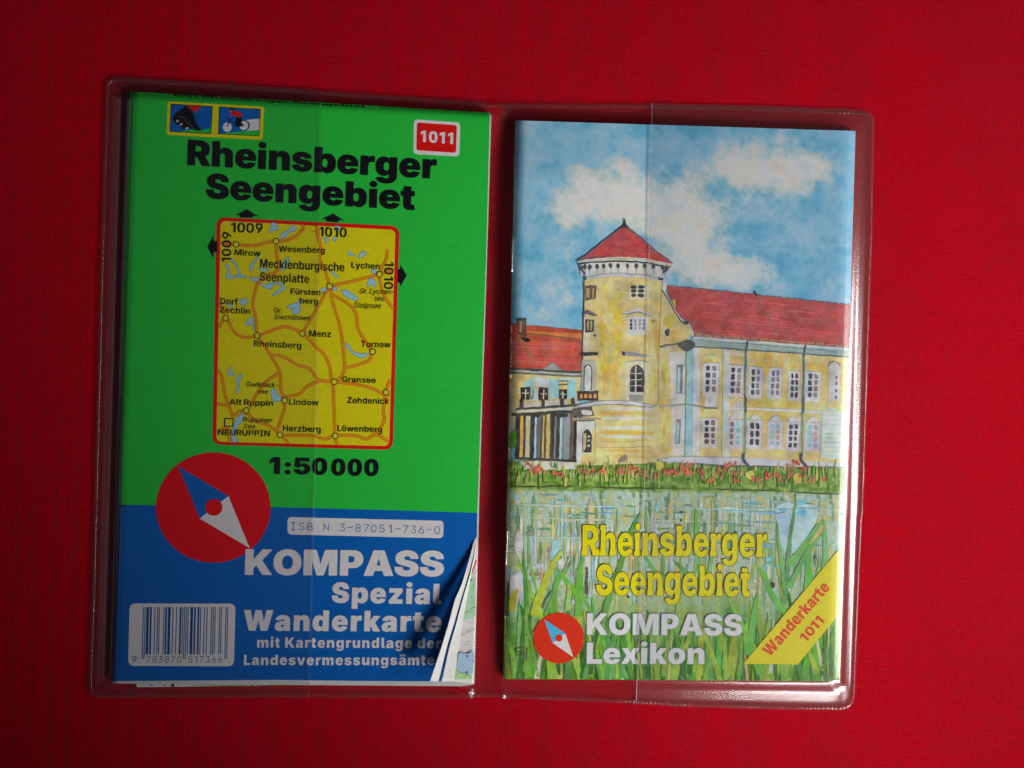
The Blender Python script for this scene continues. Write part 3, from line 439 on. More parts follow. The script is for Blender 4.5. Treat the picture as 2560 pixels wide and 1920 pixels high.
  ':': (275, '28,46 39,27 56,8 70,-4 90,-14 113,-20 135,-22 163,-20 185,-14 205,-4 219,8 236,27 246,46 252,67 254,84 252,109 246,130 236,149 219,168 205,180 185,190 163,196 141,198 113,196 90,190 70,180 56,168 39,149 28,130 22,109 21,92 22,67|28,392 39,373 56,354 70,342 90,332 113,326 135,324 163,326 185,332 205,342 219,354 236,373 246,392 252,413 254,430 252,455 246,475 236,494 219,513 205,524 185,534 163,541 141,543 113,541 90,534 70,524 56,513 38,494 28,475 22,455 21,438 22,413'),
  'A': (809, '8,-3 15,-8 23,-10 249,-9 258,-2 298,136 506,136 548,-2 555,-8 786,-10 800,-4 801,2 790,36 549,747 545,752 534,755 266,755 252,749 8,2|346,304 372,400 399,518 455,304'),
  'K': (773, '36,-3 42,-8 50,-10 247,-10 258,-6 262,-1 262,186 337,272 502,-2 508,-8 518,-10 750,-10 764,-4 765,2 761,9 491,424 750,740 752,746 748,752 737,755 503,755 493,752 319,532 260,447 262,566 260,749 247,755 50,755 36,749'),
  'M': (976, '36,-3 42,-8 50,-10 249,-10 257,-8 264,-3 264,318 260,437 300,293 394,-4 407,-10 571,-10 581,-8 588,4 676,293 716,438 713,325 714,-3 720,-8 728,-10 926,-10 937,-6 941,-1 940,749 926,755 616,755 605,752 600,742 529,503 489,320 448,503 376,742 371,752 360,755 50,755 39,752 35,746'),
  'O': (793, '48,205 70,160 94,123 130,81 164,52 201,28 250,6 298,-9 343,-17 393,-20 446,-18 505,-6 545,6 590,26 630,52 654,73 697,119 724,160 743,201 760,256 769,310 771,346 769,434 760,486 746,535 724,585 690,633 663,664 630,693 585,721 545,739 500,753 446,762 393,765 343,762 298,754 250,740 204,718 164,694 148,680 126,660 96,626 70,585 47,535 32,486 24,434 21,366 24,310 32,259|272,260 258,314 254,367 255,404 258,434 267,470 280,501 294,525 309,542 327,555 353,567 377,572 417,572 438,568 472,552 500,525 520,488 530,458 539,404 540,353 536,310 522,260 500,220 472,193 446,180 417,173 373,174 338,184 309,204 292,223'),
  'P': (671, '36,-3 42,-8 50,-10 247,-10 257,-8 262,-1 262,213 404,215 446,222 482,232 517,246 552,266 577,286 604,313 624,342 636,366 650,407 657,442 659,476 657,522 650,558 643,581 624,624 600,658 578,682 555,700 523,720 490,735 450,746 409,753 50,755 36,749|262,387 262,577 338,576 362,572 387,560 396,553 410,536 417,520 422,499 423,479 420,455 413,435 404,420 376,398 351,390 327,387'),
  'R': (683, '36,-3 42,-8 50,-10 247,-10 258,-6 262,-1 262,238 311,238 437,1 444,-8 454,-10 669,-10 682,-4 682,5 534,275 578,304 604,330 624,356 639,385 650,419 657,453 659,487 656,536 650,568 640,601 624,632 604,659 578,686 554,705 520,724 485,738 448,748 405,754 50,755 36,749|262,412 262,577 353,575 387,564 406,549 420,522 423,490 416,454 401,434 379,420 351,414'),
  'S': (681, '38,136 56,104 78,75 107,49 127,36 174,11 213,-2 259,-12 344,-19 396,-18 442,-12 483,-3 524,11 553,25 582,44 601,60 628,90 644,117 656,151 663,183 665,226 662,261 651,301 632,337 612,362 591,383 549,411 506,431 476,442 345,472 308,485 292,494 280,505 272,517 270,531 276,555 284,566 294,573 325,582 369,582 400,574 422,556 434,531 436,511 445,505 648,506 654,511 655,519 653,550 646,582 632,619 619,644 598,671 572,696 548,714 511,734 475,748 437,757 394,763 354,765 295,762 260,757 219,746 186,734 152,717 123,698 101,678 74,648 56,619 44,587 36,556 34,515 38,476 48,438 67,405 96,374 126,350 165,330 211,312 352,280 405,261 419,252 429,241 434,226 434,211 424,189 411,178 395,170 365,164 317,165 297,170 276,179 256,196 243,216 236,238 233,260 226,268 26,268 19,266 15,260 18,216 26,174'),
  'W': (1103, '206,-2 211,-8 221,-10 444,-10 458,-4 536,312 552,386 568,312 646,-4 659,-10 882,-10 893,-6 898,3 1090,724 1095,743 1094,749 1080,755 860,755 846,749 781,445 760,314 734,448 664,749 650,755 453,755 443,752 437,743 368,448 344,312 328,414 256,749 243,755 23,755 12,752 8,746 8,741'),
  'a': (609, '24,80 48,42 75,18 106,0 155,-14 216,-19 248,-16 281,-10 303,-2 328,12 359,40 359,-1 363,-6 370,-10 557,-10 568,-6 572,-1 572,387 568,420 562,441 542,476 511,510 467,540 411,562 352,573 292,576 220,570 160,552 132,539 106,522 68,488 52,465 32,422 27,400 28,395 32,390 222,370 232,375 242,398 256,411 280,420 303,421 323,417 336,408 344,394 346,375 337,361 316,352 280,346 204,339 146,326 101,308 63,283 36,251 22,222 14,197 11,161 12,130 16,102|228,149 225,163 226,178 235,194 245,203 265,212 348,229 348,196 345,176 334,155 316,138 289,128 260,126 239,134'),
  'b': (659, '38,-3 44,-8 52,-10 250,-10 257,-6 261,-1 261,48 296,14 322,0 346,-9 376,-15 410,-17 442,-14 470,-8 499,2 527,17 552,36 576,59 596,87 610,114 626,153 634,189 640,235 640,330 634,371 625,409 610,445 594,474 574,501 550,526 525,544 497,558 472,567 434,574 386,575 342,566 321,557 295,542 263,510 263,746 254,754 52,755 42,752 37,746|268,210 260,242 258,298 264,334 274,364 290,386 314,402 325,406 345,406 365,398 381,385 393,367 402,347 408,317 411,285 408,241 402,211 394,192 382,174 366,160 345,154 326,154 307,160 297,166 280,186'),
  'd': (659, '36,147 47,117 63,88 92,51 108,35 132,17 162,2 190,-8 218,-14 250,-17 280,-16 314,-9 358,12 379,27 398,47 398,-1 402,-6 409,-10 607,-10 620,-4 622,746 618,752 607,755 411,755 398,749 396,511 365,541 332,560 295,572 248,576 193,568 163,558 135,544 112,528 86,502 65,474 48,445 34,409 24,367 18,323 18,235 24,189|259,208 250,242 248,285 252,327 263,360 279,385 293,398 304,403 327,406 352,400 372,384 382,368 392,346 398,316 401,285 398,242 385,197 371,175 353,160 334,154 314,154 298,158 286,166 272,183'),
  'e': (620, '37,154 52,120 70,91 100,57 124,36 153,18 197,-1 231,-11 271,-18 353,-19 422,-8 481,14 524,42 562,80 588,126 597,150 593,158 585,162 409,188 398,184 383,161 360,145 336,138 301,140 276,150 257,169 246,193 240,224 590,224 600,226 605,233 604,314 600,343 592,380 574,429 546,475 506,514 462,543 406,564 344,575 272,574 220,564 190,554 154,538 119,514 92,488 74,467 52,432 35,393 26,360 19,322 17,272 19,233 25,195|242,352 252,382 268,402 287,414 311,418 337,416 362,402 379,381 389,352'),
  'g': (661, '42,-93 53,-117 77,-149 99,-170 124,-187 156,-202 206,-219 280,-230 360,-230 403,-224 442,-215 478,-202 512,-186 540,-166 566,-142 586,-117 604,-86 615,-54 622,-19 624,14 624,560 620,566 609,569 409,568 400,560 400,508 366,542 342,556 317,566 269,576 222,574 189,567 164,558 135,544 110,526 84,500 66,476 50,447 36,413 24,371 18,323 18,236 24,190 36,147 48,121 64,93 88,62 108,44 133,28 161,14 188,5 224,-2 272,-2 311,4 331,10 371,32 401,64 401,-2 396,-36 388,-51 375,-64 353,-74 337,-78 308,-79 275,-73 251,-60 242,-50 233,-32 221,-29 42,-58 35,-65|258,210 250,242 248,285 252,327 263,360 279,385 293,398 304,403 327,406 352,400 372,384 384,366 392,347 398,317 401,285 398,242 385,198 372,178 354,164 334,158 314,158 295,164 280,174 270,186'),
  'h': (662, '38,-3 44,-8 52,-10 248,-10 262,-4 263,319 265,338 274,363 289,382 306,392 328,397 346,396 371,386 388,366 398,336 400,-4 414,-10 610,-10 620,-8 625,-1 624,372 619,416 601,467 572,510 551,530 531,544 502,560 476,568 444,574 412,576 379,574 339,564 309,550 287,532 258,499 258,746 249,754 52,755 42,752 37,746'),
  'i': (300, '38,-3 44,-8 52,-10 248,-10 256,-8 262,-3 263,560 256,568 52,569 44,568 38,562|44,671 54,654 71,636 85,626 104,616 126,610 147,608 178,611 195,616 214,626 244,654 254,671 260,689 260,729 254,746 244,763 228,780 209,794 174,807 147,809 122,806 104,801 73,782 54,763 44,746 38,727 37,712 38,689'),
  'k': (618, '38,-3 44,-8 52,-10 248,-10 259,-6 263,-1 263,158 278,176 382,-1 388,-8 398,-10 621,-10 632,-6 636,-3 636,3 440,313 630,554 630,563 616,569 387,568 380,562 263,402 262,748 256,754 248,755 52,755 41,752 37,746'),
  'l': (342, '50,84 65,55 89,29 119,10 157,-3 206,-11 279,-12 333,-2 348,4 354,11 326,150 319,156 311,157 297,154 276,155 268,160 264,173 263,746 254,754 52,755 42,752 37,746 37,156 40,119'),
  'n': (662, '38,-3 44,-8 52,-10 248,-10 262,-4 263,319 266,341 274,363 289,382 306,392 335,397 358,392 380,377 393,354 398,333 400,-4 414,-10 610,-10 621,-6 625,-1 624,388 619,416 610,446 588,488 572,510 549,532 528,546 502,560 448,574 412,576 374,573 342,565 309,550 278,524 253,492 251,560 244,568 52,569 41,566 37,560'),
  'p': (659, '38,-212 44,-218 52,-219 248,-219 262,-213 263,46 296,14 337,-6 365,-14 389,-16 442,-14 491,-1 527,17 554,38 576,59 596,87 612,117 624,147 636,195 640,235 642,286 640,330 634,371 624,413 610,445 594,474 574,501 550,526 525,544 497,558 466,568 434,574 381,574 345,567 312,552 284,532 261,508 261,560 257,566 250,568 52,569 44,568 38,562|268,210 260,242 258,298 264,334 274,364 290,386 314,402 325,406 345,406 365,398 381,385 393,367 402,347 408,317 411,285 408,241 402,211 394,192 382,174 366,160 345,154 326,154 307,160 297,166 280,186'),
  'r': (441, '38,-3 44,-8 52,-10 248,-10 262,-4 263,297 267,325 276,347 286,361 300,374 319,385 349,391 395,388 426,381 440,387 441,559 437,564 415,572 383,576 349,574 327,568 303,558 285,546 267,528 257,513 257,560 253,566 246,568 52,569 38,563'),
  's': (599, '19,136 28,114 43,88 58,69 82,46 104,29 133,13 192,-8 228,-15 292,-20 339,-18 377,-14 414,-6 448,5 480,20 505,34 528,53 550,76 566,99 581,137 587,179 584,215 576,241 562,267 540,290 525,302 485,323 450,335 411,344 274,369 257,379 250,397 254,409 264,418 281,424 304,425 323,422 344,414 357,401 368,377 378,372 559,396 568,402 569,408 558,446 542,476 516,506 482,532 434,555 369,571 289,576 218,570 152,554 122,540 100,527 80,511 56,485 36,445 28,416 26,381 28,352 36,323 52,294 74,270 94,254 128,234 163,222 198,213 331,187 352,175 358,165 357,154 348,142 331,135 304,133 276,136 262,142 245,155 230,178 223,197 217,202 208,203 19,174 12,167'),
  't': (405, '79,84 94,54 119,27 144,9 183,-7 225,-16 297,-18 372,-8 396,-2 404,6 378,152 364,158 329,152 306,152 298,157 292,170 292,406 374,406 382,408 388,413 389,560 384,566 374,569 292,569 292,693 283,701 74,700 67,693 67,569 6,568 -1,566 -5,560 -4,413 2,408 10,406 67,406 67,155 70,119'),
  'z': (602, '42,-3 49,-8 57,-10 545,-10 558,-4 560,151 556,156 545,160 333,160 550,435 551,560 547,566 536,569 65,569 52,563 50,408 54,402 65,399 282,398 42,112'),
 },
 'rim': {
  'A': (809, '5,-6 11,-14 23,-19 247,-18 255,-14 262,-5 300,127 504,127 544,-5 556,-18 786,-19 795,-16 802,-10 804,5 552,751 546,760 534,764 266,764 257,762 250,755 4,6|354,313 399,499 448,313'),
  'K': (773, '32,-6 38,-14 50,-19 247,-19 259,-14 266,-3 266,182 336,262 501,-9 509,-16 518,-19 750,-19 764,-12 769,-3 766,11 498,423 753,734 756,748 749,760 737,764 503,764 494,762 333,559 264,464 266,748 262,757 247,764 50,764 36,757 31,748'),
  'L': (579, '32,-6 38,-14 50,-19 550,-19 562,-14 568,-5 569,162 566,169 559,176 550,178 266,178 266,748 262,757 251,764 50,764 38,760 32,750'),
  'M': (976, '32,-6 38,-14 50,-19 249,-19 258,-16 265,-10 268,-3 268,320 266,400 296,289 392,-12 407,-19 571,-19 580,-16 587,-10 592,1 686,309 711,402 709,-3 712,-10 719,-16 728,-19 926,-19 938,-14 945,-3 945,748 940,757 926,764 616,764 604,760 596,746 526,507 489,342 452,507 380,746 372,760 360,764 50,764 38,760 31,748'),
  'O': (793, '45,202 72,147 96,111 125,77 168,40 204,18 249,-3 298,-18 343,-26 393,-29 446,-26 503,-16 545,-3 589,18 631,44 663,72 700,113 725,152 746,198 764,254 773,308 776,364 773,436 764,488 750,539 725,592 692,641 664,672 631,701 584,730 545,748 498,762 451,771 401,774 343,771 298,763 252,749 204,728 163,702 147,688 125,668 96,634 68,592 44,539 28,488 20,436 17,364 20,309 28,257|276,263 262,316 258,368 259,402 262,432 270,466 283,498 295,517 310,534 338,552 377,563 417,563 438,559 471,544 499,517 517,485 526,456 535,402 536,354 532,312 518,263 499,228 471,201 441,187 417,182 373,182 338,192 310,212 293,231'),
  'P': (671, '32,-6 38,-14 50,-19 247,-19 256,-16 263,-10 266,-3 266,204 404,206 446,212 480,222 517,237 553,258 578,278 606,307 625,334 638,359 654,403 662,457 661,524 654,559 646,585 626,631 601,666 579,690 556,708 523,729 489,744 450,756 409,762 50,764 41,762 34,755 31,748|266,396 266,568 327,568 352,566 377,558 395,545 412,520 418,493 416,456 402,427 377,407 352,398 327,396'),
  'S': (681, '35,133 56,95 78,67 106,41 138,20 174,2 215,-12 259,-21 344,-28 396,-26 442,-21 481,-12 523,2 553,16 583,36 602,52 630,84 645,110 660,148 667,181 669,228 666,262 654,305 635,343 618,365 592,391 548,420 506,440 474,451 343,482 308,494 281,512 276,521 274,533 280,552 288,560 300,567 330,574 369,573 389,569 410,558 426,539 435,504 447,496 647,496 654,502 659,511 657,552 650,586 634,627 620,651 600,679 573,704 549,722 510,743 473,757 437,766 394,772 354,774 295,771 260,766 219,756 187,744 152,726 122,706 100,686 73,656 55,627 40,591 32,554 30,513 34,474 45,435 64,399 95,366 127,342 162,322 213,302 350,272 394,258 414,247 425,237 430,224 430,213 427,203 417,191 396,179 365,172 317,174 288,182 268,194 257,204 242,230 236,265 225,276 26,278 14,269 11,252 14,211 21,174'),
  'e': (620, '34,150 50,113 69,83 91,57 114,36 160,6 191,-8 231,-20 276,-27 314,-29 388,-24 451,-8 501,17 525,34 550,57 578,95 592,122 601,149 600,158 594,166 585,171 409,197 397,192 382,169 367,158 339,148 310,148 280,156 264,170 252,187 245,215 590,215 602,220 609,231 608,315 604,345 588,408 564,457 532,499 489,536 437,563 384,578 319,585 268,582 228,576 195,565 155,546 118,522 91,496 73,475 50,440 32,396 22,362 15,323 13,270 15,231 21,194|249,361 258,381 273,398 292,406 311,409 338,406 355,399 370,386 382,362'),
  'i': (300, '34,-6 40,-14 52,-19 248,-19 260,-14 266,-6 267,562 262,571 255,576 52,578 40,574 34,565|41,667 52,648 70,628 86,616 105,607 126,601 147,599 174,601 195,607 229,628 247,648 258,667 264,688 266,703 264,729 258,750 247,769 229,788 195,810 174,816 153,818 126,816 105,810 86,800 70,788 52,769 41,750 34,729 33,713 34,688'),
  'k': (618, '34,-6 40,-14 52,-19 248,-19 260,-14 267,-3 267,154 278,166 380,-8 389,-16 398,-19 621,-19 633,-14 640,-3 637,11 447,313 632,548 635,562 630,571 616,578 388,576 379,570 267,417 267,748 264,755 257,762 248,764 52,764 40,760 33,748'),
  'n': (662, '34,-6 40,-14 52,-19 248,-19 262,-12 267,-3 267,317 269,336 276,358 292,376 313,386 335,388 359,384 375,373 386,358 394,331 395,-3 398,-10 405,-16 414,-19 610,-19 622,-14 629,-3 628,390 623,417 614,449 590,496 573,518 550,540 518,560 474,578 444,584 412,585 379,582 340,573 310,558 286,540 257,506 255,562 250,571 240,578 52,578 40,574 33,562'),
  'o': (639, '33,154 53,111 68,86 93,57 122,31 150,13 196,-9 233,-20 277,-27 315,-29 363,-27 409,-20 448,-8 484,10 516,30 540,52 570,86 588,116 604,150 618,194 624,233 626,270 624,323 618,362 608,396 588,440 570,470 550,494 516,526 484,546 462,557 409,576 368,582 325,585 272,582 233,576 196,565 155,546 120,523 77,480 50,440 32,399 22,362 15,323 13,270 15,233 21,196|261,206 254,240 251,284 256,333 265,362 276,380 296,395 317,400 339,397 353,389 368,371 379,347 385,320 388,260 382,224 374,197 362,176 347,163 329,156 311,156 286,168 270,186'),
  'x': (621, '-5,-6 1,-14 13,-19 221,-18 230,-10 308,148 388,-10 395,-16 404,-19 608,-19 620,-14 627,-3 624,12 460,286 616,547 620,562 616,571 601,578 393,576 382,565 312,428 244,569 235,576 23,578 11,574 4,562 8,547 158,287 -2,12 -6,3'),
 },
 'tall': {
  'R': (680, '25,0 269,0 269,80 239,159 239,253 328,253 432,57 432,0 694,0 694,80 662,164 574,165 510,282 538,297 562,315 586,339 604,363 619,392 630,423 636,465 636,534 630,569 620,599 604,629 587,654 564,679 539,698 509,716 477,728 444,738 403,744 55,745 55,159 25,80|239,398 239,596 331,596 361,594 398,582 415,572 426,561 436,546 444,528 446,510 446,482 440,453 433,440 417,423 392,408 361,400 331,398'),
  'S': (678, '56,136 74,104 94,80 121,54 150,34 184,18 221,6 259,-3 298,-8 392,-8 433,-4 472,5 506,16 537,32 565,50 590,72 608,95 625,124 636,152 642,183 644,223 640,259 630,296 608,336 570,375 541,395 513,410 443,434 321,464 281,480 264,492 253,504 247,516 244,532 244,545 251,563 270,584 303,598 350,603 392,598 409,592 426,581 447,556 454,539 457,520 634,520 631,557 624,586 614,614 596,645 580,667 555,691 529,710 498,726 465,738 438,746 387,754 307,754 266,748 230,739 196,726 157,706 136,692 112,669 91,645 74,617 62,587 55,554 53,520 56,482 66,447 84,414 110,386 141,362 174,344 216,328 245,320 375,289 418,272 437,260 450,245 456,226 456,208 452,192 444,178 416,157 376,145 326,144 276,154 243,176 221,204 214,224 210,251 34,251 37,207 44,169'),
  'b': (655, '26,0 266,0 266,52 297,22 343,0 376,-7 402,-8 429,-6 458,0 484,10 511,24 533,40 552,59 577,94 592,121 604,155 614,191 620,237 620,321 614,368 604,407 589,443 573,471 554,496 532,518 502,539 456,558 403,566 359,562 325,552 291,530 262,500 242,463 238,462 238,745 28,745 28,660 56,600 56,159 26,80|246,202 236,240 234,300 240,339 247,359 260,384 280,406 306,420 331,424 350,423 377,414 400,394 414,372 423,351 430,319 433,286 430,239 421,201 408,175 388,152 374,143 350,135 319,135 298,142 280,152 262,172'),
  'e': (617, '54,157 69,123 86,96 115,62 137,43 166,24 199,10 236,-2 275,-8 313,-10 382,-6 442,10 487,32 515,53 544,84 564,118 576,150 414,175 402,153 387,139 369,129 335,120 292,123 264,134 244,149 234,162 221,190 214,236 584,236 583,314 579,347 564,404 541,451 512,487 469,524 423,547 372,561 318,566 272,564 233,557 201,547 165,530 132,507 110,486 88,460 69,429 54,394 44,359 37,320 35,272 37,233 43,196|215,340 225,380 245,410 271,428 310,435 345,432 364,424 377,414 388,403 402,380 412,342 411,340'),
  'g': (657, '60,-93 70,-114 94,-146 116,-166 137,-180 174,-198 214,-210 279,-220 358,-220 396,-214 431,-206 464,-195 496,-180 521,-162 546,-140 565,-115 581,-87 592,-56 599,-22 601,11 601,559 393,559 393,503 361,534 317,557 280,565 227,564 184,552 148,536 125,519 101,495 83,471 67,443 53,409 42,368 36,321 36,238 42,193 52,155 64,125 80,97 107,66 122,52 145,36 171,23 198,14 253,7 277,8 311,13 346,26 367,40 382,55 396,74 408,97 422,97 422,-4 416,-42 406,-60 386,-78 361,-90 336,-94 307,-95 267,-89 245,-80 232,-71 219,-56 212,-42 53,-71|234,204 224,241 222,301 232,352 248,386 272,410 291,420 306,423 324,424 348,420 376,406 394,387 406,366 416,339 422,301 422,259 418,231 409,202 396,177 376,156 357,146 337,141 305,141 281,148 260,163 248,177'),
  'h': (655, '26,0 268,0 268,80 238,159 238,333 248,369 266,394 292,410 325,417 349,416 365,411 381,402 404,377 416,342 417,159 387,80 387,0 629,0 629,80 599,159 598,388 586,439 574,467 548,506 528,525 508,540 484,552 460,560 434,564 402,566 369,564 339,556 310,542 288,526 266,502 249,477 234,448 234,745 28,745 28,660 56,600 56,159 26,80'),
  'i': (294, '26,0 268,0 268,80 238,159 238,559 28,559 28,474 56,414 56,159 26,80|60,676 70,660 83,646 112,628 144,622 166,624 182,628 211,646 225,661 233,675 240,706 238,726 234,741 225,756 211,772 182,789 150,795 128,794 111,789 83,772 69,757 60,742 54,710 56,691'),
  'n': (655, '26,0 268,0 268,80 238,159 239,336 250,371 272,398 297,412 332,417 365,411 389,396 404,376 416,342 417,159 387,80 387,0 629,0 629,80 599,159 599,361 594,413 576,465 548,506 528,525 508,540 484,552 460,560 409,566 369,564 332,553 310,542 288,526 266,502 249,477 230,436 227,559 28,559 28,474 56,414 56,159 26,80'),
  'r': (434, '26,0 268,0 268,80 238,159 238,305 242,332 249,353 260,371 279,390 303,403 330,410 358,411 394,408 418,402 418,559 395,564 365,566 325,560 306,551 288,539 261,508 248,482 239,456 233,456 233,559 28,559 28,474 56,414 56,159 26,80'),
  's': (592, '37,136 46,113 59,90 95,50 140,22 164,11 204,0 251,-8 288,-10 367,-4 402,3 433,14 462,26 486,42 506,58 527,79 543,104 556,141 561,177 558,210 551,235 538,258 516,282 497,296 467,311 434,322 285,351 257,359 234,375 227,389 226,400 231,417 246,430 268,439 292,442 328,438 354,427 372,409 384,384 543,408 545,410 539,433 518,475 487,509 441,538 390,556 329,565 259,565 191,554 158,544 112,520 88,499 66,472 52,441 46,416 44,384 46,356 54,328 68,303 88,280 108,264 141,246 173,234 324,203 350,194 360,189 372,177 376,165 375,150 364,133 336,120 299,116 264,120 246,128 223,145 212,160 199,188 33,162 31,161'),
  't': (397, '94,86 108,58 131,33 155,16 187,2 224,-6 281,-8 334,-4 380,7 357,139 314,132 289,134 274,144 266,164 266,425 365,425 365,559 266,559 266,692 55,692 55,607 77,559 10,559 10,425 83,425 83,154 86,118'),
 },
 'tallrim': {
  'R': (680, '6,-4 12,-12 25,-15 269,-15 283,-10 289,-2 289,82 259,162 259,238 314,238 412,54 412,-2 419,-12 432,-15 694,-15 704,-13 712,-7 714,-2 714,82 681,170 675,176 667,180 587,180 534,277 577,304 604,331 622,356 644,403 656,456 658,490 656,536 650,569 642,596 621,638 602,665 578,690 550,711 496,738 449,752 413,758 370,760 55,760 45,758 38,752 35,747 35,162 5,82|259,413 259,581 356,579 388,569 409,553 424,525 427,494 420,457 408,438 385,423 356,415'),
  'S': (678, '37,132 56,97 76,72 106,44 137,23 174,5 214,-8 257,-18 303,-24 353,-25 397,-23 459,-14 516,4 550,20 579,39 601,58 626,87 644,120 655,148 662,181 664,225 660,261 650,300 628,339 611,361 588,382 549,410 502,432 474,442 340,474 305,486 287,496 274,506 266,520 264,534 270,557 280,570 290,576 320,586 367,587 395,580 412,570 429,549 438,514 450,506 634,505 644,507 652,513 654,518 652,556 644,590 634,618 618,647 597,675 569,702 542,721 508,739 472,752 432,762 352,770 307,768 268,764 217,751 186,740 151,722 122,702 97,680 74,652 56,624 42,591 35,556 33,518 36,480 47,443 66,407 100,372 128,351 164,331 218,311 368,275 408,258 422,249 432,238 436,224 436,210 426,186 413,174 398,166 362,158 315,160 278,172 254,190 242,207 236,221 230,255 220,264 210,266 29,266 16,258 14,246 17,205 24,169'),
  'b': (655, '6,-4 13,-12 26,-15 266,-15 276,-13 284,-7 286,10 331,-13 371,-22 424,-22 465,-14 494,-4 524,12 547,30 569,52 596,88 611,117 624,151 634,189 639,229 641,271 639,330 634,370 623,411 610,445 592,477 572,504 546,529 521,547 491,562 463,572 435,578 383,580 333,572 296,554 258,524 258,747 252,756 245,759 28,760 15,756 8,749 8,658 36,597 36,162 6,82|266,206 256,242 254,298 260,335 272,367 289,390 313,406 344,408 364,402 382,387 396,366 406,339 410,317 413,284 410,241 406,219 396,192 382,171 364,156 344,150 324,150 304,156 287,170 275,186'),
  'e': (617, '34,153 50,117 68,90 97,55 123,32 153,13 197,-6 231,-16 270,-22 352,-24 420,-13 478,8 524,38 562,77 576,98 592,137 596,152 590,160 579,165 414,190 400,186 384,160 359,142 335,136 303,136 277,145 258,161 242,191 236,221 584,221 597,224 604,234 603,316 600,346 588,392 572,434 542,481 504,520 462,546 406,569 342,580 267,578 228,572 194,561 152,542 118,518 92,494 70,468 50,435 34,398 24,361 17,322 15,270 17,231 23,194|238,355 246,380 263,403 281,414 310,420 338,418 363,404 378,385 388,357'),
  'g': (657, '40,-97 51,-120 76,-154 101,-177 124,-192 155,-208 207,-224 279,-235 358,-234 401,-229 438,-220 474,-208 509,-191 538,-170 563,-147 584,-121 600,-91 612,-60 619,-24 621,9 621,561 615,570 601,574 393,574 383,572 376,566 372,546 341,564 302,577 262,581 222,578 174,566 135,547 111,530 84,502 64,477 48,449 34,413 22,370 16,323 16,236 22,191 33,151 45,121 62,91 82,66 109,40 141,20 191,0 223,-6 253,-8 282,-7 316,-2 341,6 368,20 402,50 402,-2 396,-38 388,-52 373,-66 353,-76 307,-80 271,-74 247,-60 238,-51 227,-32 212,-27 43,-58 36,-64 33,-69|253,208 244,243 242,299 248,336 260,370 282,396 300,406 331,408 353,402 370,388 384,367 399,320 402,285 400,248 396,224 384,195 370,175 354,162 332,156 310,156 291,162 274,174 264,185'),
  'h': (655, '6,-4 13,-12 26,-15 268,-15 278,-13 286,-7 288,-2 288,82 258,162 258,331 265,358 280,382 302,398 325,402 356,398 375,385 387,368 396,336 397,162 367,82 367,-2 370,-7 377,-13 387,-15 629,-15 642,-12 648,-4 649,82 619,162 618,390 606,443 593,473 566,513 543,536 524,549 494,564 467,574 439,579 409,581 374,579 327,568 295,553 274,536 254,516 254,747 248,756 241,759 28,760 15,756 8,749 8,658 36,597 36,162 6,82'),
  'i': (294, '6,-4 13,-12 26,-15 268,-15 281,-12 288,-4 288,82 258,162 258,561 256,566 248,572 238,574 28,574 15,570 8,563 8,472 36,411 36,162 6,82|41,672 52,653 69,635 82,625 102,615 123,609 144,607 173,610 192,615 211,624 242,654 252,671 258,689 258,730 253,745 242,764 211,792 192,802 171,808 144,810 119,807 101,802 82,792 68,782 50,763 41,746 36,728 34,704'),
  'n': (655, '6,-4 13,-12 26,-15 268,-15 278,-13 286,-7 288,-2 288,82 258,162 258,331 265,358 281,383 302,398 332,402 356,398 378,382 392,357 396,336 397,162 367,82 367,-2 370,-7 377,-13 387,-15 629,-15 643,-10 649,-2 649,82 619,162 618,390 613,418 604,448 593,473 566,513 543,536 508,558 467,574 439,579 409,581 374,579 327,568 293,552 274,536 248,509 247,561 241,570 234,573 28,574 14,570 8,561 8,472 36,411 36,162 6,82'),
  'r': (434, '6,-4 13,-12 26,-15 268,-15 278,-13 286,-7 288,-2 288,82 258,162 258,303 261,328 268,349 278,364 294,379 313,390 335,396 358,396 389,394 418,387 428,389 436,395 438,400 438,561 432,570 418,576 396,580 341,579 315,572 293,562 273,550 253,529 252,563 247,570 238,574 28,574 18,572 10,566 8,561 8,472 36,411 36,162 6,82'),
  's': (592, '18,132 26,109 42,82 56,64 80,40 103,24 130,8 154,-2 199,-15 246,-22 288,-25 335,-24 372,-19 409,-11 443,0 475,15 501,31 521,47 544,72 560,96 572,120 579,150 581,185 578,212 570,239 556,266 531,292 510,308 477,324 441,336 408,344 278,368 255,379 248,389 246,398 250,410 259,419 275,425 301,427 322,424 340,416 354,402 366,377 379,370 550,394 562,402 565,412 552,453 536,483 501,520 478,536 451,550 395,570 334,580 259,580 186,569 148,557 98,530 79,516 55,489 43,470 32,445 26,418 24,382 26,354 35,324 50,296 74,269 93,254 128,234 166,220 193,214 330,186 351,173 356,163 355,153 344,140 327,133 299,131 271,134 259,139 243,150 230,166 218,195 210,201 199,203 21,175 14,169 11,164'),
  't': (397, '75,82 91,51 116,22 142,4 186,-13 231,-21 307,-22 377,-10 393,-4 400,3 374,146 367,152 357,154 319,148 298,148 290,154 286,172 286,410 365,410 375,412 384,419 385,561 379,570 370,574 286,574 286,694 280,702 273,706 55,707 42,704 35,694 35,605 49,574 5,574 -4,570 -10,563 -10,421 -4,414 5,410 63,410 63,152 66,116'),
 },
}

def glyph_loops(font, ch):
    adv, s = FONT[font][ch]
    return adv, [np.array([[float(k) for k in tok.split(',')] for tok in ct.split()]) for ct in s.split('|')]


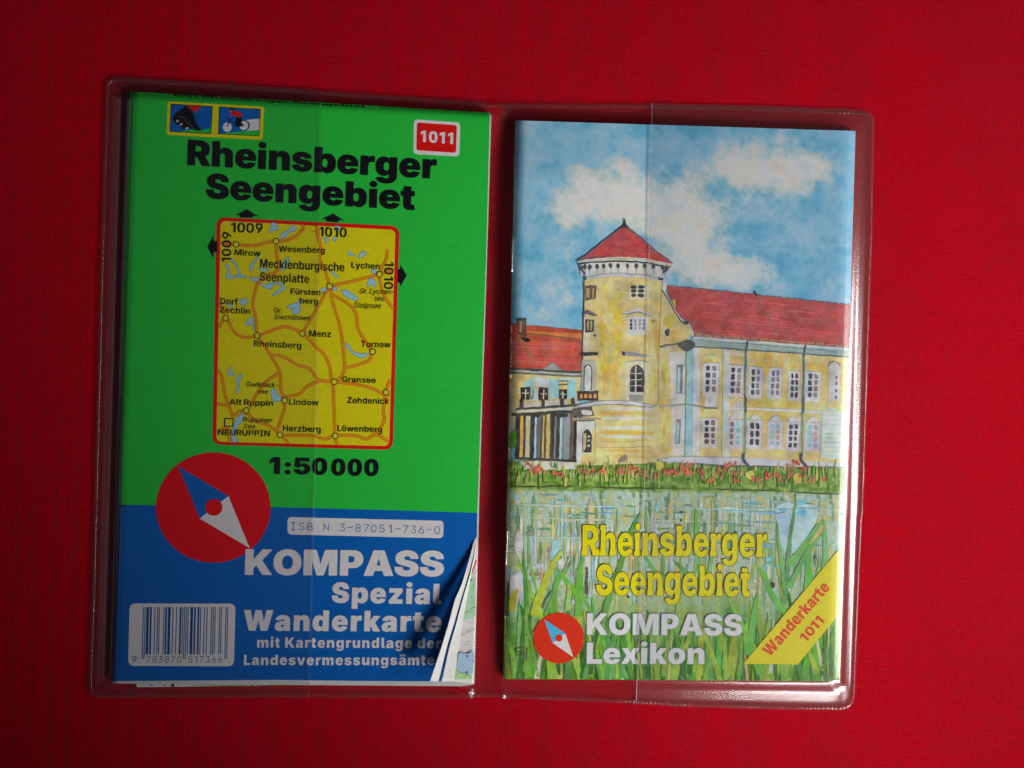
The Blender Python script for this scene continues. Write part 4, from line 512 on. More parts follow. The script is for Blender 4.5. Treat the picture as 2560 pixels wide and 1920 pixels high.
def text(I, s, font, p0, p1, cap, color, lay, up=None, shear=0.0, track=0.0, shape=None):
    """fit the inked width of s between p0 and p1 on its baseline"""
    p0, p1 = np.asarray(p0, float), np.asarray(p1, float)
    x, runs = 0.0, []
    for ch in s:
        if ch == ' ':
            x += 210 + track
            continue
        adv, loops = glyph_loops(font, ch)
        drawn = glyph_loops(shape or font, ch)[1]
        if ch == '1':
            adv = 500 if font == 'heavy' else 520
            if font == 'heavy':
                loops = [l - [60, 0] for l in loops]
                drawn = [l - [60, 0] for l in drawn]
        runs.append((x, loops, drawn))
        x += adv + track
    lo = min(l[:, 0].min() + o for o, ls, _ in runs for l in ls)
    hi = max(l[:, 0].max() + o for o, ls, _ in runs for l in ls)
    d = p1 - p0
    w = np.linalg.norm(d)
    ex = d / w
    ey = np.array([ex[1], -ex[0]]) if up is None else np.asarray(up, float) / np.linalg.norm(up)
    sx, sy = w / (hi - lo), cap / 745.0
    for k, (o, _, ls) in enumerate(runs):
        tr = []
        for l in ls:
            X = (l[:, 0] + o - lo) * sx
            Y = l[:, 1] * sy
            tr.append(p0 + np.outer(X + shear * Y, ex) + np.outer(Y, ey))
        ar = [area2(l) for l in ls]
        sg = math.copysign(1, ar[max(range(len(ls)), key=lambda i: abs(ar[i]))])
        holes = [i for i in range(len(ls)) if ar[i] * sg < 0]
        for i in range(len(ls)):
            if ar[i] * sg > 0:
                mn, mx = tr[i].min(0), tr[i].max(0)
                I.poly([tr[i]] + [tr[h] for h in holes if (tr[h].min(0) > mn).all() and (tr[h].max(0) < mx).all()], color, lay + (k % 2) * 0.15)


# ------------------------------------------------------------------ materials
def new_mat(name):
    m = bpy.data.materials.new(name)
    m.use_nodes = True
    nt = m.node_tree
    return m, nt, nt.nodes['Principled BSDF']


def noise_node(nt, scale, detail=3, rough=0.6):
    tc = nt.nodes.new('ShaderNodeTexCoord')
    n = nt.nodes.new('ShaderNodeTexNoise')
    n.inputs['Scale'].default_value = scale
    n.inputs['Detail'].default_value = detail
    n.inputs['Roughness'].default_value = rough
    nt.links.new(tc.outputs['Object'], n.inputs['Vector'])
    return n


def print_mat(name, grain, scale, rough, wave=0.0, pool=0.0):
    """printed paper: the ink colour with paper grain"""
    m, nt, b = new_mat(name)
    at_ = nt.nodes.new('ShaderNodeVertexColor')
    at_.layer_name = 'print'
    n = noise_node(nt, scale, 4)
    mr = nt.nodes.new('ShaderNodeMapRange')
    mr.inputs['From Min'].default_value, mr.inputs['From Max'].default_value = 0.3, 0.7
    mr.inputs['To Min'].default_value, mr.inputs['To Max'].default_value = 1 - grain, 1 + grain
    mx = nt.nodes.new('ShaderNodeMix')
    mx.data_type = 'RGBA'
    mx.blend_type = 'MULTIPLY'
    mx.inputs['Factor'].default_value = 1
    nt.links.new(n.outputs['Fac'], mr.inputs['Value'])
    nt.links.new(at_.outputs['Color'], mx.inputs[6])
    nt.links.new(mr.outputs['Result'], mx.inputs[7])
    last = mx.outputs[2]
    if pool:                      # pigment pooling of a wash: warmer and cooler, thinner and thicker
        for sc, tint, amt in ((140, (1.0, 0.96, 0.80), pool), (330, (0.86, 0.95, 1.04), pool)):
            p = noise_node(nt, sc, 5, 0.65)
            r = nt.nodes.new('ShaderNodeMapRange')
            r.inputs['From Min'].default_value, r.inputs['From Max'].default_value = 0.42, 0.68
            r.inputs['To Max'].default_value = amt
            t = nt.nodes.new('ShaderNodeMix')
            t.data_type = 'RGBA'
            t.blend_type = 'MULTIPLY' if sc < 200 else 'MIX'
            t.inputs[7].default_value = tint + (1,) if sc < 200 else (0.52, 0.52, 0.54, 1)
            nt.links.new(p.outputs['Fac'], r.inputs['Value'])
            nt.links.new(r.outputs['Result'], t.inputs[0])
            nt.links.new(last, t.inputs[6])
            last = t.outputs[2]
    nt.links.new(last, b.inputs['Base Color'])
    b.inputs['Roughness'].default_value = rough
    b.inputs['Specular IOR Level'].default_value = 0.3
    if wave:
        n2 = noise_node(nt, 45, 2)
        bp = nt.nodes.new('ShaderNodeBump')
        bp.inputs['Strength'].default_value = wave
        bp.inputs['Distance'].default_value = 0.002
        nt.links.new(n2.outputs['Fac'], bp.inputs['Height'])
        nt.links.new(bp.outputs['Normal'], b.inputs['Normal'])
    return m


def plain_mat(name, color, rough=0.6, metal=0.0, grain=0.06, scale=900):
    m, nt, b = new_mat(name)
    n = noise_node(nt, scale)
    cr = nt.nodes.new('ShaderNodeValToRGB')
    cr.color_ramp.elements[0].position, cr.color_ramp.elements[1].position = 0.3, 0.7
    cr.color_ramp.elements[0].color = tuple(c * (1 - grain) for c in color) + (1,)
    cr.color_ramp.elements[1].color = tuple(min(c * (1 + grain), 1) for c in color) + (1,)
    nt.links.new(n.outputs['Fac'], cr.inputs['Fac'])
    nt.links.new(cr.outputs['Color'], b.inputs['Base Color'])
    b.inputs['Roughness'].default_value = rough
    b.inputs['Metallic'].default_value = metal
    return m


def vinyl_mat(name, milk, tint, rough, bump, bscale, fr=1.0):
    """thin clear plastic sheet: see-through, glossy by angle, a little milky"""
    m = bpy.data.materials.new(name)
    m.use_nodes = True
    nt = m.node_tree
    nt.nodes.remove(nt.nodes['Principled BSDF'])
    out = nt.nodes['Material Output']
    tr = nt.nodes.new('ShaderNodeBsdfTransparent')
    tr.inputs[0].default_value = (tint, tint, tint * 1.01, 1)
    df = nt.nodes.new('ShaderNodeBsdfDiffuse')
    df.inputs[0].default_value = (0.8, 0.8, 0.8, 1)
    gl = nt.nodes.new('ShaderNodeBsdfGlossy')
    gl.inputs['Roughness'].default_value = rough
    # Schlick's mirror share, the same from both sides of the thin sheet
    lw = nt.nodes.new('ShaderNodeLayerWeight')
    lw.inputs['Blend'].default_value = 0.5
    pw = nt.nodes.new('ShaderNodeMath')
    pw.operation = 'POWER'
    pw.inputs[1].default_value = 5
    ml = nt.nodes.new('ShaderNodeMath')
    ml.operation = 'MULTIPLY_ADD'
    ml.use_clamp = True
    ml.inputs[1].default_value = 0.92
    ml.inputs[2].default_value = 0.075 * fr
    m1 = nt.nodes.new('ShaderNodeMixShader')
    m1.inputs[0].default_value = milk
    m2 = nt.nodes.new('ShaderNodeMixShader')
    n = noise_node(nt, bscale, 3)
    bp = nt.nodes.new('ShaderNodeBump')
    bp.inputs['Strength'].default_value = bump
    bp.inputs['Distance'].default_value = 0.0004
    L = nt.links.new
    L(n.outputs['Fac'], bp.inputs['Height'])
    L(bp.outputs['Normal'], gl.inputs['Normal'])
    L(lw.outputs['Facing'], pw.inputs[0])
    L(pw.outputs[0], ml.inputs[0])
    L(tr.outputs[0], m1.inputs[1])
    L(df.outputs[0], m1.inputs[2])
    L(ml.outputs[0], m2.inputs[0])
    L(m1.outputs[0], m2.inputs[1])
    L(gl.outputs[0], m2.inputs[2])
    L(m2.outputs[0], out.inputs[0])
    return m


def cloth_mat():
    m, nt, b = new_mat('red_cotton')
    L = nt.links.new
    tc = nt.nodes.new('ShaderNodeTexCoord')
    wob = noise_node(nt, 160, 2)
    add = nt.nodes.new('ShaderNodeVectorMath')
    add.operation = 'MULTIPLY_ADD'
    L(wob.outputs['Color'], add.inputs[0])
    add.inputs[1].default_value = (0.0009, 0.0009, 0)
    L(tc.outputs['Object'], add.inputs[2])
    waves = []
    for d in ('X', 'Y'):
        w = nt.nodes.new('ShaderNodeTexWave')
        w.bands_direction = d
        w.inputs['Scale'].default_value = 2 * math.pi / 20 / 0.00066 * 1.0
        L(add.outputs[0], w.inputs['Vector'])
        waves.append(w)
    mul = nt.nodes.new('ShaderNodeMath')
    mul.operation = 'ADD'
    L(waves[0].outputs['Fac'], mul.inputs[0])
    L(waves[1].outputs['Fac'], mul.inputs[1])
    hf = nt.nodes.new('ShaderNodeMath')
    hf.operation = 'MULTIPLY'
    hf.inputs[1].default_value = 0.5
    L(mul.outputs[0], hf.inputs[0])
    fine = noise_node(nt, 900, 4, 0.7)
    big = noise_node(nt, 60, 4, 0.6)
    mixf = nt.nodes.new('ShaderNodeMix')
    mixf.inputs['Factor'].default_value = 0.45
    L(hf.outputs[0], mixf.inputs[2])
    L(fine.outputs['Fac'], mixf.inputs[3])
    mix2 = nt.nodes.new('ShaderNodeMix')
    mix2.inputs['Factor'].default_value = 0.08
    L(mixf.outputs[0], mix2.inputs[2])
    L(big.outputs['Fac'], mix2.inputs[3])
    cr = nt.nodes.new('ShaderNodeValToRGB')
    cr.color_ramp.elements[0].position, cr.color_ramp.elements[1].position = 0.22, 0.78
    cr.color_ramp.elements[0].color = CLOTH_A
    cr.color_ramp.elements[1].color = CLOTH_B
    L(mix2.outputs[0], cr.inputs['Fac'])
    L(cr.outputs['Color'], b.inputs['Base Color'])
    b.inputs['Roughness'].default_value = 0.95
    b.inputs['Specular IOR Level'].default_value = 0.05
    bp = nt.nodes.new('ShaderNodeBump')
    bp.inputs['Strength'].default_value = 0.5
    bp.inputs['Distance'].default_value = 0.0002
    L(mixf.outputs[0], bp.inputs['Height'])
    L(bp.outputs['Normal'], b.inputs['Normal'])
    return m


CLOTH_A = (0.26, 0.0005, 0.0055, 1)
CLOTH_B = (0.72, 0.0050, 0.021, 1)
M_CLOTH = cloth_mat()
M_COVER = print_mat('coated_map_print', 0.05, 700, 0.42, 0.12)
M_PAINT = print_mat('watercolour_print', 0.12, 520, 0.45, pool=0.15)
M_WASH = print_mat('watercolour_wash', 0.05, 700, 0.45)
M_PAGES = plain_mat('white_paper', (0.72, 0.72, 0.70), 0.7)
M_VINYL = vinyl_mat('clear_vinyl', 0.020, 0.985, 0.19, 0.06, 1300, 1.5)
M_VINYL_LEFT = vinyl_mat('clear_vinyl_soft', 0.006, 0.985, 0.16, 0.05, 1500, 0.85)
M_BACK = vinyl_mat('clear_vinyl_back', 0.014, 0.90, 0.20, 0.15, 700, 0.8)
M_SEAM = vinyl_mat('welded_vinyl', 0.02, 0.88, 0.24, 0.15, 900, 0.9)
M_EDGE = vinyl_mat('cut_vinyl_edge', 0.05, 0.72, 0.2, 0.1, 1200, 1.2)
M_EDGE_PALE = vinyl_mat('cut_vinyl_edge_pale', 0.45, 0.8, 0.2, 0.1, 1200, 2.0)
M_STEEL = plain_mat('staple_wire', (0.75, 0.75, 0.76), 0.25, 1.0)
M_LINT = plain_mat('dark_lint', (0.012, 0.006, 0.008), 0.9)


# ------------------------------------------------------------------ heights of the sheets
def zmap(X, Y):
    X, Y = np.asarray(X, float), np.asarray(Y, float)
    xl = 283 - (Y - 200) / 1274 * 40
    yt = 200 + (X - 283) / 777 * 43
    u = X - xl
    z = 0.0026 + 0.0006 * np.clip(u / 780, 0, 1)
    z = z - 0.0007 * np.clip(1 - u / 14, 0, 1) ** 2 - 0.0008 * np.clip(1 - (Y - yt) / 12, 0, 1) ** 2
    c = 783 + (X - 265) * 0.046
    return z - 0.00008 * np.exp(-((Y - c) / 12) ** 2) - 0.00006 * np.exp(-((Y - c - 26) / 10) ** 2)


def book_uv(X, Y):
    X, Y = np.asarray(X, float), np.asarray(Y, float)
    xl = 1113 + (Y - 260) / 1207 * (-26)
    xr = 1848 + (Y - 283) / 1189 * (-34)
    yt = 260 + (X - 1113) / 735 * 23
    yb = 1467 + (X - 1087) / 727 * 5
    return (X - xl) / (xr - xl), (Y - yt) / (yb - yt)


def zbook(X, Y):
    u, v = book_uv(X, Y)
    u, v = np.clip(u, 0, 1), np.clip(v, 0, 1)
    lift = np.interp(v, [0, 0.1, 0.75, 0.92, 1], [0.0034, 0.0050, 0.0054, 0.0034, 0.0028])
    z = lift * (1 - u) ** 1.5 + (0.0026 + 0.0008 * v) * (1 - (1 - u) ** 1.5)
    z = z - 0.0012 * np.clip(1 - u / 0.035, 0, 1) ** 2
    return z - np.interp((1 - u) * 733, [0, 14, 24, 34], [0.00098, 0.00030, 0.00006, 0])


OUT_TOP = [(236, 171), (247.8, 164.5), (500, 180.5), (697.7, 194.5), (900, 208.5), (1064, 220.7), (1113, 222.5), (1408.6, 223), (1650, 228.5), (1850, 236), (1872, 240), (1883, 247)]
OUT_RIGHT = [(1883, 247), (1889, 262), (1884.5, 518), (1883, 553), (1872, 900), (1865.5, 1106), (1862.7, 1123), (1853, 1350), (1847.3, 1503), (1843, 1520), (1834, 1530)]
OUT_BOTTOM = [(198, 1502), (216.6, 1508.5), (430, 1508), (604.9, 1507.4), (823.6, 1508.5), (985, 1510), (1054, 1507), (1180, 1513), (1373, 1521), (1468.9, 1527), (1700, 1533.5), (1820.6, 1535), (1834, 1530)]
OUT_LEFT = [(236, 171), (228, 182), (217.8, 513), (206, 960), (196.9, 1301.8), (190.3, 1476.8), (192, 1494), (198, 1502)]
OUTLINE = OUT_TOP + OUT_RIGHT[1:] + OUT_BOTTOM[::-1][1:] + OUT_LEFT[::-1][1:]
MAPQ = [(281, 199), (1059, 242), (1024, 1473), (243, 1473)]
BOOKQ = [(1113, 260), (1848, 283), (1814, 1472), (1087, 1467)]


def walk(L, t):
    L = np.asarray(L, float)
    s = np.concatenate([[0], np.cumsum(np.linalg.norm(np.diff(L, axis=0), axis=1))])
    s /= s[-1]
    return np.stack([np.interp(t, s, L[:, 0]), np.interp(t, s, L[:, 1])], -1)


def coons(top, bottom, left, right, nu, nv):
    u, v = np.linspace(0, 1, nu), np.linspace(0, 1, nv)
    T, B, Lf, R = walk(top, u), walk(bottom, u), walk(left, v), walk(right, v)
    U, W = np.meshgrid(u, v)
    U, W = U[..., None], W[..., None]
    P = (1 - W) * T[None] + W * B[None] + (1 - U) * Lf[:, None] + U * R[:, None]
    P = P - ((1 - U) * (1 - W) * T[0] + U * (1 - W) * T[-1] + (1 - U) * W * B[0] + U * W * B[-1])
    F = []
    for j in range(nv - 1):
        for i in range(nu - 1):
            a = j * nu + i
            F.append((a, a + nu, a + nu + 1, a + 1))
    return P.reshape(-1, 2), F


def sliceline(L, x0, x1):
    """part of a left-to-right polyline between two x values"""
    L = np.asarray(L, float)
    y = lambda x: np.interp(x, L[:, 0], L[:, 1])
    return [(x0, y(x0))] + [tuple(p) for p in L if x0 < p[0] < x1] + [(x1, y(x1))]


def block(name, outline, zf, zb, mat, parent, colors=None, drop=0.0):
    """a stack of paper: top sheet and its side walls"""
    I = Ink(zf, 30)
    I.poly(outline, (0.7, 0.7, 0.68), 0)
    P = np.array(I.V)
    V = at(P, zf(P[:, 0], P[:, 1]) - drop).tolist()
    F = list(I.F)
    Q = []
    O = np.asarray(outline, float)
    for a, b in zip(O, np.roll(O, -1, 0)):
        n = max(1, int(np.linalg.norm(b - a) / 20))
        Q += [a + (b - a) * k / n for k in range(n)]
    Q = np.array(Q)
    A = at(Q, zf(Q[:, 0], Q[:, 1]) - drop)
    top_xy = A[:, :2]
    b0 = len(V)
    V += A.tolist() + np.column_stack([top_xy, np.full(len(Q), zb)]).tolist()
    n = len(Q)
    for i in range(n):
        j = (i + 1) % n
        F.append((b0 + i, b0 + j, b0 + n + j, b0 + n + i))
    return mesh_obj(name, V, F, mat, parent)


def base(P, z=0.0):
    c = at([P], z)[0]
    return Vector((c[0], c[1], z))


# ------------------------------------------------------------------ the setting
n = 2
c = [(-0.9, -0.8, 0), (0.9, -0.8, 0), (0.9, 0.8, 0), (-0.9, 0.8, 0)]
table = mesh_obj('tablecloth', c, [(0, 1, 2, 3)], M_CLOTH)
table['kind'] = 'structure'

# ------------------------------------------------------------------ the clear vinyl wallet
folder = thing('clear_folder', 'open clear vinyl wallet with rounded corners lying on the red cloth', 'folder', base((1070, 860)))


def film_z(P, quad, zc, over, lowest=0.0007):
    """height of a film stretched over a content and welded along the rim"""
    u = np.asarray(P, float)
    q = np.asarray(quad + [quad[0]], float)
    inside = np.ones(len(u), bool)
    for a, b in zip(q[:-1], q[1:]):
        inside &= ((b[0] - a[0]) * (u[:, 1] - a[1]) - (b[1] - a[1]) * (u[:, 0] - a[0])) >= 0
    din = np.where(inside, 0, segdist(u, q))
    dout = np.maximum(segdist(u, OUTLINE + [OUTLINE[0]]) - 9, 0)
    t = din / np.maximum(din + dout, 1e-6)
    # nearest place on the content
    best = np.full(len(u), 1e9)
    near = u.copy()
    for a, b in zip(q[:-1], q[1:]):
        ab = b - a
        k = np.clip(((u - a) @ ab) / (ab @ ab), 0, 1)
        w = a + k[:, None] * ab
        d = np.linalg.norm(u - w, axis=1)
        m = d < best
        best[m] = d[m]
        near[m] = w[m]
    near = np.where(inside[:, None], u, near)
    h = zc(near[:, 0], near[:, 1]) + over
    # leaves the edge of the content still falling, then sags and flattens to the weld
    prof = np.interp(t, [0, 0.06, 0.2, 0.40, 0.50, 0.86, 0.94, 1.0], [1, 0.95, 0.78, 0.47, 0.37, 0.055, 0.015, 0])
    return lowest + (h - lowest) * prof


# back sheet
P, F = coons(OUT_TOP, OUT_BOTTOM, OUT_LEFT, OUT_RIGHT, 240, 190)
z = np.full(len(P), 0.00035)
z += 0.00012 * fbm(P[:, 0] / 60, P[:, 1] / 60, 3)
hinge = np.interp(P[:, 1], [230, 1500], [1108, 1083])
z += 0.0006 * np.exp(-((P[:, 0] - hinge) / 5) ** 2) * (0.6 + 0.8 * fbm(P[:, 0] / 9, P[:, 1] / 9, 5))
for cx, cy, r, a in ((1085, 234, 16, 0.0016), (1062, 252, 9, 0.0012), (1008, 1492, 13, 0.0018), (990, 1500, 8, 0.0012), (1085, 1500, 18, 0.0008), (1120, 1512, 12, 0.0006)):
    z += a * np.exp(-(((P[:, 0] - cx) / r) ** 2 + ((P[:, 1] - cy) / r) ** 2)) * (0.4 + 1.2 * fbm(P[:, 0] / 7, P[:, 1] / 7, 9))
back_sheet = mesh_obj('back_sheet', at(P, z), F, M_BACK, folder, smooth=True)

# left pocket, open towards the hinge at the line over the map
lt = sliceline(OUT_TOP, 236, 695)
lb = sliceline(OUT_BOTTOM, 198, 665.5)
pl = [lt[-1], (690, 520), (682, 960), (670, 1400), lb[-1]]
P, F = coons(lt, lb, OUT_LEFT, pl, 120, 260)
mesh_obj('pocket', at(P, film_z(P, MAPQ, zmap, 0.00050)), F, M_VINYL_LEFT, folder, smooth=True)
# right pocket, open at the line over the picture
rt_ = sliceline(OUT_TOP, 1408.5, 1883)
rb = sliceline(OUT_BOTTOM, 1374, 1834)
pr = [rt_[0], (1402, 560), (1394, 1000), (1383, 1300), rb[0]]
P, F = coons(rt_, rb, pr, OUT_RIGHT, 150, 300)
mesh_obj('pocket', at(P, film_z(P, BOOKQ, zbook, 0.00055)), F, M_VINYL, folder, smooth=True)

# cut edges of both pockets
for line, quad, zc, ov, em in ((pl, MAPQ, zmap, 0.00050, M_EDGE), (pr, BOOKQ, zbook, 0.00055, M_EDGE_PALE)):
    W = walk(line, np.linspace(0, 1, 200))
    z = film_z(W, quad, zc, ov)
    V, F = [], []
    for dx, dz in ((-0.7, 0.00003), (-0.25, 0.00010), (0.25, 0.00010), (0.7, -0.00004)):
        V += at(W + [dx, 0], z + dz).tolist()
    m = len(W)
    for k in range(3):
        for i in range(m - 1):
            F.append((k * m + i, k * m + i + 1, (k + 1) * m + i + 1, (k + 1) * m + i))
    mesh_obj('pocket_edge', V, F, em, folder, smooth=True)


# welded rim with its little cross ribs
def seam(line, ribs, inset, width, hgt):
    L = np.asarray(line, float)
    tot = np.linalg.norm(np.diff(L, axis=0), axis=1).sum()
    m = int(tot / 1.1)
    W = walk(L, np.linspace(0, 1, m))
    d = np.gradient(W, axis=0)
    d /= np.linalg.norm(d, axis=1)[:, None]
    nrm = np.stack([-d[:, 1], d[:, 0]], 1)
    cen = np.array([1040, 850.0])
    sgn = np.sign(((cen - W) * nrm).sum(1)).mean()
    nrm *= math.copysign(1, sgn)
    s = np.linspace(0, tot, m)
    ph = fbm(s / 40, s * 0, 21) * 2
    rib = 0.5 + 0.5 * np.cos(2 * math.pi * (s / 9.1 + ph * 0.25)) if ribs else 0.5 + 0.3 * fbm(s / 15, s * 0, 8)
    amp = np.clip(2.4 * fbm(s / 55, s * 0 + 3.1, 4) - 0.75, 0.03, 1.2) * (0.5 + fbm(s / 7, s * 0 + 8.3, 6))
    V, F = [], []
    for k, (o, h) in enumerate(((0, 0.15), (0.25, 0.8), (0.55, 1.0), (0.8, 0.75), (1, 0.1))):
        zz = 0.00062 + hgt * h * (0.35 + 0.65 * rib * amp)
        V += at(W + nrm * (inset + o * width), zz).tolist()
    for k in range(4):
        for i in range(m - 1):
            F.append((k * m + i, k * m + i + 1, (k + 1) * m + i + 1, (k + 1) * m + i) if sgn < 0 else (k * m + i, (k + 1) * m + i, (k + 1) * m + i + 1, k * m + i + 1))
    mesh_obj('weld_seam', V, F, M_SEAM, folder, smooth=True)


seam(OUT_TOP, True, 3.0, 8, 0.00030)
seam(OUT_BOTTOM, True, 2.5, 8, 0.00030)
seam(OUT_LEFT, False, 1.5, 6, 0.0005)
seam(OUT_RIGHT, False, 1.5, 6, 0.0005)

# ------------------------------------------------------------------ the folded hiking map
M1, M2_, M3, M4 = crop(200, 160, 640), crop(740, 160, 640), crop(500, 520, 560), crop(500, 760, 560)
M5, M6, M7, M8 = crop(200, 1100, 560), crop(200, 1380, 560), crop(700, 1200, 560), crop(700, 1480, 560)
MT, MS, MP = crop(440, 320, 800), crop(640, 1100, 600), crop(400, 220, 300)
UPM = (0.031, -1.0)
BLACK, WHITE = ink((14, 14, 20)), ink((196, 192, 194))
GREEN, BLUE = ink((32, 158, 52)), ink((0, 78, 150))
YELLOW, RED = ink((188, 178, 15)), ink((208, 20, 18))

fmap = thing('folded_map', 'folded hiking map with green and blue cover in the left pocket of the wallet', 'map', base((655, 840)))

# paper under the cover: the folded sheet, a little wider than the cover on two sides
pages = [(284, 206), (1061.5, 246), (1052, 560), (1036.5, 1037), (1025, 1478), (998.6, 1482.2), (604.9, 1479.6), (420, 1483), (295.3, 1484.4), (295, 1477), (243, 1476.5), (262, 860)]
block('inner_pages', pages, lambda X, Y: zmap(X, Y) - 0.0003, 0.0006, M_PAGES, fmap)

# cover sheet: green above, blue below
I = Ink(zmap, 11)
left = [(280.3, 199), (262, 860), (257, 1090.5)]
bound = [(257, 1090.5), (430, 1092.5), (605, 1095.8), (820, 1101.5), (1031, 1108)]
I.poly([(283.5, 198)] + left + bound[1:] + [(1033.6, 1037), (1050, 560), (1058.2, 243.3)], GREEN, 0)
I.poly(bound + [(1023, 1472), (930, 1472), (780, 1471), (604.9, 1468.7), (420, 1470), (242.2, 1471.3)], BLUE, 0)
I.build('front_cover', M_COVER, fmap)

# print on the white strip that shows below the cover
I = Ink(lambda X, Y: zmap(X, Y) - 0.00028, 20)
rnd = random.Random(3)
S8 = crop(280, 1640, 920)
for x in np.arange(495, 890, 7):
    I.poly(S8([(x, 172 + rnd.random() * 6), (x + 9, 172 + rnd.random() * 6), (x + 8, 180), (x - 1, 180)]), ink(rnd.choice([(120, 150, 100), (150, 165, 120), (90, 110, 80)])), 1)
I.poly(S8([(357, 168), (373, 168), (373, 184), (357, 184)]), BLACK, 1)
for x, w, cc in ((388, 3, (60, 60, 70)), (230, 14, (60, 100, 150)), (310, 14, (80, 120, 160)), (490, 5, (40, 50, 40)), (955, 10, (60, 60, 50)), (1000, 16, (110, 110, 20)), (1030, 8, (60, 60, 30)), (1065, 6, (90, 80, 60))):
    I.poly(S8([(x, 172), (x + w, 172), (x + w, 180), (x, 180)]), ink(cc), 1.2)
I.build('strip_print', M_COVER, fmap)

# title
I = Ink(zmap)
f = MT([(80, 255), (1797, 350), (208, 484), (1648, 566)])
text(I, 'Rheinsberger', 'heavy', f[0], f[1], 54.0, BLACK, 4, UPM, shape='black')
text(I, 'Seengebiet', 'heavy', f[2], f[3], 53.0, BLACK, 4, UPM, shape='black')
I.build('title_lettering', M_COVER, fmap)
# the line of type that runs over the top fold
I = Ink(zmap, 8)
text(I, '1011 Rheinsberger Seengebiet', 'heavy', (372, 207), (790, 232.5), 4.6, BLACK, 4, UPM)
I.build('fold_lettering', M_COVER, fmap)
# scale
I = Ink(zmap)
f = MS([(125, 311), (497, 318), (517, 319), (652, 321), (693, 326), (1125, 331)])
text(I, '1:5', 'heavy', f[0], f[1], 35.6, BLACK, 4, UPM, shape='black', track=60)
text(I, '0', 'heavy', f[2], f[3], 35.6, BLACK, 4, UPM, shape='black')
text(I, '000', 'heavy', f[4], f[5], 35.6, BLACK, 4, UPM, shape='black', track=70)
I.build('scale_lettering', M_COVER, fmap)

# number badge
I = Ink(zmap)
I.poly(rrect(M2_([(1018, 478), (1420, 505), (1412, 800), (1014, 778)]), 8), WHITE, 2)
I.poly(rrect(M2_([(1045, 505), (1390, 530), (1382, 768), (1040, 745)]), 5), RED, 4)
badge = I.build('number_badge', M_COVER, fmap)
I = Ink(zmap)
f = M2_([(1075, 672), (1357, 692)])
text(I, '1011', 'heavy', f[0], f[1], 24.5, WHITE, 6, UPM, track=70)
I.build('badge_digits', M_COVER, badge)

# two small activity pictures in a yellow frame
I = Ink(zmap)
I.poly(rrect(MP([(140, 245), (1925, 345), (1890, 958), (120, 865)]), 6), YELLOW, 2)
pict = I.build('activity_panel', M_COVER, fmap)
I = Ink(zmap)
I.poly(MP([(200, 290), (972, 335), (945, 848), (178, 808)]), BLACK, 4)
I.poly(MP([(212, 305), (960, 348), (934, 835), (192, 796)]), BLUE, 5)
I.poly(MP([(380, 800), (560, 765), (760, 778), (850, 760), (938, 732), (934, 835), (390, 806)]), GREEN, 6)
I.poly(MP([(480, 320), (775, 338), (650, 452), (590, 400)]), RED, 6)
I.poly(MP(spl([(460, 330), (560, 372), (620, 450), (640, 560), (665, 650), (760, 775), (640, 775), (540, 735), (460, 780), (390, 715), (300, 665), (240, 590), (255, 510), (330, 430), (415, 370)], 4, True)), BLACK, 7)
I.ribbon(MP(spl([(330, 520), (420, 540), (520, 650), (640, 765)])), 1.3, ink((70, 75, 80)), 8)
I.ribbon(MP(spl([(500, 350), (560, 390), (605, 470)])), 1.0, ink((70, 60, 60)), 8)
I.ribbon(MP(spl([(640, 520), (700, 520), (715, 570), (660, 610)])), 1.6, ink((0, 35, 80)), 8)
for q in ([(300, 610), (325, 580), (350, 615), (315, 640)], [(355, 675), (415, 645), (420, 665), (370, 695)], [(460, 740), (520, 720), (525, 745), (475, 765)]):
    I.poly(MP(q), WHITE, 8)
I.build('boot_picture', M_COVER, pict)
I = Ink(zmap)
I.poly(MP([(1090, 342), (1858, 388), (1832, 892), (1070, 852)]), BLACK, 4)
I.poly(MP([(1105, 357), (1845, 400), (1820, 880), (1085, 840)]), BLUE, 5)
I.poly(MP([(1140, 838), (1480, 800), (1822, 778), (1820, 880), (1150, 843)]), GREEN, 6)
I.poly(MP([(1585, 590), (1832, 565), (1824, 772), (1600, 792)]), WHITE, 6)
for y in (615, 650, 690, 735):
    I.ribbon(MP([(1640, y + 10), (1826, y)]), 0.5, ink((150, 150, 165)), 7)
I.poly(MP(circle((1240, 722), 84, 86, 28)), WHITE, 7)
I.poly(MP(circle((1560, 690), 98, 92, 28)), BLACK, 6.5)
I.poly(MP(circle((1545, 692), 84, 84, 28)), WHITE, 7)
I.poly(MP([(1400, 540), (1515, 525), (1500, 640), (1560, 690), (1450, 722), (1385, 700)]), BLACK, 8)
I.ribbon(MP([(1300, 570), (1270, 620), (1240, 720)]), 2.2, BLACK, 8)
I.ribbon(MP([(1215, 550), (1300, 575), (1390, 700)]), 2.0, ink((10, 35, 80)), 7.5)
I.poly(MP([(1330, 415), (1450, 432), (1512, 482), (1500, 535), (1430, 545), (1405, 505), (1345, 500), (1285, 530), (1305, 470)]), RED, 9)
I.poly(MP(circle((1308, 425), 26, 28, 14)), ink((150, 110, 70)), 9)
I.poly(MP([(1275, 400), (1340, 375), (1380, 395), (1330, 415)]), BLACK, 10)
I.build('cyclist_picture', M_COVER, pict)

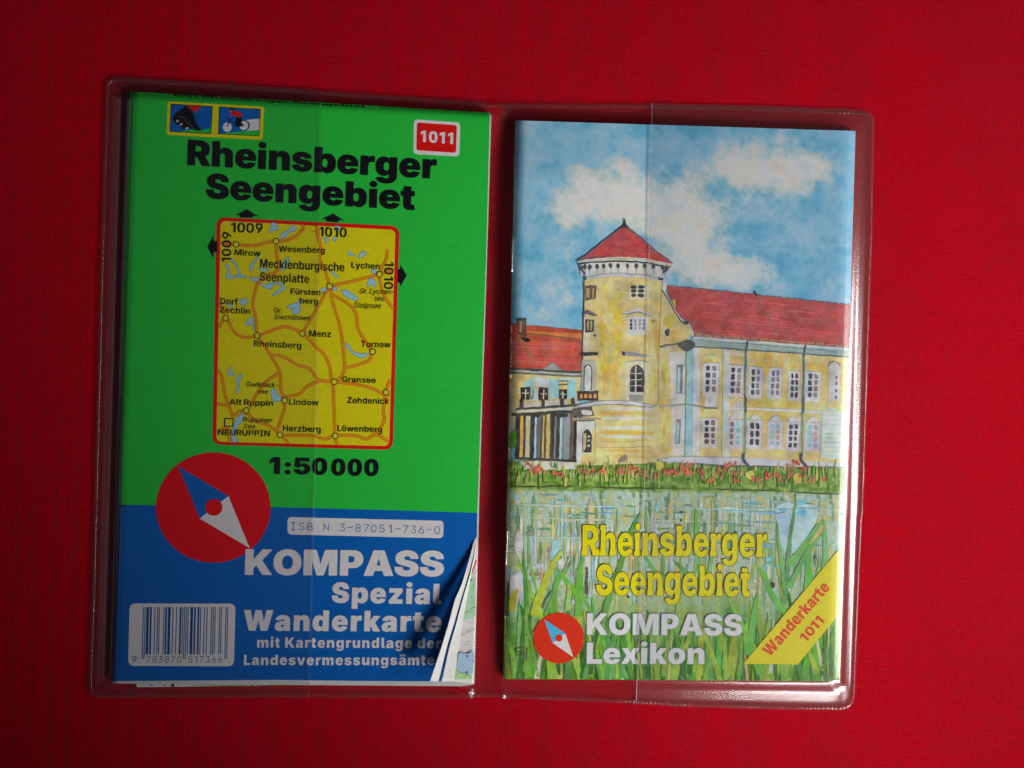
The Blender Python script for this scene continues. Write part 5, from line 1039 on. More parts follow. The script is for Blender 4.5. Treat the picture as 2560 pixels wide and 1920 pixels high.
# overview map panel
I = Ink(zmap)
qo = M3([(165, 90), (1970, 180)]) + M4([(1902, 1442), (122, 1388)])
qi = M3([(203, 126), (1930, 216)]) + M4([(1868, 1404), (160, 1360)])
I.poly(rrect(qo, 17, 8), RED, 2)
panel = I.build('overview_map', M_COVER, fmap)
I = Ink(zmap)
I.poly(rrect(qi, 11, 8), YELLOW, 3)
I.build('map_field', M_COVER, panel)
for q in ([(345, 70), (465, 12), (580, 82), (522, 78), (522, 98), (392, 93), (392, 74)], [(1195, 110), (1315, 54), (1427, 125), (1370, 122), (1370, 141), (1244, 135), (1245, 113)],
          [(72, 385), (135, 265), (138, 325), (172, 330), (170, 440), (134, 435), (132, 500)], [(2042, 665), (1978, 555), (1978, 602), (1955, 600), (1952, 735), (1976, 737), (1975, 782)]):
    I = Ink(zmap)
    I.poly(M3(q), BLACK, 2.5)
    I.build('neighbour_arrow', M_COVER, panel)

LK, LKE = ink((140, 178, 196)), ink((52, 108, 140))
I = Ink(zmap, 16)
lakes3 = [[(705, 148), (745, 150), (775, 200), (760, 225), (725, 215), (705, 240), (680, 235), (700, 190)],
          [(790, 270), (830, 235), (875, 215), (895, 185), (945, 178), (940, 225), (880, 240), (845, 285), (795, 295)],
          [(255, 555), (280, 560), (295, 660), (370, 665), (395, 655), (455, 675), (440, 690), (370, 685), (275, 700), (260, 660), (270, 620), (250, 575)],
          [(300, 490), (345, 540), (365, 545), (385, 620), (410, 670), (385, 660), (345, 560), (310, 530)],
          [(600, 440), (570, 500), (530, 560), (515, 605), (485, 615), (500, 560), (545, 510), (575, 455)],
          [(590, 590), (640, 600), (690, 605), (640, 625), (585, 610)],
          [(860, 485), (880, 500), (840, 590), (820, 620), (800, 610), (830, 530)],
          [(495, 670), (520, 690), (590, 690), (580, 715), (540, 725), (500, 705)],
          [(600, 745), (660, 760), (690, 735), (720, 760), (700, 800), (645, 790), (605, 765)],
          [(710, 735), (790, 735), (832, 760), (835, 800), (760, 850), (715, 865), (730, 838), (800, 790), (800, 760), (740, 752)],
          [(1330, 182), (1385, 185), (1350, 240), (1330, 215)], [(1215, 290), (1235, 290), (1225, 315)], [(1255, 295), (1270, 310), (1245, 355), (1240, 320)],
          [(1325, 280), (1350, 285), (1335, 330), (1310, 320)], [(1460, 415), (1490, 445), (1530, 460), (1490, 472), (1460, 450)],
          [(1640, 430), (1630, 460), (1590, 490), (1560, 485), (1590, 440)], [(1265, 605), (1320, 640), (1365, 680), (1350, 690), (1315, 660)],
          [(1690, 605), (1740, 615), (1735, 645), (1700, 640)], [(1660, 710), (1700, 695), (1740, 740), (1725, 785), (1700, 748), (1650, 785)],
          [(1190, 800), (1230, 790), (1260, 800), (1215, 830)], [(1310, 785), (1350, 785), (1345, 815), (1310, 810)],
          [(1390, 820), (1460, 815), (1555, 885), (1540, 915), (1450, 880)], [(400, 905), (430, 905), (460, 890), (465, 930), (430, 960), (400, 950)],
          [(250, 945), (310, 950), (320, 1000), (290, 965)], [(985, 890), (990, 960), (985, 1030), (930, 1045), (900, 1010), (940, 990), (860, 990), (900, 950), (955, 940)],
          [(525, 1080), (530, 1130), (545, 1195), (530, 1210), (520, 1150), (460, 1160), (465, 1110)],
          [(1430, 1335), (1480, 1360), (1500, 1410), (1590, 1440), (1670, 1430), (1600, 1480), (1490, 1425)]]
lakes4 = [[(300, 620), (310, 660), (345, 710), (275, 690)], [(395, 700), (420, 705), (385, 760), (390, 820), (360, 885), (350, 870), (370, 800), (355, 750)],
          [(700, 850), (745, 840), (765, 885), (810, 940), (740, 965), (710, 940)], [(390, 1095), (430, 1090), (410, 1170), (375, 1195), (350, 1290), (375, 1362), (315, 1345), (335, 1190)]]
for L, fn in [(l, M3) for l in lakes3] + [(l, M4) for l in lakes4]:
    s = np.array(fn(spl(L, 3, True)))
    I.poly(offset(s, 0.55), LKE, 4)
    I.poly(offset(s, -0.45), LK, 5)
I.build('lakes', M_COVER, panel)

RO, RI = ink((176, 64, 14)), ink((204, 140, 28))
sh = lambda L: [(x, y + 948) for x, y in L]      # the second close-up starts 948 lower
roads = [[(205, 345), (240, 352), (357, 365), (540, 372), (640, 345), (752, 328), (850, 322), (940, 280), (1010, 215), (1022, 165)],
         [(1150, 172), (1165, 260), (1195, 400), (1185, 520), (1235, 620), (1280, 773)],
         [(752, 340), (760, 480), (775, 590), (740, 640), (640, 670), (570, 750), (538, 860), (520, 960), (545, 1060), (565, 1250)],
         [(1280, 773), (1500, 725), (1773, 655), (1925, 610)], [(1855, 410), (1840, 500), (1795, 600), (1773, 655), (1790, 780), (1850, 920), (1912, 995)],
         [(1280, 773), (1180, 950), (1010, 1240)], [(1290, 790), (1310, 930), (1370, 1120), (1405, 1300), (1428, 1560), (1395, 1668), (1325, 1718)],
         [(1300, 850), (1480, 960), (1545, 1060), (1560, 1190), (1640, 1330), (1700, 1415)], [(1700, 1430), (1670, 1505), (1560, 1550), (1440, 1580)],
         [(185, 1185), (253, 1087), (330, 1215), (420, 1275), (565, 1265), (680, 1220), (840, 1175), (1010, 1240), (1150, 1380), (1220, 1440), (1280, 1560), (1300, 1690), (1325, 1718)],
         [(195, 930), (240, 1050)], [(565, 1265), (650, 1380), (730, 1510), (790, 1630), (800, 1790), (835, 1895), (830, 1998), (760, 2198)]]
roads += [sh(L) for L in ([(710, 500), (830, 525), (960, 600), (1080, 640), (1180, 750), (1325, 765)], [(1325, 770), (1180, 765), (1050, 820), (980, 890), (840, 915)],
                          [(790, 680), (650, 770), (560, 890), (490, 1030)], [(175, 655), (215, 720), (255, 920), (325, 1110)], [(167, 985), (280, 1005)],
                          [(325, 1120), (390, 1060), (457, 1075), (560, 1160), (660, 1190), (770, 1270), (876, 1376)],
                          [(790, 1295), (1100, 1300), (1240, 1335), (1335, 1300), (1540, 1300), (1640, 1335), (1740, 1290), (1862, 1362)],
                          [(1315, 790), (1325, 1000), (1335, 1300), (1352, 1388)], [(1345, 770), (1640, 815), (1820, 910), (1810, 1050), (1820, 1150), (1740, 1290)],
                          [(1880, 745), (1837, 870), (1872, 910)], [(270, 1215), (295, 1358)], [(170, 1270), (260, 1215)])]
I = Ink(zmap, 30)
for k, r in enumerate(roads):
    s = M3(spl(r, 6))
    I.ribbon(s, 6.6, RO, 6 + 0.02 * (k % 10))
    I.ribbon(s, 4.5, RI, 7 + 0.02 * (k % 10))
for q in ([(1000, 215), (1045, 222)], [(1105, 228), (1150, 240)]):
    I.ribbon(M3(q), 1.4, RO, 8)
I.build('roads', M_COVER, panel)

I = Ink(zmap, 30)
TY_ = ink((188, 178, 40))
for k, cpt in enumerate([(357, 360), (752, 328), (1773, 655), (1280, 773), (253, 1087), (565, 1260), (1010, 1240), (1705, 1418), (1325, 1718), (1837, 1821), (835, 1900), (457, 2000), (790, 2240), (1335, 2250)]):
    I.poly(M3(circle(cpt, 33, 33, 24)), BLACK, 8)
    I.poly(M3(circle(cpt, 24, 24, 24)), TY_, 9)
I.poly(M4([(238, 1124), (332, 1128), (330, 1213), (236, 1210)]), BLACK, 8)
I.poly(M4([(250, 1135), (320, 1138), (318, 1203), (248, 1200)]), YELLOW, 9)
I.build('town_marks', M_COVER, panel)

I = Ink(zmap, 40)
NM = ink((20, 24, 16))
names = [('1009', 'bold', (308, 240), (618, 248), 95), ('1010', 'bold', (1180, 280), (1448, 290), 92), ('Mirow', 'bold', (343, 465), (597, 478), 58), ('Wesenberg', 'bold', (778, 432), (1232, 448), 60),
         ('Mecklenburgische', 'bold', (592, 588), (1425, 628), 84), ('Seenplatte', 'bold', (590, 718), (1078, 745), 84), ('Lychen', 'bold', (1495, 592), (1775, 605), 58), ('Fürsten-', 'bold', (895, 853), (1235, 865), 58),
         ('berg', 'bold', (985, 943), (1168, 952), 58), ('Dorf', 'bold', (200, 948), (375, 955), 60), ('Zechlin', 'bold', (195, 1033), (497, 1048), 60), ('Menz', 'bold', (1078, 1270), (1293, 1276), 60),
         ('Rheinsberg', 'bold', (532, 1368), (1000, 1388), 60), ('Tornow', 'bold', (1590, 1372), (1882, 1380), 60),
         ('Gr. Lychen-', 'medium', (1572, 845), (1915, 855), 52), ('see', 'medium', (1718, 916), (1820, 922), 52), ('Stolpsee', 'medium', (1518, 983), (1782, 993), 52), ('Gr.', 'medium', (727, 1032), (808, 1036), 50), ('Stechlinsee', 'medium', (727, 1098), (1085, 1112), 50)]
names4 = [('Gransee', 'bold', (1403, 772), (1735, 783), 58), ('Zehdenick', 'bold', (1455, 980), (1868, 990), 60), ('Lindow', 'bold', (880, 995), (1172, 1003), 58), ('Alt Ruppin', 'bold', (292, 995), (720, 1008), 58),
          ('NEURUPPIN', 'bold', (178, 1295), (690, 1307), 58), ('Herzberg', 'bold', (818, 1257), (1192, 1268), 60), ('Löwenberg', 'bold', (1357, 1256), (1800, 1268), 60),
          ('Gudelack-', 'medium', (453, 815), (770, 825), 48), ('see', 'medium', (568, 885), (668, 890), 48), ('Ruppiner', 'medium', (425, 1163), (712, 1172), 48), ('See', 'medium', (425, 1228), (540, 1232), 46)]
zs = 560 / 2212 / K
for lst, fn in ((names, M3), (names4, M4)):
    for s, fo, a, b, cp in lst:
        q = fn([a, b])
        text(I, s, fo, q[0], q[1], cp * zs, NM, 10, UPM, shear=0.22 if fo == 'medium' else 0.0)
q = M3([(305, 535), (312, 238), (1825, 533), (1818, 800)])
text(I, '1009', 'bold', q[0], q[1], 90 * zs, NM, 10)
text(I, '1010', 'bold', q[2], q[3], 88 * zs, NM, 10)
I.build('place_names', M_COVER, panel)

# compass emblem
def emblem(zf, fn, c, rx, ry, tipa, sa, sb, tipb, hub, hr, parent, disc, blue, white, mat, lay=3):
    I = Ink(zf)
    I.poly(fn(circle(c, rx, ry, 72)), disc, lay)
    e = I.build('compass_emblem', mat, parent)
    I = Ink(zf)
    I.poly(fn([tipa, sa, sb]), blue, lay + 1.5)
    I.poly(fn([sa, tipb, sb]), white, lay + 1.5)
    I.build('compass_needle', mat, e)
    I = Ink(zf)
    I.poly(fn(circle(hub, hr, hr * 0.97, 32)), disc, lay + 3)
    I.build('needle_hub', mat, e)
    return e


emblem(zmap, M5, (1317, 667), 566, 545, (968, 258), (1465, 553), (1182, 775), (1676, 1068), (1321, 665), 86, fmap, ink((190, 5, 22)), BLUE, WHITE, M_COVER)

# book number label
I = Ink(zmap)
I.poly(rrect(M7([(75, 366), (1617, 403), (1611, 575), (74, 538)]), 8), WHITE, 3)
lab = I.build('number_label', M_COVER, fmap)
I = Ink(zmap)
IB = ink((22, 88, 140))
for ch, x in zip('ISBN3-87051-736-0', (130, 213, 295, 455, 613, 690, 770, 850, 925, 1005, 1085, 1163, 1240, 1318, 1395, 1473, 1550)):
    y = 493 + (x - 130) * 40 / 1420
    w = 16 if ch == 'I' else 27
    if ch == '1':
        w = 18
    yy = y - 8 if ch == '-' else y
    q = M7([(x - w, yy), (x + w, yy + 1.4)])
    text(I, ch, 'light', q[0], q[1], 76 * zs, IB, 5, UPM)
    if ch == 'I':
        for dy in (2, -72):
            I.ribbon(M7([(x - 20, y + dy - 2), (x + 20, y + dy - 1)]), 1.6, IB, 5.5)
I.build('number_lettering', M_COVER, lab)

# bar code label
I = Ink(zmap)
I.poly(rrect(M6([(490, 508), (1536, 510), (1520, 1129), (475, 1125)]), 12), WHITE, 3)
lab = I.build('barcode_label', M_COVER, fmap)
Lc = '0001101 0011001 0010011 0111101 0100011 0110001 0101111 0111011 0110111 0001011'.split()
Rc = [''.join('10'[int(b)] for b in s) for s in Lc]
Gc = [s[::-1] for s in Rc]
par = 'LGGLGL'      # leading 9 is LGGLGL
bits = '101' + ''.join((Lc if p == 'L' else Gc)[int(d)] for p, d in zip(par, '783870')) + '01010' + ''.join(Rc[int(d)] for d in '517366') + '101'
I = Ink(zmap, 40)
BB = ink((0, 62, 120))
i = 0
while i < 95:
    if bits[i] == '1':
        j = i
        while j < 95 and bits[j] == '1':
            j += 1
        long_ = i < 3 or 45 <= i < 50 or i >= 92
        xa, xb = 622 + 843 * i / 95, 622 + 843 * j / 95
        yb = 1056 if long_ else 1012
        k = (yb - 543) / 512 * 13
        I.poly(M6([(xa, 543), (xb, 543), (xb - k, yb), (xa - k, yb)]), BB, 5)
        i = j
    else:
        i += 1
I.build('bars', M_COVER, lab)
I = Ink(zmap, 40)
for s, a, b in (('9', 512, 557), ('783870', 655, 1000), ('517366', 1070, 1403)):
    q = M6([(a, 1091), (b, 1093)])
    text(I, s, 'light', q[0], q[1], 64 * zs, ink((30, 50, 80)), 5, UPM, track=60)
I.build('barcode_digits', M_COVER, lab)

# white lettering on the blue field
I = Ink(zmap)
fk = M5([(1632, 1328)]) + M7([(1612, 950)])
text(I, 'KOMPASS', 'heavy', fk[0], fk[1], 54.0, WHITE, 5, UPM, shape='black')
q = M7([(513, 1210), (1590, 1226)])
text(I, 'Spezial', 'heavy', q[0], q[1], 43.4, WHITE, 5, UPM, track=50, shape='black')
q = M6([(1618, 774)]) + M7([(1590, 1498)])
text(I, 'Wanderkarte', 'heavy', q[0], q[1], 43.8, WHITE, 5, UPM, track=60, shape='black')
q = M6([(1748, 943)]) + M8([(1590, 556)])
text(I, 'mit Kartengrundlage der', 'heavy', q[0], q[1], 22.3, WHITE, 5, UPM, track=60)
q = M6([(1617, 1117)]) + M8([(1592, 723)])
text(I, 'Landesvermessungsämter', 'heavy', q[0], q[1], 22.3, WHITE, 5, UPM, track=60)
I.build('publisher_lettering', M_COVER, fmap)

# the torn-up corner: sheets of the map curling over the cover
def sheet(name, left_, right_, zl, zr, mat, n=40, m=10, color=None, thick=0.00012, label=None):
    t = np.linspace(0, 1, n)
    Lp, Rp = walk(left_, t), walk(right_, t)
    u = np.linspace(0, 1, m)
    V = []
    for k in (0, 1):
        for i in range(n):
            P = Lp[i] + (Rp[i] - Lp[i]) * u[:, None]
            z = zmap(P[:, 0], P[:, 1]) + np.interp(t[i], [0, 1], [0.0003, 1]) * (zl + (zr - zl) * u ** 0.8)
            V += at(P, z - k * thick).tolist()
    F = []
    for k in (0, 1):
        o = k * n * m
        for i in range(n - 1):
            for j in range(m - 1):
                a = o + i * m + j
                F.append((a, a + m, a + m + 1, a + 1) if k == 0 else (a, a + 1, a + m + 1, a + m))
    for j, sgn in ((0, 1), (m - 1, -1)):
        for i in range(n - 1):
            a, b = i * m + j, (i + 1) * m + j
            q = (a, a + n * m, b + n * m, b)
            F.append(q if sgn > 0 else q[::-1])
    for j in range(m - 1):
        a = (n - 1) * m + j
        F.append((a, a + n * m, a + 1 + n * m, a + 1))
    C = np.tile(np.asarray(color if color is not None else (0.75, 0.75, 0.73)), (len(V), 1))
    return mesh_obj(name, V, F, mat, fmap, C, True, label)


top = M7([(1938, 560)])
l1 = top + M7([(1908, 620), (1890, 700), (1845, 860), (1790, 1040), (1725, 1180), (1660, 1430), (1590, 1659)]) + M8([(1480, 880)])
r1 = top + M7([(1926, 640), (1905, 760), (1870, 900), (1790, 1170), (1715, 1430), (1650, 1640)]) + M8([(1565, 884)])
l2 = top + M7([(1930, 650), (1912, 770), (1880, 920), (1805, 1170), (1735, 1430), (1672, 1640)]) + M8([(1590, 886)])
r2 = top + M7([(1938, 660), (1925, 780), (1893, 920), (1865, 1060), (1840, 1200), (1800, 1430), (1762, 1640)]) + M8([(1718, 882)])
l3 = top + M7([(1930, 700), (1900, 860), (1870, 980), (1845, 1120), (1820, 1250), (1780, 1480), (1740, 1659)]) + M8([(1705, 886)])
r3 = top + M7([(1952, 700), (1946, 860), (1943, 980), (1938, 1200), (1930, 1450), (1922, 1659)]) + M8([(1912, 905)])
sheet('curled_page', l1, r1, 0.0064, 0.0044, M_COVER, label='outermost white curled page edge')
sheet('curled_page', l2, r2, 0.0040, 0.0022, M_COVER)
sheet('printed_page', l3, r3, 0.0014, 0.0005, M_COVER, color=ink((188, 186, 184)), label='curled page showing pale green and blue map print')
# map print on that sheet
zp = lambda X, Y: zmap(X, Y) + 0.0002 + np.clip((np.asarray(Y) - 1150) / 320, 0, 1) * np.interp(np.asarray(X) - np.interp(np.asarray(Y), [1150, 1300, 1470], [1024, 1004, 974]), [0, 50], [0.0014, 0.0006])
I = Ink(zp, 14)
I.poly(M7([(1872, 1010), (1935, 940), (1932, 1340), (1900, 1380), (1860, 1360), (1808, 1400)]), ink((158, 192, 160)), 1)
I.poly(M7([(1893, 880), (1935, 850), (1934, 960), (1885, 980)]), ink((178, 178, 176)), 1.2)
I.poly(M8(spl([(1770, 600), (1850, 612), (1915, 590), (1908, 760), (1900, 810), (1820, 800), (1738, 760), (1750, 680)], 3, True)), ink((150, 176, 196)), 1)
I.poly(M8([(1735, 760), (1780, 800), (1840, 815), (1900, 820), (1895, 860), (1722, 862)]), ink((158, 196, 140)), 1.2)
I.ribbon(M7([(1940, 790), (1915, 860), (1888, 930)]), 2.6, ink((190, 20, 40)), 2)
for a, b in (((1825, 1318), (1865, 1292)), ((1885, 1275), (1928, 1250)), ((1792, 1535), (1830, 1515)), ((1850, 1505), (1925, 1470))):
    I.ribbon(M7([a, b]), 1.0, ink((40, 45, 40)), 2)
rnd = random.Random(11)
for k in range(26):
    t = rnd.random()
    p = M7([(1830 + 90 * rnd.random(), 1040 + t * 560)])
    I.poly(circle(p[0], 0.6 + 0.5 * rnd.random(), n=6), ink(rnd.choice([(40, 70, 40), (60, 100, 60), (70, 70, 70)])), 2)
for p, r in (((1848, 633), 10), ((1843, 792), 10), ((1905, 685), 6)):
    I.poly(M8(circle(p, r, n=8)), ink((20, 24, 30)), 2)
for L in ([(1760, 590), (1800, 580), (1860, 560), (1915, 525)], [(1800, 530), (1850, 515), (1885, 525)], [(1745, 770), (1770, 800), (1735, 820)], [(1820, 850), (1850, 820), (1890, 850)]):
    I.ribbon(M8(spl(L)), 0.7, ink((110, 90, 90)), 2.2)
I.build('page_print', M_COVER, fmap)

# ------------------------------------------------------------------ the booklet
A, B, C4, E6 = crop(1240, 540, 500), crop(1240, 840, 500), crop(1640, 640, 560), crop(1640, 860, 560)
B7, B8, BC, BD = crop(1220, 1180, 560), crop(1640, 1180, 560), crop(1220, 1460, 480), crop(1700, 1300, 560 * 2212 / 1720)
R1, R2, R3, R4 = crop(1260, 1280, 320), crop(1540, 1260, 320), crop(1840, 1240, 300), crop(1440, 1540, 400)
book = thing('booklet', 'stapled booklet with a watercolour palace on its cover in the right pocket of the wallet', 'booklet', base((1465, 870)))
UPB = (0.022, -1.0)

block('inner_pages', [(1115, 262), (1847, 285), (1813, 1470), (1090, 1466)], lambda X, Y: zbook(X, Y) - 0.00032, 0.0006, M_PAGES, book)

# cover sheet with the washes of sky, bank and water
nu, nv = 230, 380
u, v = np.meshgrid(np.linspace(0, 1, nu), np.linspace(0, 1, nv))
q = np.array(BOOKQ, float)
P = ((1 - u) * (1 - v))[..., None] * q[0] + (u * (1 - v))[..., None] * q[1] + (u * v)[..., None] * q[2] + ((1 - u) * v)[..., None] * q[3]
P = P.reshape(-1, 2)
X, Y = P[:, 0], P[:, 1]
wx, wy = X + 26 * (fbm(X / 38, Y / 38, 1) - 0.5), Y + 26 * (fbm(X / 38, Y / 38, 2) - 0.5)
cl = np.zeros(len(P))
for cx, cy, rx, ry, a in ((1300, 415, 125, 52, 1.25), (1225, 455, 70, 40, 0.8), (1390, 470, 90, 65, 0.95), (1335, 350, 36, 40, 0.6), (1250, 372, 36, 30, 0.6),
                          (1665, 375, 135, 60, 1.3), (1745, 355, 60, 42, 0.8), (1590, 330, 70, 50, 0.5), (1480, 500, 80, 75, 0.95), (1530, 580, 130, 52, 0.95), (1590, 595, 110, 36, 0.6),
                          (1180, 520, 90, 70, 0.28), (1480, 420, 70, 90, 0.62), (1200, 650, 130, 60, 0.5), (1250, 560, 60, 70, 0.45), (1700, 470, 80, 40, 0.3), (1830, 340, 26, 40, 0.25), (1560, 470, 70, 50, 0.45),
                          (1790, 620, 100, 40, 0.4), (1160, 295, 40, 25, 0.25), (1680, 295, 60, 20, 0.4)):
    cl += 0.92 * a * np.exp(-((wx - cx) / (0.88 * rx)) ** 2 - ((wy - cy) / (0.9 * ry)) ** 2)
n1, n2 = fbm(X / 26, Y / 26, 4, 5), fbm(X / 9, Y / 9, 6, 3)
m = np.clip((cl + 0.70 * (n1 - 0.5) + 0.30 * (n2 - 0.5) - 0.24) / 0.95, 0, 1)
m = m * m * (3 - 2 * m)
m = m * (0.80 + 0.34 * fbm(X / 17, Y / 17, 18, 4))
m = np.clip(m, 0, 1)
deep, pale = np.array((78, 143, 172.0)), np.array((140, 170, 190.0))
k = np.clip(0.45 + 1.5 * (fbm(X / 60, Y / 45, 14, 4) - 0.5) + 0.8 * (n1 - 0.5) + 0.5 * (n2 - 0.5), 0, 1)[:, None]
sky = deep * (1 - k) + pale * k
white = np.array((183, 183, 183.0)) + (fbm(X / 30, Y / 30, 12)[:, None] - 0.45) * np.array((24, 2, -22))
rim = np.clip(1 - np.abs(m - 0.55) / 0.4, 0, 1)[:, None] * fbm(X / 22, Y / 22, 15)[:, None]
col = sky * (1 - m[:, None]) + white * m[:, None] + rim * np.array((16, 2, -14))
# bank of grass
g1, g2 = fbm(X / 14, Y / 7, 22), fbm(X / 5, Y / 11, 23)
gk = np.clip(0.5 + 2.4 * (g1 - 0.5), 0, 1)[:, None]
grass = np.array((72, 110, 36.0)) * (1 - gk) + np.array((128, 150, 78.0)) * gk + (g2[:, None] - 0.5) * 46
yb_ = Y - 0.012 * (X - 1100) - 9 * (fbm(X / 12, X * 0 + 3, 30) - 0.5)
w = np.clip((yb_ - 990) / 9, 0, 1)[:, None]
col = col * (1 - w) + grass * w
# water with the broken reflections
s1, s2, s3 = fbm(X / 13, Y / 75, 31, 3), fbm(X / 30, Y / 5, 32, 3), fbm(X / 6, Y / 30, 33, 3)
pal = np.array([(84, 120, 92), (138, 160, 140), (172, 172, 152), (120, 160, 172), (150, 156, 96), (172, 160, 110), (108, 144, 128), (182, 182, 178)], float)
ix = np.clip((s1 * 1.9 - 0.45) * 7 + (s2 - 0.5) * 4.5 + (s3 - 0.5) * 3.5, 0, 6.999)
i0 = ix.astype(int)
fr = (ix - i0)[:, None]
water = pal[i0] * (1 - fr) + pal[i0 + 1] * fr
w = np.clip((yb_ - 1055) / 6, 0, 1)[:, None]
col = col * (1 - w) + water * w
# reed bed below
r1_, r2_ = fbm(X / 8, Y / 70, 41, 4), fbm(X / 22, Y / 90, 42, 3)
rk = np.clip(0.5 + 2.0 * (r1_ - 0.5), 0, 1)[:, None]
reed = np.array((52, 100, 24.0)) * (1 - rk) + np.array((118, 152, 54.0)) * rk + (r2_[:, None] - 0.5) * np.array((80, 20, 30))
w = np.clip((yb_ - 1255 - 90 * (fbm(X / 26, X * 0 + 9, 44) - 0.5)) / 150, 0, 1)[:, None]
col = col * (1 - w) + reed * w
col += (fbm(X / 2.3, Y / 2.3, 50, 2)[:, None] - 0.5) * 12
F = []
for j in range(nv - 1):
    for i in range(nu - 1):
        a = j * nu + i
        F.append((a, a + nu, a + nu + 1, a + 1))
mesh_obj('front_cover', at(P, zbook(X, Y) - 0.00006), F, M_WASH, book, ink(col), True)

rnd = random.Random(5)
jit = lambda c, a=10: ink([min(max(x + rnd.uniform(-a, a), 2), 235) for x in c])
DK, DG = ink((56, 58, 64)), ink((104, 108, 112))
WALL, WALLP, WALLY = (202, 184, 126), (192, 184, 160), (206, 176, 84)


def wash(I, fn, x0, y0, x1, y1, n, cols, lay, wmin=20, wmax=70, hmin=60, hmax=220, vert=True):
    """loose brush marks inside a box of a close-up"""
    for k in range(n):
        w, h = rnd.uniform(wmin, wmax), rnd.uniform(hmin, hmax)
        if not vert:
            w, h = h, w
        cx, cy = rnd.uniform(x0 + w / 2, max(x1 - w / 2, x0 + w / 2 + 1)), rnd.uniform(y0 + h / 2, max(y1 - h / 2, y0 + h / 2 + 1))
        pts = [(cx + w / 2 * math.cos(t) * (0.85 + 0.3 * rnd.random()), cy + h / 2 * math.copysign(abs(math.sin(t)) ** 0.6, math.sin(t)) * (0.85 + 0.25 * rnd.random())) for t in np.linspace(0, 2 * math.pi, 11)[:-1]]
        I.poly(fn(spl(pts, 2, True)), jit(rnd.choice(cols), 6), lay + 0.02 * (k % 8))


# --- left wing
I = Ink(zbook, 9)
I.poly(A([(150, 1190), (250, 1200), (600, 1228), (968, 1262), (968, 1722), (900, 1715), (500, 1690), (128, 1685)]), ink((154, 64, 46)), 1)
for k in range(16):
    y = 1370 + k * 19
    I.ribbon(A(spl([(150 + rnd.uniform(0, 60), y), (450, y + 15 + rnd.uniform(-6, 6)), (955 - rnd.uniform(0, 90), y + 32)])), rnd.uniform(1.2, 3), jit((186, 78, 70), 14), 1.6)
I.poly(A([(340, 1272), (650, 1288), (965, 1300), (965, 1372), (650, 1335), (345, 1312)]), ink((178, 104, 48)), 2)
I.ribbon(A(spl([(345, 1300), (650, 1330), (930, 1360)])), 3.0, ink((110, 78, 44)), 3)
I.ribbon(A(spl([(240, 1310), (330, 1460), (420, 1640)])), 4.2, ink((128, 96, 50)), 3)
wing = I.build('left_wing_roof', M_PAINT, book)
I = Ink(zbook, 9)
I.poly(A([(238, 1140), (335, 1132), (342, 1345), (245, 1312)]), ink((84, 58, 46)), 3)
I.poly(A([(258, 1160), (285, 1160), (285, 1290), (258, 1290)]), ink((150, 112, 92)), 4)
I.poly(A([(230, 1135), (338, 1128), (338, 1150), (234, 1158)]), DK, 4)
I.poly(A([(270, 1335), (350, 1350), (388, 1380), (330, 1392), (290, 1370)]), ink((30, 22, 20)), 4)
I.build('chimney', M_PAINT, wing)
I = Ink(zbook, 9)
I.poly(B([(140, 400), (952, 430), (905, 700), (900, 810), (230, 820), (140, 850)]), ink((184, 166, 112)), 1)
I.poly(B([(150, 560), (270, 580), (280, 800), (225, 840), (160, 1360), (120, 1380)]), ink((176, 158, 122)), 2)
wash(I, B, 160, 440, 300, 800, 6, [(200, 170, 70), (190, 176, 130)], 2.1)
for qd, cc in (([(310, 520), (420, 450), (420, 700), (385, 705), (380, 560), (300, 560)], (136, 188, 198)), ([(430, 450), (590, 465), (580, 560), (440, 560)], (176, 186, 192)), ([(585, 470), (700, 480), (700, 690), (590, 690)], (146, 192, 206)), ([(790, 490), (880, 520), (890, 690), (795, 690)], (136, 190, 204)), ([(700, 460), (890, 470), (890, 520), (700, 490)], (150, 180, 176)), ([(390, 600), (470, 600), (470, 705), (390, 705)], (176, 186, 196))):
    I.poly(B(qd), ink(cc), 3)
I.poly(B([(515, 372), (625, 288), (725, 380)]), ink((122, 132, 130)), 3)
I.ribbon(B([(510, 376), (625, 290), (728, 380)]), 1.3, DG, 4)
I.ribbon(B(spl([(150, 362), (500, 380), (955, 408)])), 5.0, DK, 3)
I.ribbon(B(spl([(150, 384), (500, 405), (955, 432)])), 5.0, ink((150, 150, 138)), 4)
I.ribbon(B(spl([(150, 402), (500, 425), (955, 448)])), 4.0, ink((84, 92, 86)), 5)
I.ribbon(B([(680, 498), (800, 498), (800, 540), (685, 538)]), 2.2, DK, 4)
for x0, y0, x1, y1 in ((275, 568, 382, 700), (476, 572, 582, 712), (698, 590, 788, 700)):
    I.poly(B(rect(x0, y0, x1, y1)), ink((44, 38, 38)), 5)
    I.ribbon(B([((x0 + x1) / 2, y0 + 20), ((x0 + x1) / 2 - 4, y1 - 10)]), 3.0, ink((182, 176, 150)), 6)
    I.ribbon(B([(x0 + 16, (y0 + y1) / 2 - 6), (x1 - 14, (y0 + y1) / 2)]), 2.0, ink((170, 170, 160)), 6)
for qd in ([(300, 735), (485, 718), (490, 785), (310, 795)], [(535, 712), (695, 708), (695, 770), (540, 780)], [(725, 700), (800, 700), (790, 765), (725, 770)], [(855, 700), (905, 695), (900, 750), (850, 755)]):
    I.poly(B(qd), ink((174, 170, 164)), 5)
for p in ((262, 700), (500, 690), (712, 690), (830, 690)):
    I.poly(B([p, (p[0] + 40, p[1] - 4), (p[0] + 44, p[1] + 96), (p[0], p[1] + 104)]), ink((60, 54, 50)), 5.5)
I.ribbon(B(spl([(225, 812), (480, 790), (900, 765)])), 4.6, DK, 6)
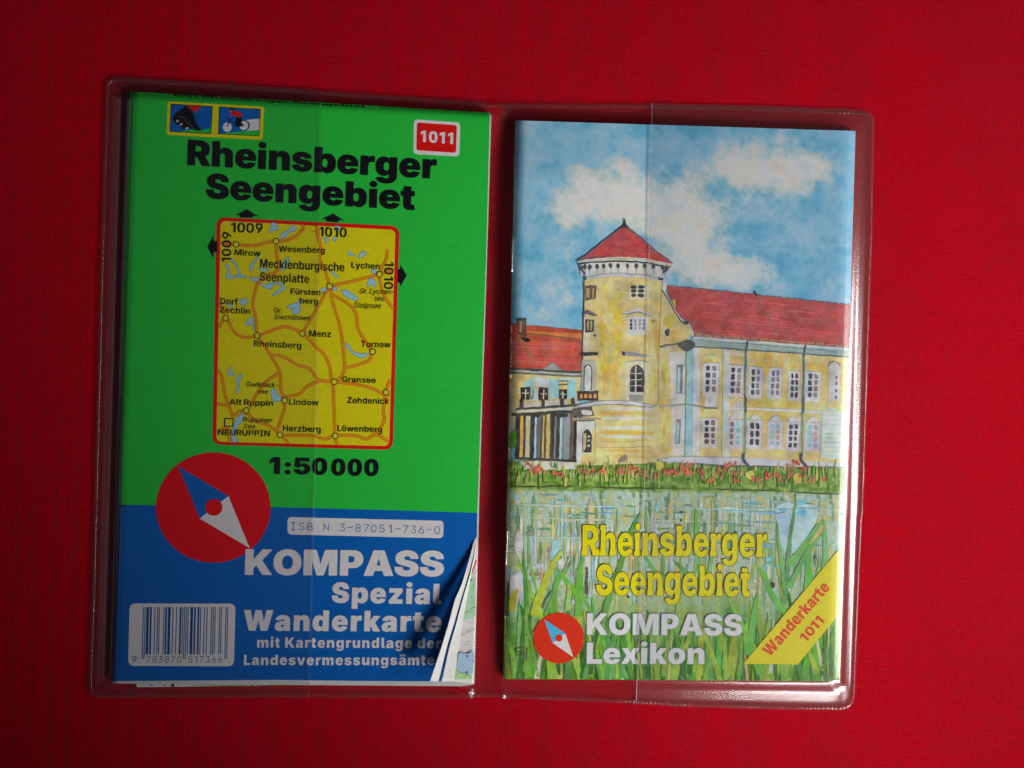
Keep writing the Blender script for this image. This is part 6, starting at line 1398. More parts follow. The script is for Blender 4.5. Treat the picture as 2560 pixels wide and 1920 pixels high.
I.ribbon(B(spl([(225, 838), (480, 820), (860, 796)])), 6.0, ink((172, 168, 148)), 6.5)
I.ribbon(B(spl([(170, 868), (480, 856), (900, 838)])), 6.0, ink((56, 52, 50)), 6)
# columns
I.poly(B([(228, 860), (900, 840), (900, 1400), (240, 1370)]), ink((66, 64, 62)), 4)
for x0, x1, cc in ((232, 270, (46, 40, 38)), (272, 308, (196, 150, 70)), (308, 335, (60, 52, 46)), (335, 380, (164, 158, 130)), (392, 428, (44, 40, 40)), (432, 454, (160, 178, 190)), (460, 500, (92, 92, 96)), (518, 538, (176, 158, 96)), (540, 562, (84, 66, 44)), (562, 604, (168, 154, 92)), (620, 650, (50, 46, 44)), (654, 668, (120, 118, 116)), (672, 706, (48, 46, 44)), (712, 738, (164, 170, 174)), (742, 754, (84, 140, 140)), (758, 826, (124, 124, 128)), (840, 866, (96, 78, 62)), (866, 892, (30, 28, 28))):
    I.poly(B(rect(x0, 872 + rnd.uniform(-14, 10), x1, 1350 + rnd.uniform(-14, 20))), ink(cc), 5)
I.ribbon(B(spl([(250, 1352), (500, 1365), (890, 1385)])), 4.6, ink((48, 46, 46)), 6)
I.poly(B([(270, 1390), (500, 1378), (890, 1395), (890, 1470), (700, 1480), (300, 1480)]), ink((176, 172, 158)), 4)
for x in (236, 395, 440, 625, 700, 760):
    I.poly(B(circle((x + 10, 880), 34, 20, 9)), ink((50, 46, 44)), 7)
I.poly(B(spl([(160, 1090), (215, 1040), (228, 1180), (170, 1260), (140, 1200)], 3, True)), ink((78, 132, 34)), 7)
I.build('left_wing', M_PAINT, book)

# --- round tower
I = Ink(zbook, 16)
I.poly(B([(985, -627), (1300, -662), (1600, -647), (1842, -617), (1808, 0), (1796, 740), (1750, 770), (1300, 722), (1100, 722), (960, 705), (962, 0)]), ink(WALL), 7)
wash(I, B, 1000, -600, 1790, 700, 34, [(214, 190, 110), (198, 178, 118), (206, 182, 96)], 7.2, 50, 110, 120, 300)
wash(I, B, 1130, -500, 1420, 640, 16, [WALLY, (206, 182, 60), (212, 186, 74)], 7.5, 24, 60, 120, 300)
wash(I, B, 965, -560, 1060, 500, 10, [(186, 180, 168), (180, 174, 150)], 7.5, 30, 60, 60, 200)
wash(I, B, 1740, -560, 1805, 700, 8, [(190, 168, 100), (206, 166, 84)], 7.5, 24, 50, 120, 260)
I.ribbon(B(spl([(1836, -600), (1806, 0), (1794, 740)])), 1.6, ink((112, 100, 78)), 8)
I.ribbon(B(spl([(978, -600), (962, 0), (955, 250)])), 2.6, ink((70, 62, 54)), 8)
# plinth storey with pale bands
I.poly(B([(1080, 770), (1300, 760), (1745, 790), (1800, 750), (1785, 1400), (1090, 1430), (890, 1420), (895, 950)]), ink((204, 188, 130)), 7)
for y, cc in ((800, (192, 188, 184)), (850, (206, 178, 96)), (905, (186, 184, 176)), (965, (200, 182, 110)), (1010, (192, 190, 184)), (1060, (212, 178, 72)), (1110, (184, 184, 184)), (1145, (202, 186, 90)), (1200, (200, 184, 130)), (1265, (208, 174, 90)), (1330, (204, 178, 110))):
    for k in range(4):
        x0 = 1095 + rnd.uniform(0, 280)
        I.ribbon(B(spl([(x0, y + rnd.uniform(-9, 9)), (x0 + 160, y + 6 + rnd.uniform(-5, 5)), (min(x0 + rnd.uniform(260, 560), 1775), y + 12)])), rnd.uniform(3, 7), jit(cc, 7), 7.4 + 0.05 * k, 'both')
I.ribbon(B(spl([(1120, 1165), (1400, 1170), (1640, 1160)])), 1.2, ink((140, 128, 88)), 8.2)
I.ribbon(B(spl([(1120, 1230), (1400, 1235), (1700, 1222)])), 1.2, ink((146, 130, 90)), 8.2)
I.poly(B([(895, 950), (1088, 940), (1095, 1430), (890, 1420)]), ink((178, 182, 184)), 7.6)
I.ribbon(B(spl([(1096, 900), (1100, 1150), (1092, 1420)])), 1.4, ink((130, 124, 100)), 8)
I.poly(B([(1060, 1040), (1094, 1040), (1094, 1425), (930, 1425), (960, 1300), (1060, 1300)]), ink((206, 182, 120)), 7.8)
# string ring
I.poly(B([(885, 770), (1000, 742), (1100, 728), (1300, 716), (1550, 728), (1755, 768), (1740, 792), (1550, 768), (1300, 752), (1100, 764), (950, 786)]), ink((168, 168, 170)), 9)
I.ribbon(B(spl([(885, 770), (1100, 726), (1300, 714), (1550, 726), (1750, 766)])), 1.4, DG, 10)
I.ribbon(B(spl([(960, 792), (1100, 768), (1300, 756), (1550, 772), (1740, 795)])), 1.6, DG, 10)
tower = I.build('round_tower', M_PAINT, book)
I = Ink(zbook, 16)
# gallery under the roof
I.poly(A([(915, 545), (1100, 515), (1400, 508), (1700, 525), (1905, 575), (1850, 655), (1838, 692), (1600, 650), (1300, 638), (1000, 664), (940, 600)]), ink((186, 184, 178)), 8)
I.poly(A([(895, 492), (960, 478), (1150, 463), (1420, 448), (1650, 468), (1945, 528), (1915, 580), (1700, 525), (1400, 503), (1100, 508), (930, 535)]), ink((160, 162, 150)), 9)
I.ribbon(A(spl([(905, 530), (1100, 512), (1400, 502), (1700, 524), (1915, 578)])), 3.4, ink((48, 52, 58)), 10)
for x in (945, 985, 1035, 1120, 1190, 1270, 1350, 1455, 1550, 1640, 1745, 1840, 1885):
    y = 535 + abs(x - 1400) ** 2 * 0.00014 + rnd.uniform(-4, 10)
    I.poly(A(circle((x, y + 8), 22, 30, 9)), DK, 10.5)
    I.poly(A([(x - 10, y + 36), (x + 12, y + 36), (x + 10, y + 100), (x - 8, y + 100)]), ink((146, 148, 156)), 9.5)
I.poly(A([(905, 520), (945, 560), (1000, 640), (990, 655), (940, 600)]), DK, 11)
I.poly(A([(1945, 540), (1905, 600), (1850, 640), (1840, 610), (1890, 570)]), DK, 11)
I.poly(A([(970, 682), (1100, 654), (1300, 636), (1600, 648), (1852, 690), (1845, 716), (1600, 682), (1300, 664), (1100, 684), (978, 712)]), ink((160, 162, 170)), 10)
I.ribbon(A(spl([(970, 680), (1100, 652), (1300, 634), (1600, 646), (1852, 688)])), 1.3, DG, 11)
I.poly(A([(968, 680), (1010, 680), (1000, 705), (975, 715)]), DK, 11)
I.poly(A([(1790, 682), (1852, 688), (1845, 718), (1800, 705)]), DK, 11)
I.build('tower_gallery', M_PAINT, tower)
I = Ink(zbook, 14)
I.poly(A([(1425, 96), (1480, 145), (1700, 335), (1948, 528), (1880, 520), (1650, 470), (1420, 450), (1150, 465), (960, 482), (893, 492), (1000, 430), (1200, 262), (1370, 130)]), ink((156, 58, 58)), 11)
for k in range(30):
    t = rnd.random()
    yb = 455 - t * 260
    hw = 480 * (yb - 100) / 360
    x0 = 1425 + rnd.uniform(-hw * 0.8, hw * 0.5)
    I.ribbon(A(spl([(x0, yb - 10), (x0 + 60, yb), (x0 + min(rnd.uniform(80, 240), hw), yb + rnd.uniform(-6, 14))])), rnd.uniform(0.9, 2.0), jit((182, 76, 80), 14), 11.5, 'both')
I.ribbon(A(spl([(1460, 125), (1700, 325), (1950, 525)])), 2.6, ink((66, 70, 90)), 12)
I.ribbon(A(spl([(1380, 130), (1200, 268), (1000, 430), (890, 492)])), 2.4, ink((80, 76, 96)), 12)
I.ribbon(A(spl([(893, 495), (1000, 470), (1150, 452), (1270, 442)])), 2.6, DK, 12)
I.poly(A([(1368, 134), (1408, 95), (1418, 32), (1430, 30), (1438, 92), (1472, 122), (1430, 130)]), ink((44, 54, 64)), 13)
I.build('tower_roof', M_PAINT, tower)
# tower windows
I = Ink(zbook, 16)
FR, PN = ink((188, 180, 146)), ink((44, 46, 52))
I.poly(A(rect(1460, 752, 1692, 938)), ink((170, 158, 110)), 9)
I.poly(A(rect(1472, 764, 1680, 925)), FR, 10)
for x0, x1 in ((1490, 1556), (1566, 1645)):
    for y0, y1 in ((768, 806), (812, 850), (858, 898)):
        I.poly(A(circle(((x0 + x1) / 2, (y0 + y1) / 2), (x1 - x0) / 2, (y1 - y0) / 2 + 2, 9)), PN, 11)
I.poly(A([(985, 770), (1110, 765), (1100, 915), (985, 935)]), ink((74, 64, 56)), 9)
for x0, x1 in ((1000, 1035), (1065, 1082)):
    I.poly(A(rect(x0, 800, x1, 900)), ink((150, 128, 84)), 10)
I.poly(A([(1388, 1062), (1480, 1052), (1568, 1014), (1650, 1060), (1726, 1090), (1700, 1110), (1570, 1062), (1440, 1085)]), ink((180, 178, 178)), 9)
I.ribbon(A(spl([(1388, 1082), (1470, 1078), (1568, 1058), (1650, 1085), (1722, 1104)])), 2.6, DG, 10)
I.poly(A(rect(1464, 1115, 1678, 1318)), ink((172, 170, 176)), 9)
for x0, cc in ((1482, (44, 46, 52)), (1530, (128, 126, 130)), (1580, (120, 118, 124)), (1622, (108, 108, 116))):
    for y in (1142, 1182, 1222):
        I.poly(A(rect(x0, y, x0 + 26, y + 34)), ink(cc), 10)
I.poly(A([(938, 1095), (1000, 1030), (1060, 1062), (1130, 1102), (1090, 1112), (1000, 1085)]), ink((84, 84, 88)), 9)
I.poly(A([(985, 1140), (1092, 1145), (1085, 1280), (985, 1292)]), ink((64, 58, 56)), 9)
for x0 in (1010, 1045):
    I.poly(A(rect(x0, 1160, x0 + 18, 1265)), ink((156, 136, 100)), 10)
I.poly(A(circle((1095, 1318), 17, 14, 8)), DK, 9)
I.poly(A([(1382, 1496), (1500, 1502), (1706, 1545), (1700, 1568), (1500, 1548), (1410, 1545)]), ink((128, 126, 130)), 9)
I.poly(A([(1382, 1496), (1420, 1505), (1425, 1545), (1400, 1545)]), DK, 10)
I.poly(B([(1425, 285), (1480, 270), (1640, 270), (1692, 290), (1688, 640), (1640, 720), (1430, 715)]), ink((184, 174, 146)), 8.5)
I.ribbon(B(spl([(1430, 290), (1560, 268), (1690, 290)])), 2.0, ink((126, 122, 116)), 9.5)
arch = [(1482, 620), (1482, 400), (1500, 350), (1560, 318), (1620, 350), (1640, 400), (1636, 620)]
I.poly(B([arch[0]] + spl(arch[1:-1], 4).tolist() + [arch[-1]]), ink((62, 58, 58)), 9)
for x in (1500, 1566):
    for y in (400, 470, 535, 590):
        I.poly(B(circle((x + 20, y), 25, 27, 9)), ink((38, 36, 38)), 10)
I.ribbon(B([(1546, 335), (1544, 620)]), 3.2, ink((190, 184, 172)), 11)
for y in (412, 480, 548):
    I.ribbon(B([(1490, y), (1612, y)]), 1.8, ink((184, 178, 166)), 11)
I.poly(B(rect(1478, 648, 1630, 722)), ink((126, 118, 108)), 10)
I.ribbon(B([(1476, 640), (1630, 640)]), 2.8, ink((182, 180, 180)), 11)
I.poly(B([(915, 200), (960, 178), (1120, 178), (1132, 205), (1100, 216), (940, 222)]), ink((46, 42, 42)), 9)
I.poly(B([(950, 262), (1112, 262), (1108, 620), (945, 620)]), ink((150, 148, 136)), 8.6)
na = [(978, 612), (980, 360), (1000, 325), (1020, 318), (1046, 340), (1056, 400), (1054, 612)]
I.poly(B([na[0]] + spl(na[1:-1], 4).tolist() + [na[-1]]), ink((176, 178, 174)), 9)
I.ribbon(B(spl([(975, 600), (976, 370), (1020, 318), (1056, 380), (1056, 600)])), 2.4, DK, 10)
I.poly(B([(900, 612), (1135, 606), (1132, 650), (1138, 715), (905, 718)]), ink((56, 46, 42)), 10)
for x in (930, 980, 1030, 1080):
    I.poly(B([(x, 640), (x + 26, 640), (x + 30, 690), (x - 4, 690)]), ink((186, 140, 78)), 11)
la = [(960, 1285), (958, 1090), (980, 1050), (1010, 1036), (1045, 1055), (1058, 1100), (1056, 1290)]
I.poly(B([la[0]] + spl(la[1:-1], 4).tolist() + [la[-1]]), ink((50, 48, 48)), 10)
I.poly(B([(968, 1080), (998, 1075), (1000, 1230), (966, 1280)]), ink((190, 172, 116)), 11)
for y in (1110, 1160, 1215):
    I.poly(B(circle((1026, y), 15, 14, 7)), ink((170, 168, 160)), 11)
for qd in ([(850, 800), (1060, 790), (1090, 880), (940, 900), (840, 860)], [(850, 920), (1090, 905), (1090, 940), (860, 945)]):
    I.poly(B(qd), ink((70, 66, 62)), 9.5)
I.poly(B(spl([(950, 820), (1050, 830), (1060, 872), (960, 872)], 3, True)), ink((184, 180, 176)), 10.5)
I.poly(B([(840, 905), (1165, 905), (1165, 925), (850, 935)]), ink((130, 124, 108)), 10.2)
I.poly(B(spl([(1350, 1380), (1410, 1315), (1450, 1320), (1440, 1370), (1370, 1405)], 3, True)), ink((120, 108, 92)), 10)
I.build('tower_windows', M_PAINT, tower)

# --- right wing
I = Ink(zbook, 16)
I.poly(E6([(15, 30), (200, 0), (370, 10), (900, 40), (1470, 90), (1915, 125), (1898, 1215), (900, 1200), (350, 1175), (60, 1150), (10, 1120)]), ink(WALL), 2)
wash(I, E6, 20, 60, 1640, 1100, 46, [(210, 186, 104), (196, 180, 122), (208, 178, 96), (198, 172, 84)], 2.2, 50, 140, 60, 240)
wash(I, E6, 900, 40, 1700, 740, 20, [(212, 184, 92), (204, 176, 86), (190, 182, 150)], 2.5, 50, 120, 60, 200)
wash(I, E6, 20, 150, 180, 1050, 8, [(206, 160, 62), (204, 180, 80)], 2.5, 24, 50, 80, 240)
I.poly(E6([(130, 80), (280, 70), (285, 1090), (165, 1100)]), ink((182, 178, 172)), 3)
I.poly(E6([(365, 40), (432, 45), (430, 1100), (350, 1095)]), ink((178, 178, 186)), 3)
I.poly(E6([(740, 60), (870, 70), (870, 120), (740, 110)]), ink((190, 182, 150)), 3)
wash(I, E6, 720, 520, 870, 800, 5, [(186, 182, 172)], 3.1, 40, 90, 80, 200)
I.poly(E6([(665, 55), (728, 60), (722, 1130), (652, 1130)]), ink((164, 176, 160)), 3.4)
I.poly(E6([(690, 60), (728, 60), (722, 1130), (690, 1130)]), ink((178, 180, 186)), 3.6)
I.ribbon(E6(spl([(662, 55), (656, 600), (650, 1130)])), 1.4, ink((96, 128, 100)), 4)
I.poly(E6([(302, 50), (370, 50), (352, 1130), (284, 1120)]), ink((136, 172, 176)), 3.6)
I.ribbon(E6(spl([(300, 50), (292, 600), (284, 1110)])), 2.2, ink((84, 116, 122)), 4)
I.ribbon(E6(spl([(368, 60), (360, 600), (350, 1130)])), 1.4, ink((108, 146, 148)), 4)
for pts, w, cc in (([(20, 612), (160, 606), (290, 596)], 5, (142, 140, 132)), ([(290, 590), (450, 620), (610, 632)], 4, (120, 122, 118)), ([(720, 632), (1200, 650), (1860, 690)], 6, (182, 184, 176)), ([(720, 618), (1200, 636), (1860, 668)], 1.4, (140, 156, 140)), ([(720, 655), (1200, 670), (1640, 688)], 1.2, (150, 150, 126)),
                   ([(380, 110), (660, 120), (900, 150), (1640, 190)], 1.3, (152, 160, 130)), ([(20, 1020), (180, 1015), (290, 1018)], 2.5, (166, 160, 130)), ([(920, 1030), (1250, 1040), (1620, 1050)], 3, (170, 170, 166)), ([(350, 1010), (480, 1020), (640, 1012)], 1.6, (150, 146, 130))):
    I.ribbon(E6(spl(pts)), w, ink(cc), 4)
# pale rustic corner
I.poly(E6([(1645, 690), (1880, 680), (1870, 1140), (1622, 1130)]), ink((172, 178, 170)), 4)
for y in np.arange(705, 1120, 44):
    I.ribbon(E6(spl([(1650, y), (1740, y + 6 + rnd.uniform(-5, 5)), (1850, y + rnd.uniform(-6, 10))])), rnd.uniform(2, 4), jit((136, 170, 164), 14), 5, 'both')
I.ribbon(E6([(1640, 690), (1622, 1130)]), 2.4, ink((120, 156, 150)), 5)
# plinth
I.poly(E6([(60, 1120), (350, 1110), (860, 1120), (1250, 1150), (1860, 1170), (1840, 1222), (1250, 1210), (900, 1205), (360, 1180), (70, 1160)]), ink((172, 172, 182)), 5)
for pts in ([(360, 1178), (600, 1200), (900, 1205), (1250, 1212)], [(1480, 1208), (1650, 1218), (1850, 1215)]):
    I.ribbon(E6(spl(pts)), 3.0, ink((76, 76, 86)), 6)
I.ribbon(E6(spl([(80, 1125), (350, 1112), (860, 1125)])), 1.4, ink((120, 120, 124)), 6)
rwing = I.build('right_wing', M_PAINT, book)

I = Ink(zbook, 14)
I.poly(C4([(98, 292), (500, 325), (980, 378), (1100, 392), (1500, 442), (1932, 482), (1918, 905), (1500, 875), (900, 822), (375, 752), (330, 665), (235, 600), (150, 435)]), ink((154, 62, 60)), 5)
for k in range(44):
    t = rnd.random()
    x0 = 220 + rnd.random() * 1300
    y0 = 340 + x0 * 0.1 + t * 400
    if x0 < 330 and y0 > 560:
        continue
    I.ribbon(C4(spl([(x0, y0), (x0 + 120, y0 + 8), (min(x0 + rnd.uniform(160, 420), 1900), y0 + 30)])), rnd.uniform(1.2, 3.2), jit((178, 76, 84), 12), 5.4 + 0.03 * (k % 9), 'both')
for x in np.arange(110, 1900, 68):
    y = 292 + (x - 100) * 0.104
    I.ribbon(C4(spl([(x, y + 4), (x + 30, y - 3), (x + 60, y + 8)])), 2.0, ink((110, 84, 96)), 6)
for k, x in enumerate(np.arange(385, 1880, 92)):
    y = 762 + (x - 385) * 0.082
    I.poly(C4([(x, y), (x + 80, y + 6), (x + 78, y + 36), (x, y + 30)]), jit((160, 112, 92), 10), 6)
    I.ribbon(C4([(x - 4, y - 6), (x - 6, y + 34)]), 1.8, ink((70, 52, 50)), 7)
I.ribbon(C4(spl([(385, 755), (900, 820), (1500, 872), (1915, 900)])), 1.6, ink((120, 76, 66)), 7)
I.ribbon(C4(spl([(972, 350), (1040, 500), (1130, 640), (1215, 785)])), 3.0, ink((112, 76, 66)), 7)
I.ribbon(C4([(972, 345), (996, 402)]), 4.6, ink((50, 54, 66)), 8)
I.build('right_wing_roof', M_PAINT, rwing)
I = Ink(zbook, 14)
I.poly(C4([(12, 240), (70, 330), (130, 450), (225, 615), (300, 665), (348, 760), (300, 835), (40, 885), (10, 885)]), ink(WALL), 6)
wash(I, C4, 30, 420, 240, 850, 9, [(208, 186, 96), (206, 176, 70), (196, 182, 120)], 6.3, 40, 80, 60, 160)
I.ribbon(C4(spl([(75, 300), (105, 400), (190, 555), (240, 625), (300, 655), (350, 735), (360, 790)])), 6.4, ink((166, 166, 160)), 7)
I.ribbon(C4(spl([(60, 335), (125, 440), (205, 580), (250, 640), (310, 668)])), 2.6, ink((56, 54, 56)), 8)
I.ribbon(C4(spl([(100, 345), (150, 430), (215, 560), (290, 640), (320, 660)])), 1.6, ink((70, 66, 66)), 8)
I.poly(C4(circle((300, 660), 26, 20, 8)), DK, 9)
I.poly(C4(circle((80, 300), 20, 44, 10)), ink((176, 176, 176)), 8)
I.poly(C4(circle((100, 756), 26, 46, 14)), ink((182, 182, 186)), 8)
I.poly(C4(circle((112, 756), 25, 42, 14)), ink((44, 46, 54)), 9)
I.build('gable', M_PAINT, rwing)
I = Ink(zbook, 14)
I.poly(C4([(355, 795), (900, 838), (1480, 880), (1908, 912), (1905, 1005), (1470, 965), (900, 928), (360, 900)]), ink((128, 148, 146)), 7)
I.ribbon(C4(spl([(370, 806), (900, 846), (1480, 890), (1905, 922)])), 4.6, ink((172, 182, 186)), 8)
I.ribbon(C4(spl([(365, 895), (900, 926), (1470, 966), (1900, 998)])), 3.4, ink((84, 94, 98)), 8)
I.ribbon(C4(spl([(600, 850), (1000, 872), (1800, 950)])), 2.6, ink((104, 124, 124)), 8)
I.ribbon(C4(spl([(40, 895), (160, 875), (290, 850)])), 4.4, ink((92, 90, 86)), 8)
I.ribbon(C4(spl([(40, 925), (160, 912), (290, 890)])), 5.0, ink((160, 164, 150)), 8)
I.poly(C4(spl([(215, 870), (300, 830), (380, 850), (370, 910), (290, 945), (240, 910)], 3, True)), ink((74, 72, 72)), 9)
for a, b_, c_ in ((905, 885, 878), (1475, 1460, 1445)):
    x0 = a
    I.ribbon(C4(spl([(a, 835 if a < 1000 else 880), (a - 10, 900 if a < 1000 else 940), (b_ + 5, 960 if a < 1000 else 990)])), 4.6, ink((58, 66, 70)), 9)
    I.ribbon(E6(spl([(b_ + 4, 80), (b_, 400), (c_ + 4, 800), (c_, 1090)])), 4.4, ink((96, 132, 134)), 9)
    I.ribbon(E6(spl([(b_ - 4, 100), (b_ - 6, 420), (c_ - 4, 700)])), 1.6, ink((60, 92, 90)), 10)
    I.ribbon(E6(spl([(c_ - 14, 1080), (c_ - 10, 1150), (c_ + 40, 1205)])), 6.4, ink((60, 62, 72)), 10)
    I.ribbon(E6(spl([(b_ + 2, 520), (b_ + 2, 600), (b_ + 2, 680)])), 3.6, ink((66, 74, 84)), 10)
I.build('gutters', M_PAINT, rwing)
I = Ink(zbook, 20)


def window(x0, y0, x1, y1, rows, left_c, right_c, skip=None):
    I.poly(E6([(x0 - 26, y0 - 22), (x1 + 26, y0 - 16), (x1 + 18, y1 + 34), (x0 - 34, y1 + 28)]), ink((174, 170, 178)), 6)
    I.ribbon(E6([(x0 - 26, y0 - 22), (x1 + 26, y0 - 16)]), 1.6, ink((136, 134, 120)), 7)
    I.ribbon(E6([(x1 + 24, y0 - 10), (x1 + 16, y1 + 30)]), 1.3, ink((140, 140, 146)), 7)
    w = (x1 - x0) / 2
    h = (y1 - y0) / rows
    for i in range(2):
        for j in range(rows):
            cx, cy = x0 + w * (i + 0.5) + (-3 if i == 0 else 3) - 0.03 * j * h, y0 + h * (j + 0.5)
            cc = (left_c, right_c)[i]
            I.poly(E6([(cx + w * 0.36 * a * (0.85 + 0.3 * rnd.random()), cy + h * 0.38 * b * (0.85 + 0.3 * rnd.random())) for a, b in ((-1, -0.9), (0.2, -1.05), (1, -0.8), (1, 0.8), (0, 1.1), (-1, 0.8))]), jit(cc, 14), 8)


D1, D2, G1 = (44, 50, 58), (62, 66, 72), (112, 110, 112)
for a in ((490, 205, 600, 480, 4, D1, G1), (738, 225, 845, 495, 4, D1, G1), (942, 245, 1030, 510, 4, D1, G1), (1138, 255, 1222, 510, 4, (96, 96, 102), (104, 104, 108)), (1333, 285, 1408, 535, 4, D1, D1), (1500, 290, 1605, 535, 4, D2, G1),
          (480, 748, 590, 995, 4, D1, (96, 92, 90)), (728, 762, 835, 1005, 4, (110, 100, 104), (110, 158, 178)), (925, 772, 1028, 1005, 3, D1, D1), (1130, 780, 1230, 1010, 4, (120, 166, 180), (148, 146, 150)), (1312, 785, 1402, 1030, 4, D2, D2), (1500, 795, 1600, 1030, 4, (118, 160, 172), (150, 148, 156))):
    window(*a)
for x0, x1, y0, y1 in ((205, 268, 205, 490), (200, 245, 742, 985)):
    I.poly(E6([(x0 - 20, y0 - 22), (x1 + 18, y0 - 26), (x1 + 10, y1 + 30), (x0 - 24, y1 + 24)]), ink((176, 174, 176)), 6)
    I.poly(E6(rect(x0, y0, x1, y1)), ink((104, 108, 120)), 8)
    I.poly(E6(rect(x0 + 8, y0 + 30, (x0 + x1) / 2 + 4, y1 - 10)), ink((142, 176, 190)), 9)
for x in (780, 980, 1180, 1360, 1548):
    y = 690 + (x - 780) * 0.03
    I.poly(E6([(x - 66, y + 62), (x - 40, y + 20), (x, y - 2), (x + 36, y + 22), (x + 64, y + 64)]), ink((176, 176, 182)), 7)
    I.ribbon(E6(spl([(x - 66, y + 58), (x - 30, y + 18), (x - 8, y - 2)])), 1.3, ink((126, 140, 120)), 8)
I.poly(E6(rect(485, 500, 605, 620)), ink((178, 176, 180)), 6.2)
I.poly(E6(circle((535, 545), 38, 26, 9)), ink((164, 170, 158)), 7)
I.ribbon(E6([(470, 632), (610, 636)]), 3.4, ink((110, 108, 104)), 7)
I.poly(E6(circle((545, 120), 60, 18, 12)), ink((150, 166, 126)), 7)
I.poly(E6(spl([(1700, 215), (1720, 180), (1790, 175), (1822, 215), (1815, 300), (1760, 310), (1705, 300)], 3, True)), ink((172, 170, 170)), 7)
I.ribbon(E6(spl([(1698, 225), (1725, 182), (1790, 178), (1820, 215)])), 2.6, ink((110, 106, 104)), 8)
I.poly(E6(rect(1710, 300, 1815, 555)), ink((176, 176, 182)), 6.5)
for y in (330, 390, 460, 530):
    I.poly(E6(circle((1778, y), 15, 20, 8)), jit((104, 104, 110), 12), 8)
I.ribbon(E6(spl([(1690, 560), (1760, 552), (1850, 560)])), 2.6, ink((150, 176, 166)), 8)
I.ribbon(E6(spl([(1680, 640), (1750, 652), (1810, 640)])), 4, ink((140, 170, 158)), 8)
for k in range(6):
    I.ribbon(E6(spl([(60 + 14 * (k % 3), 170 + k * 30), (58 + 14 * (k % 3), 300 + k * 30)])), 1.6, jit((160, 158, 96), 14), 7, 'both')
for x, y in ((740, 530), (960, 545), (1160, 560), (1350, 555), (1545, 575), (90, 505)):
    I.ribbon(E6(spl([(x - 40, y), (x, y + 4), (x + 50, y)])), 1.8, ink((130, 160, 130)), 8, 'both')
I.build('wing_windows', M_PAINT, rwing)

# --- flowers on the bank
I = Ink(zbook, 20)
yg = lambda x: 1001 + 0.012 * (x - 1100)
for k in range(260):
    x = rnd.uniform(1096, 1828)
    y = yg(x) + rnd.uniform(-4, 44)
    h = rnd.uniform(8, 30) * (1.3 if fbm(np.array([x / 40]), np.array([0.5]), 90)[0] > 0.5 else 0.7)
    I.ribbon([(x, y + h * 0.4), (x + rnd.uniform(-1.5, 1.5), y - h * 0.2), (x + rnd.uniform(-2, 2), y - h * 0.6)], rnd.uniform(1.4, 5), jit(rnd.choice([(84, 130, 38), (110, 142, 56), (140, 160, 92), (62, 98, 40), (136, 146, 60), (120, 126, 50), (160, 160, 84), (176, 150, 100)]), 12), 11 + 0.03 * (k % 10), 'tip')
for pts in ([(1100, 1051), (1160, 1052), (1255, 1051)], [(1280, 1054), (1380, 1055), (1500, 1055)], [(1520, 1057), (1600, 1059), (1700, 1061)], [(1700, 1062), (1760, 1066), (1825, 1068)]):
    I.ribbon(spl(pts), 2.2, ink((60, 66, 40)), 11.5, 'both')
FL = [(E6, p) for p in ((150, 1270), (110, 1260), (180, 1255), (220, 1280), (270, 1200), (320, 1250), (330, 1200), (440, 1300), (430, 1260), (545, 1345), (620, 1270), (650, 1230), (700, 1200), (750, 1200), (790, 1330), (780, 1270), (970, 1335), (1035, 1340), (1090, 1305), (1120, 1300), (1180, 1300), (1230, 1330), (1330, 1290), (1330, 1200), (1390, 1180), (1340, 1240), (1440, 1310), (1440, 1250), (1540, 1325), (1650, 1320))]
FL += [(B, p) for p in ((370, 1420), (400, 1470), (450, 1450), (450, 1500), (520, 1500), (480, 1470), (640, 1520), (700, 1540), (960, 1490), (1040, 1510), (1090, 1490), (1150, 1510), (1210, 1485), (1375, 1490), (1380, 1460), (1415, 1520), (1490, 1450), (1490, 1500), (1560, 1490), (1640, 1520), (1640, 1560), (1780, 1540), (1880, 1500), (1920, 1530), (1960, 1490), (2060, 1480), (2120, 1480), (2130, 1540))]
for k, (fn, p) in enumerate(FL):
    big = 15
    for t in range(4):
        cx, cy = p[0] + rnd.uniform(-34, 34), p[1] + rnd.uniform(-26, 26)
        I.poly(fn([(cx + big * math.cos(a) * rnd.uniform(0.6, 1.2), cy + big * 1.25 * math.sin(a) * rnd.uniform(0.6, 1.3)) for a in np.linspace(0, 2 * math.pi, 8)[:-1]]), jit(rnd.choice([(180, 70, 56), (170, 84, 62), (186, 92, 70), (160, 62, 54), (182, 116, 84), (150, 96, 60)]), 12), 12 + 0.03 * ((k + t) % 10))
for p in ((1400, 1330), (930, 1290), (40, 1200)):
    I.poly(E6(spl([(p[0] + 44 * math.cos(a) * rnd.uniform(0.7, 1.2), p[1] + 50 * math.sin(a) * rnd.uniform(0.7, 1.2)) for a in np.linspace(0, 6.28, 8)[:-1]], 2, True)), jit((184, 172, 70), 16), 11.8)
I.build('painted_flowers', M_PAINT, book)

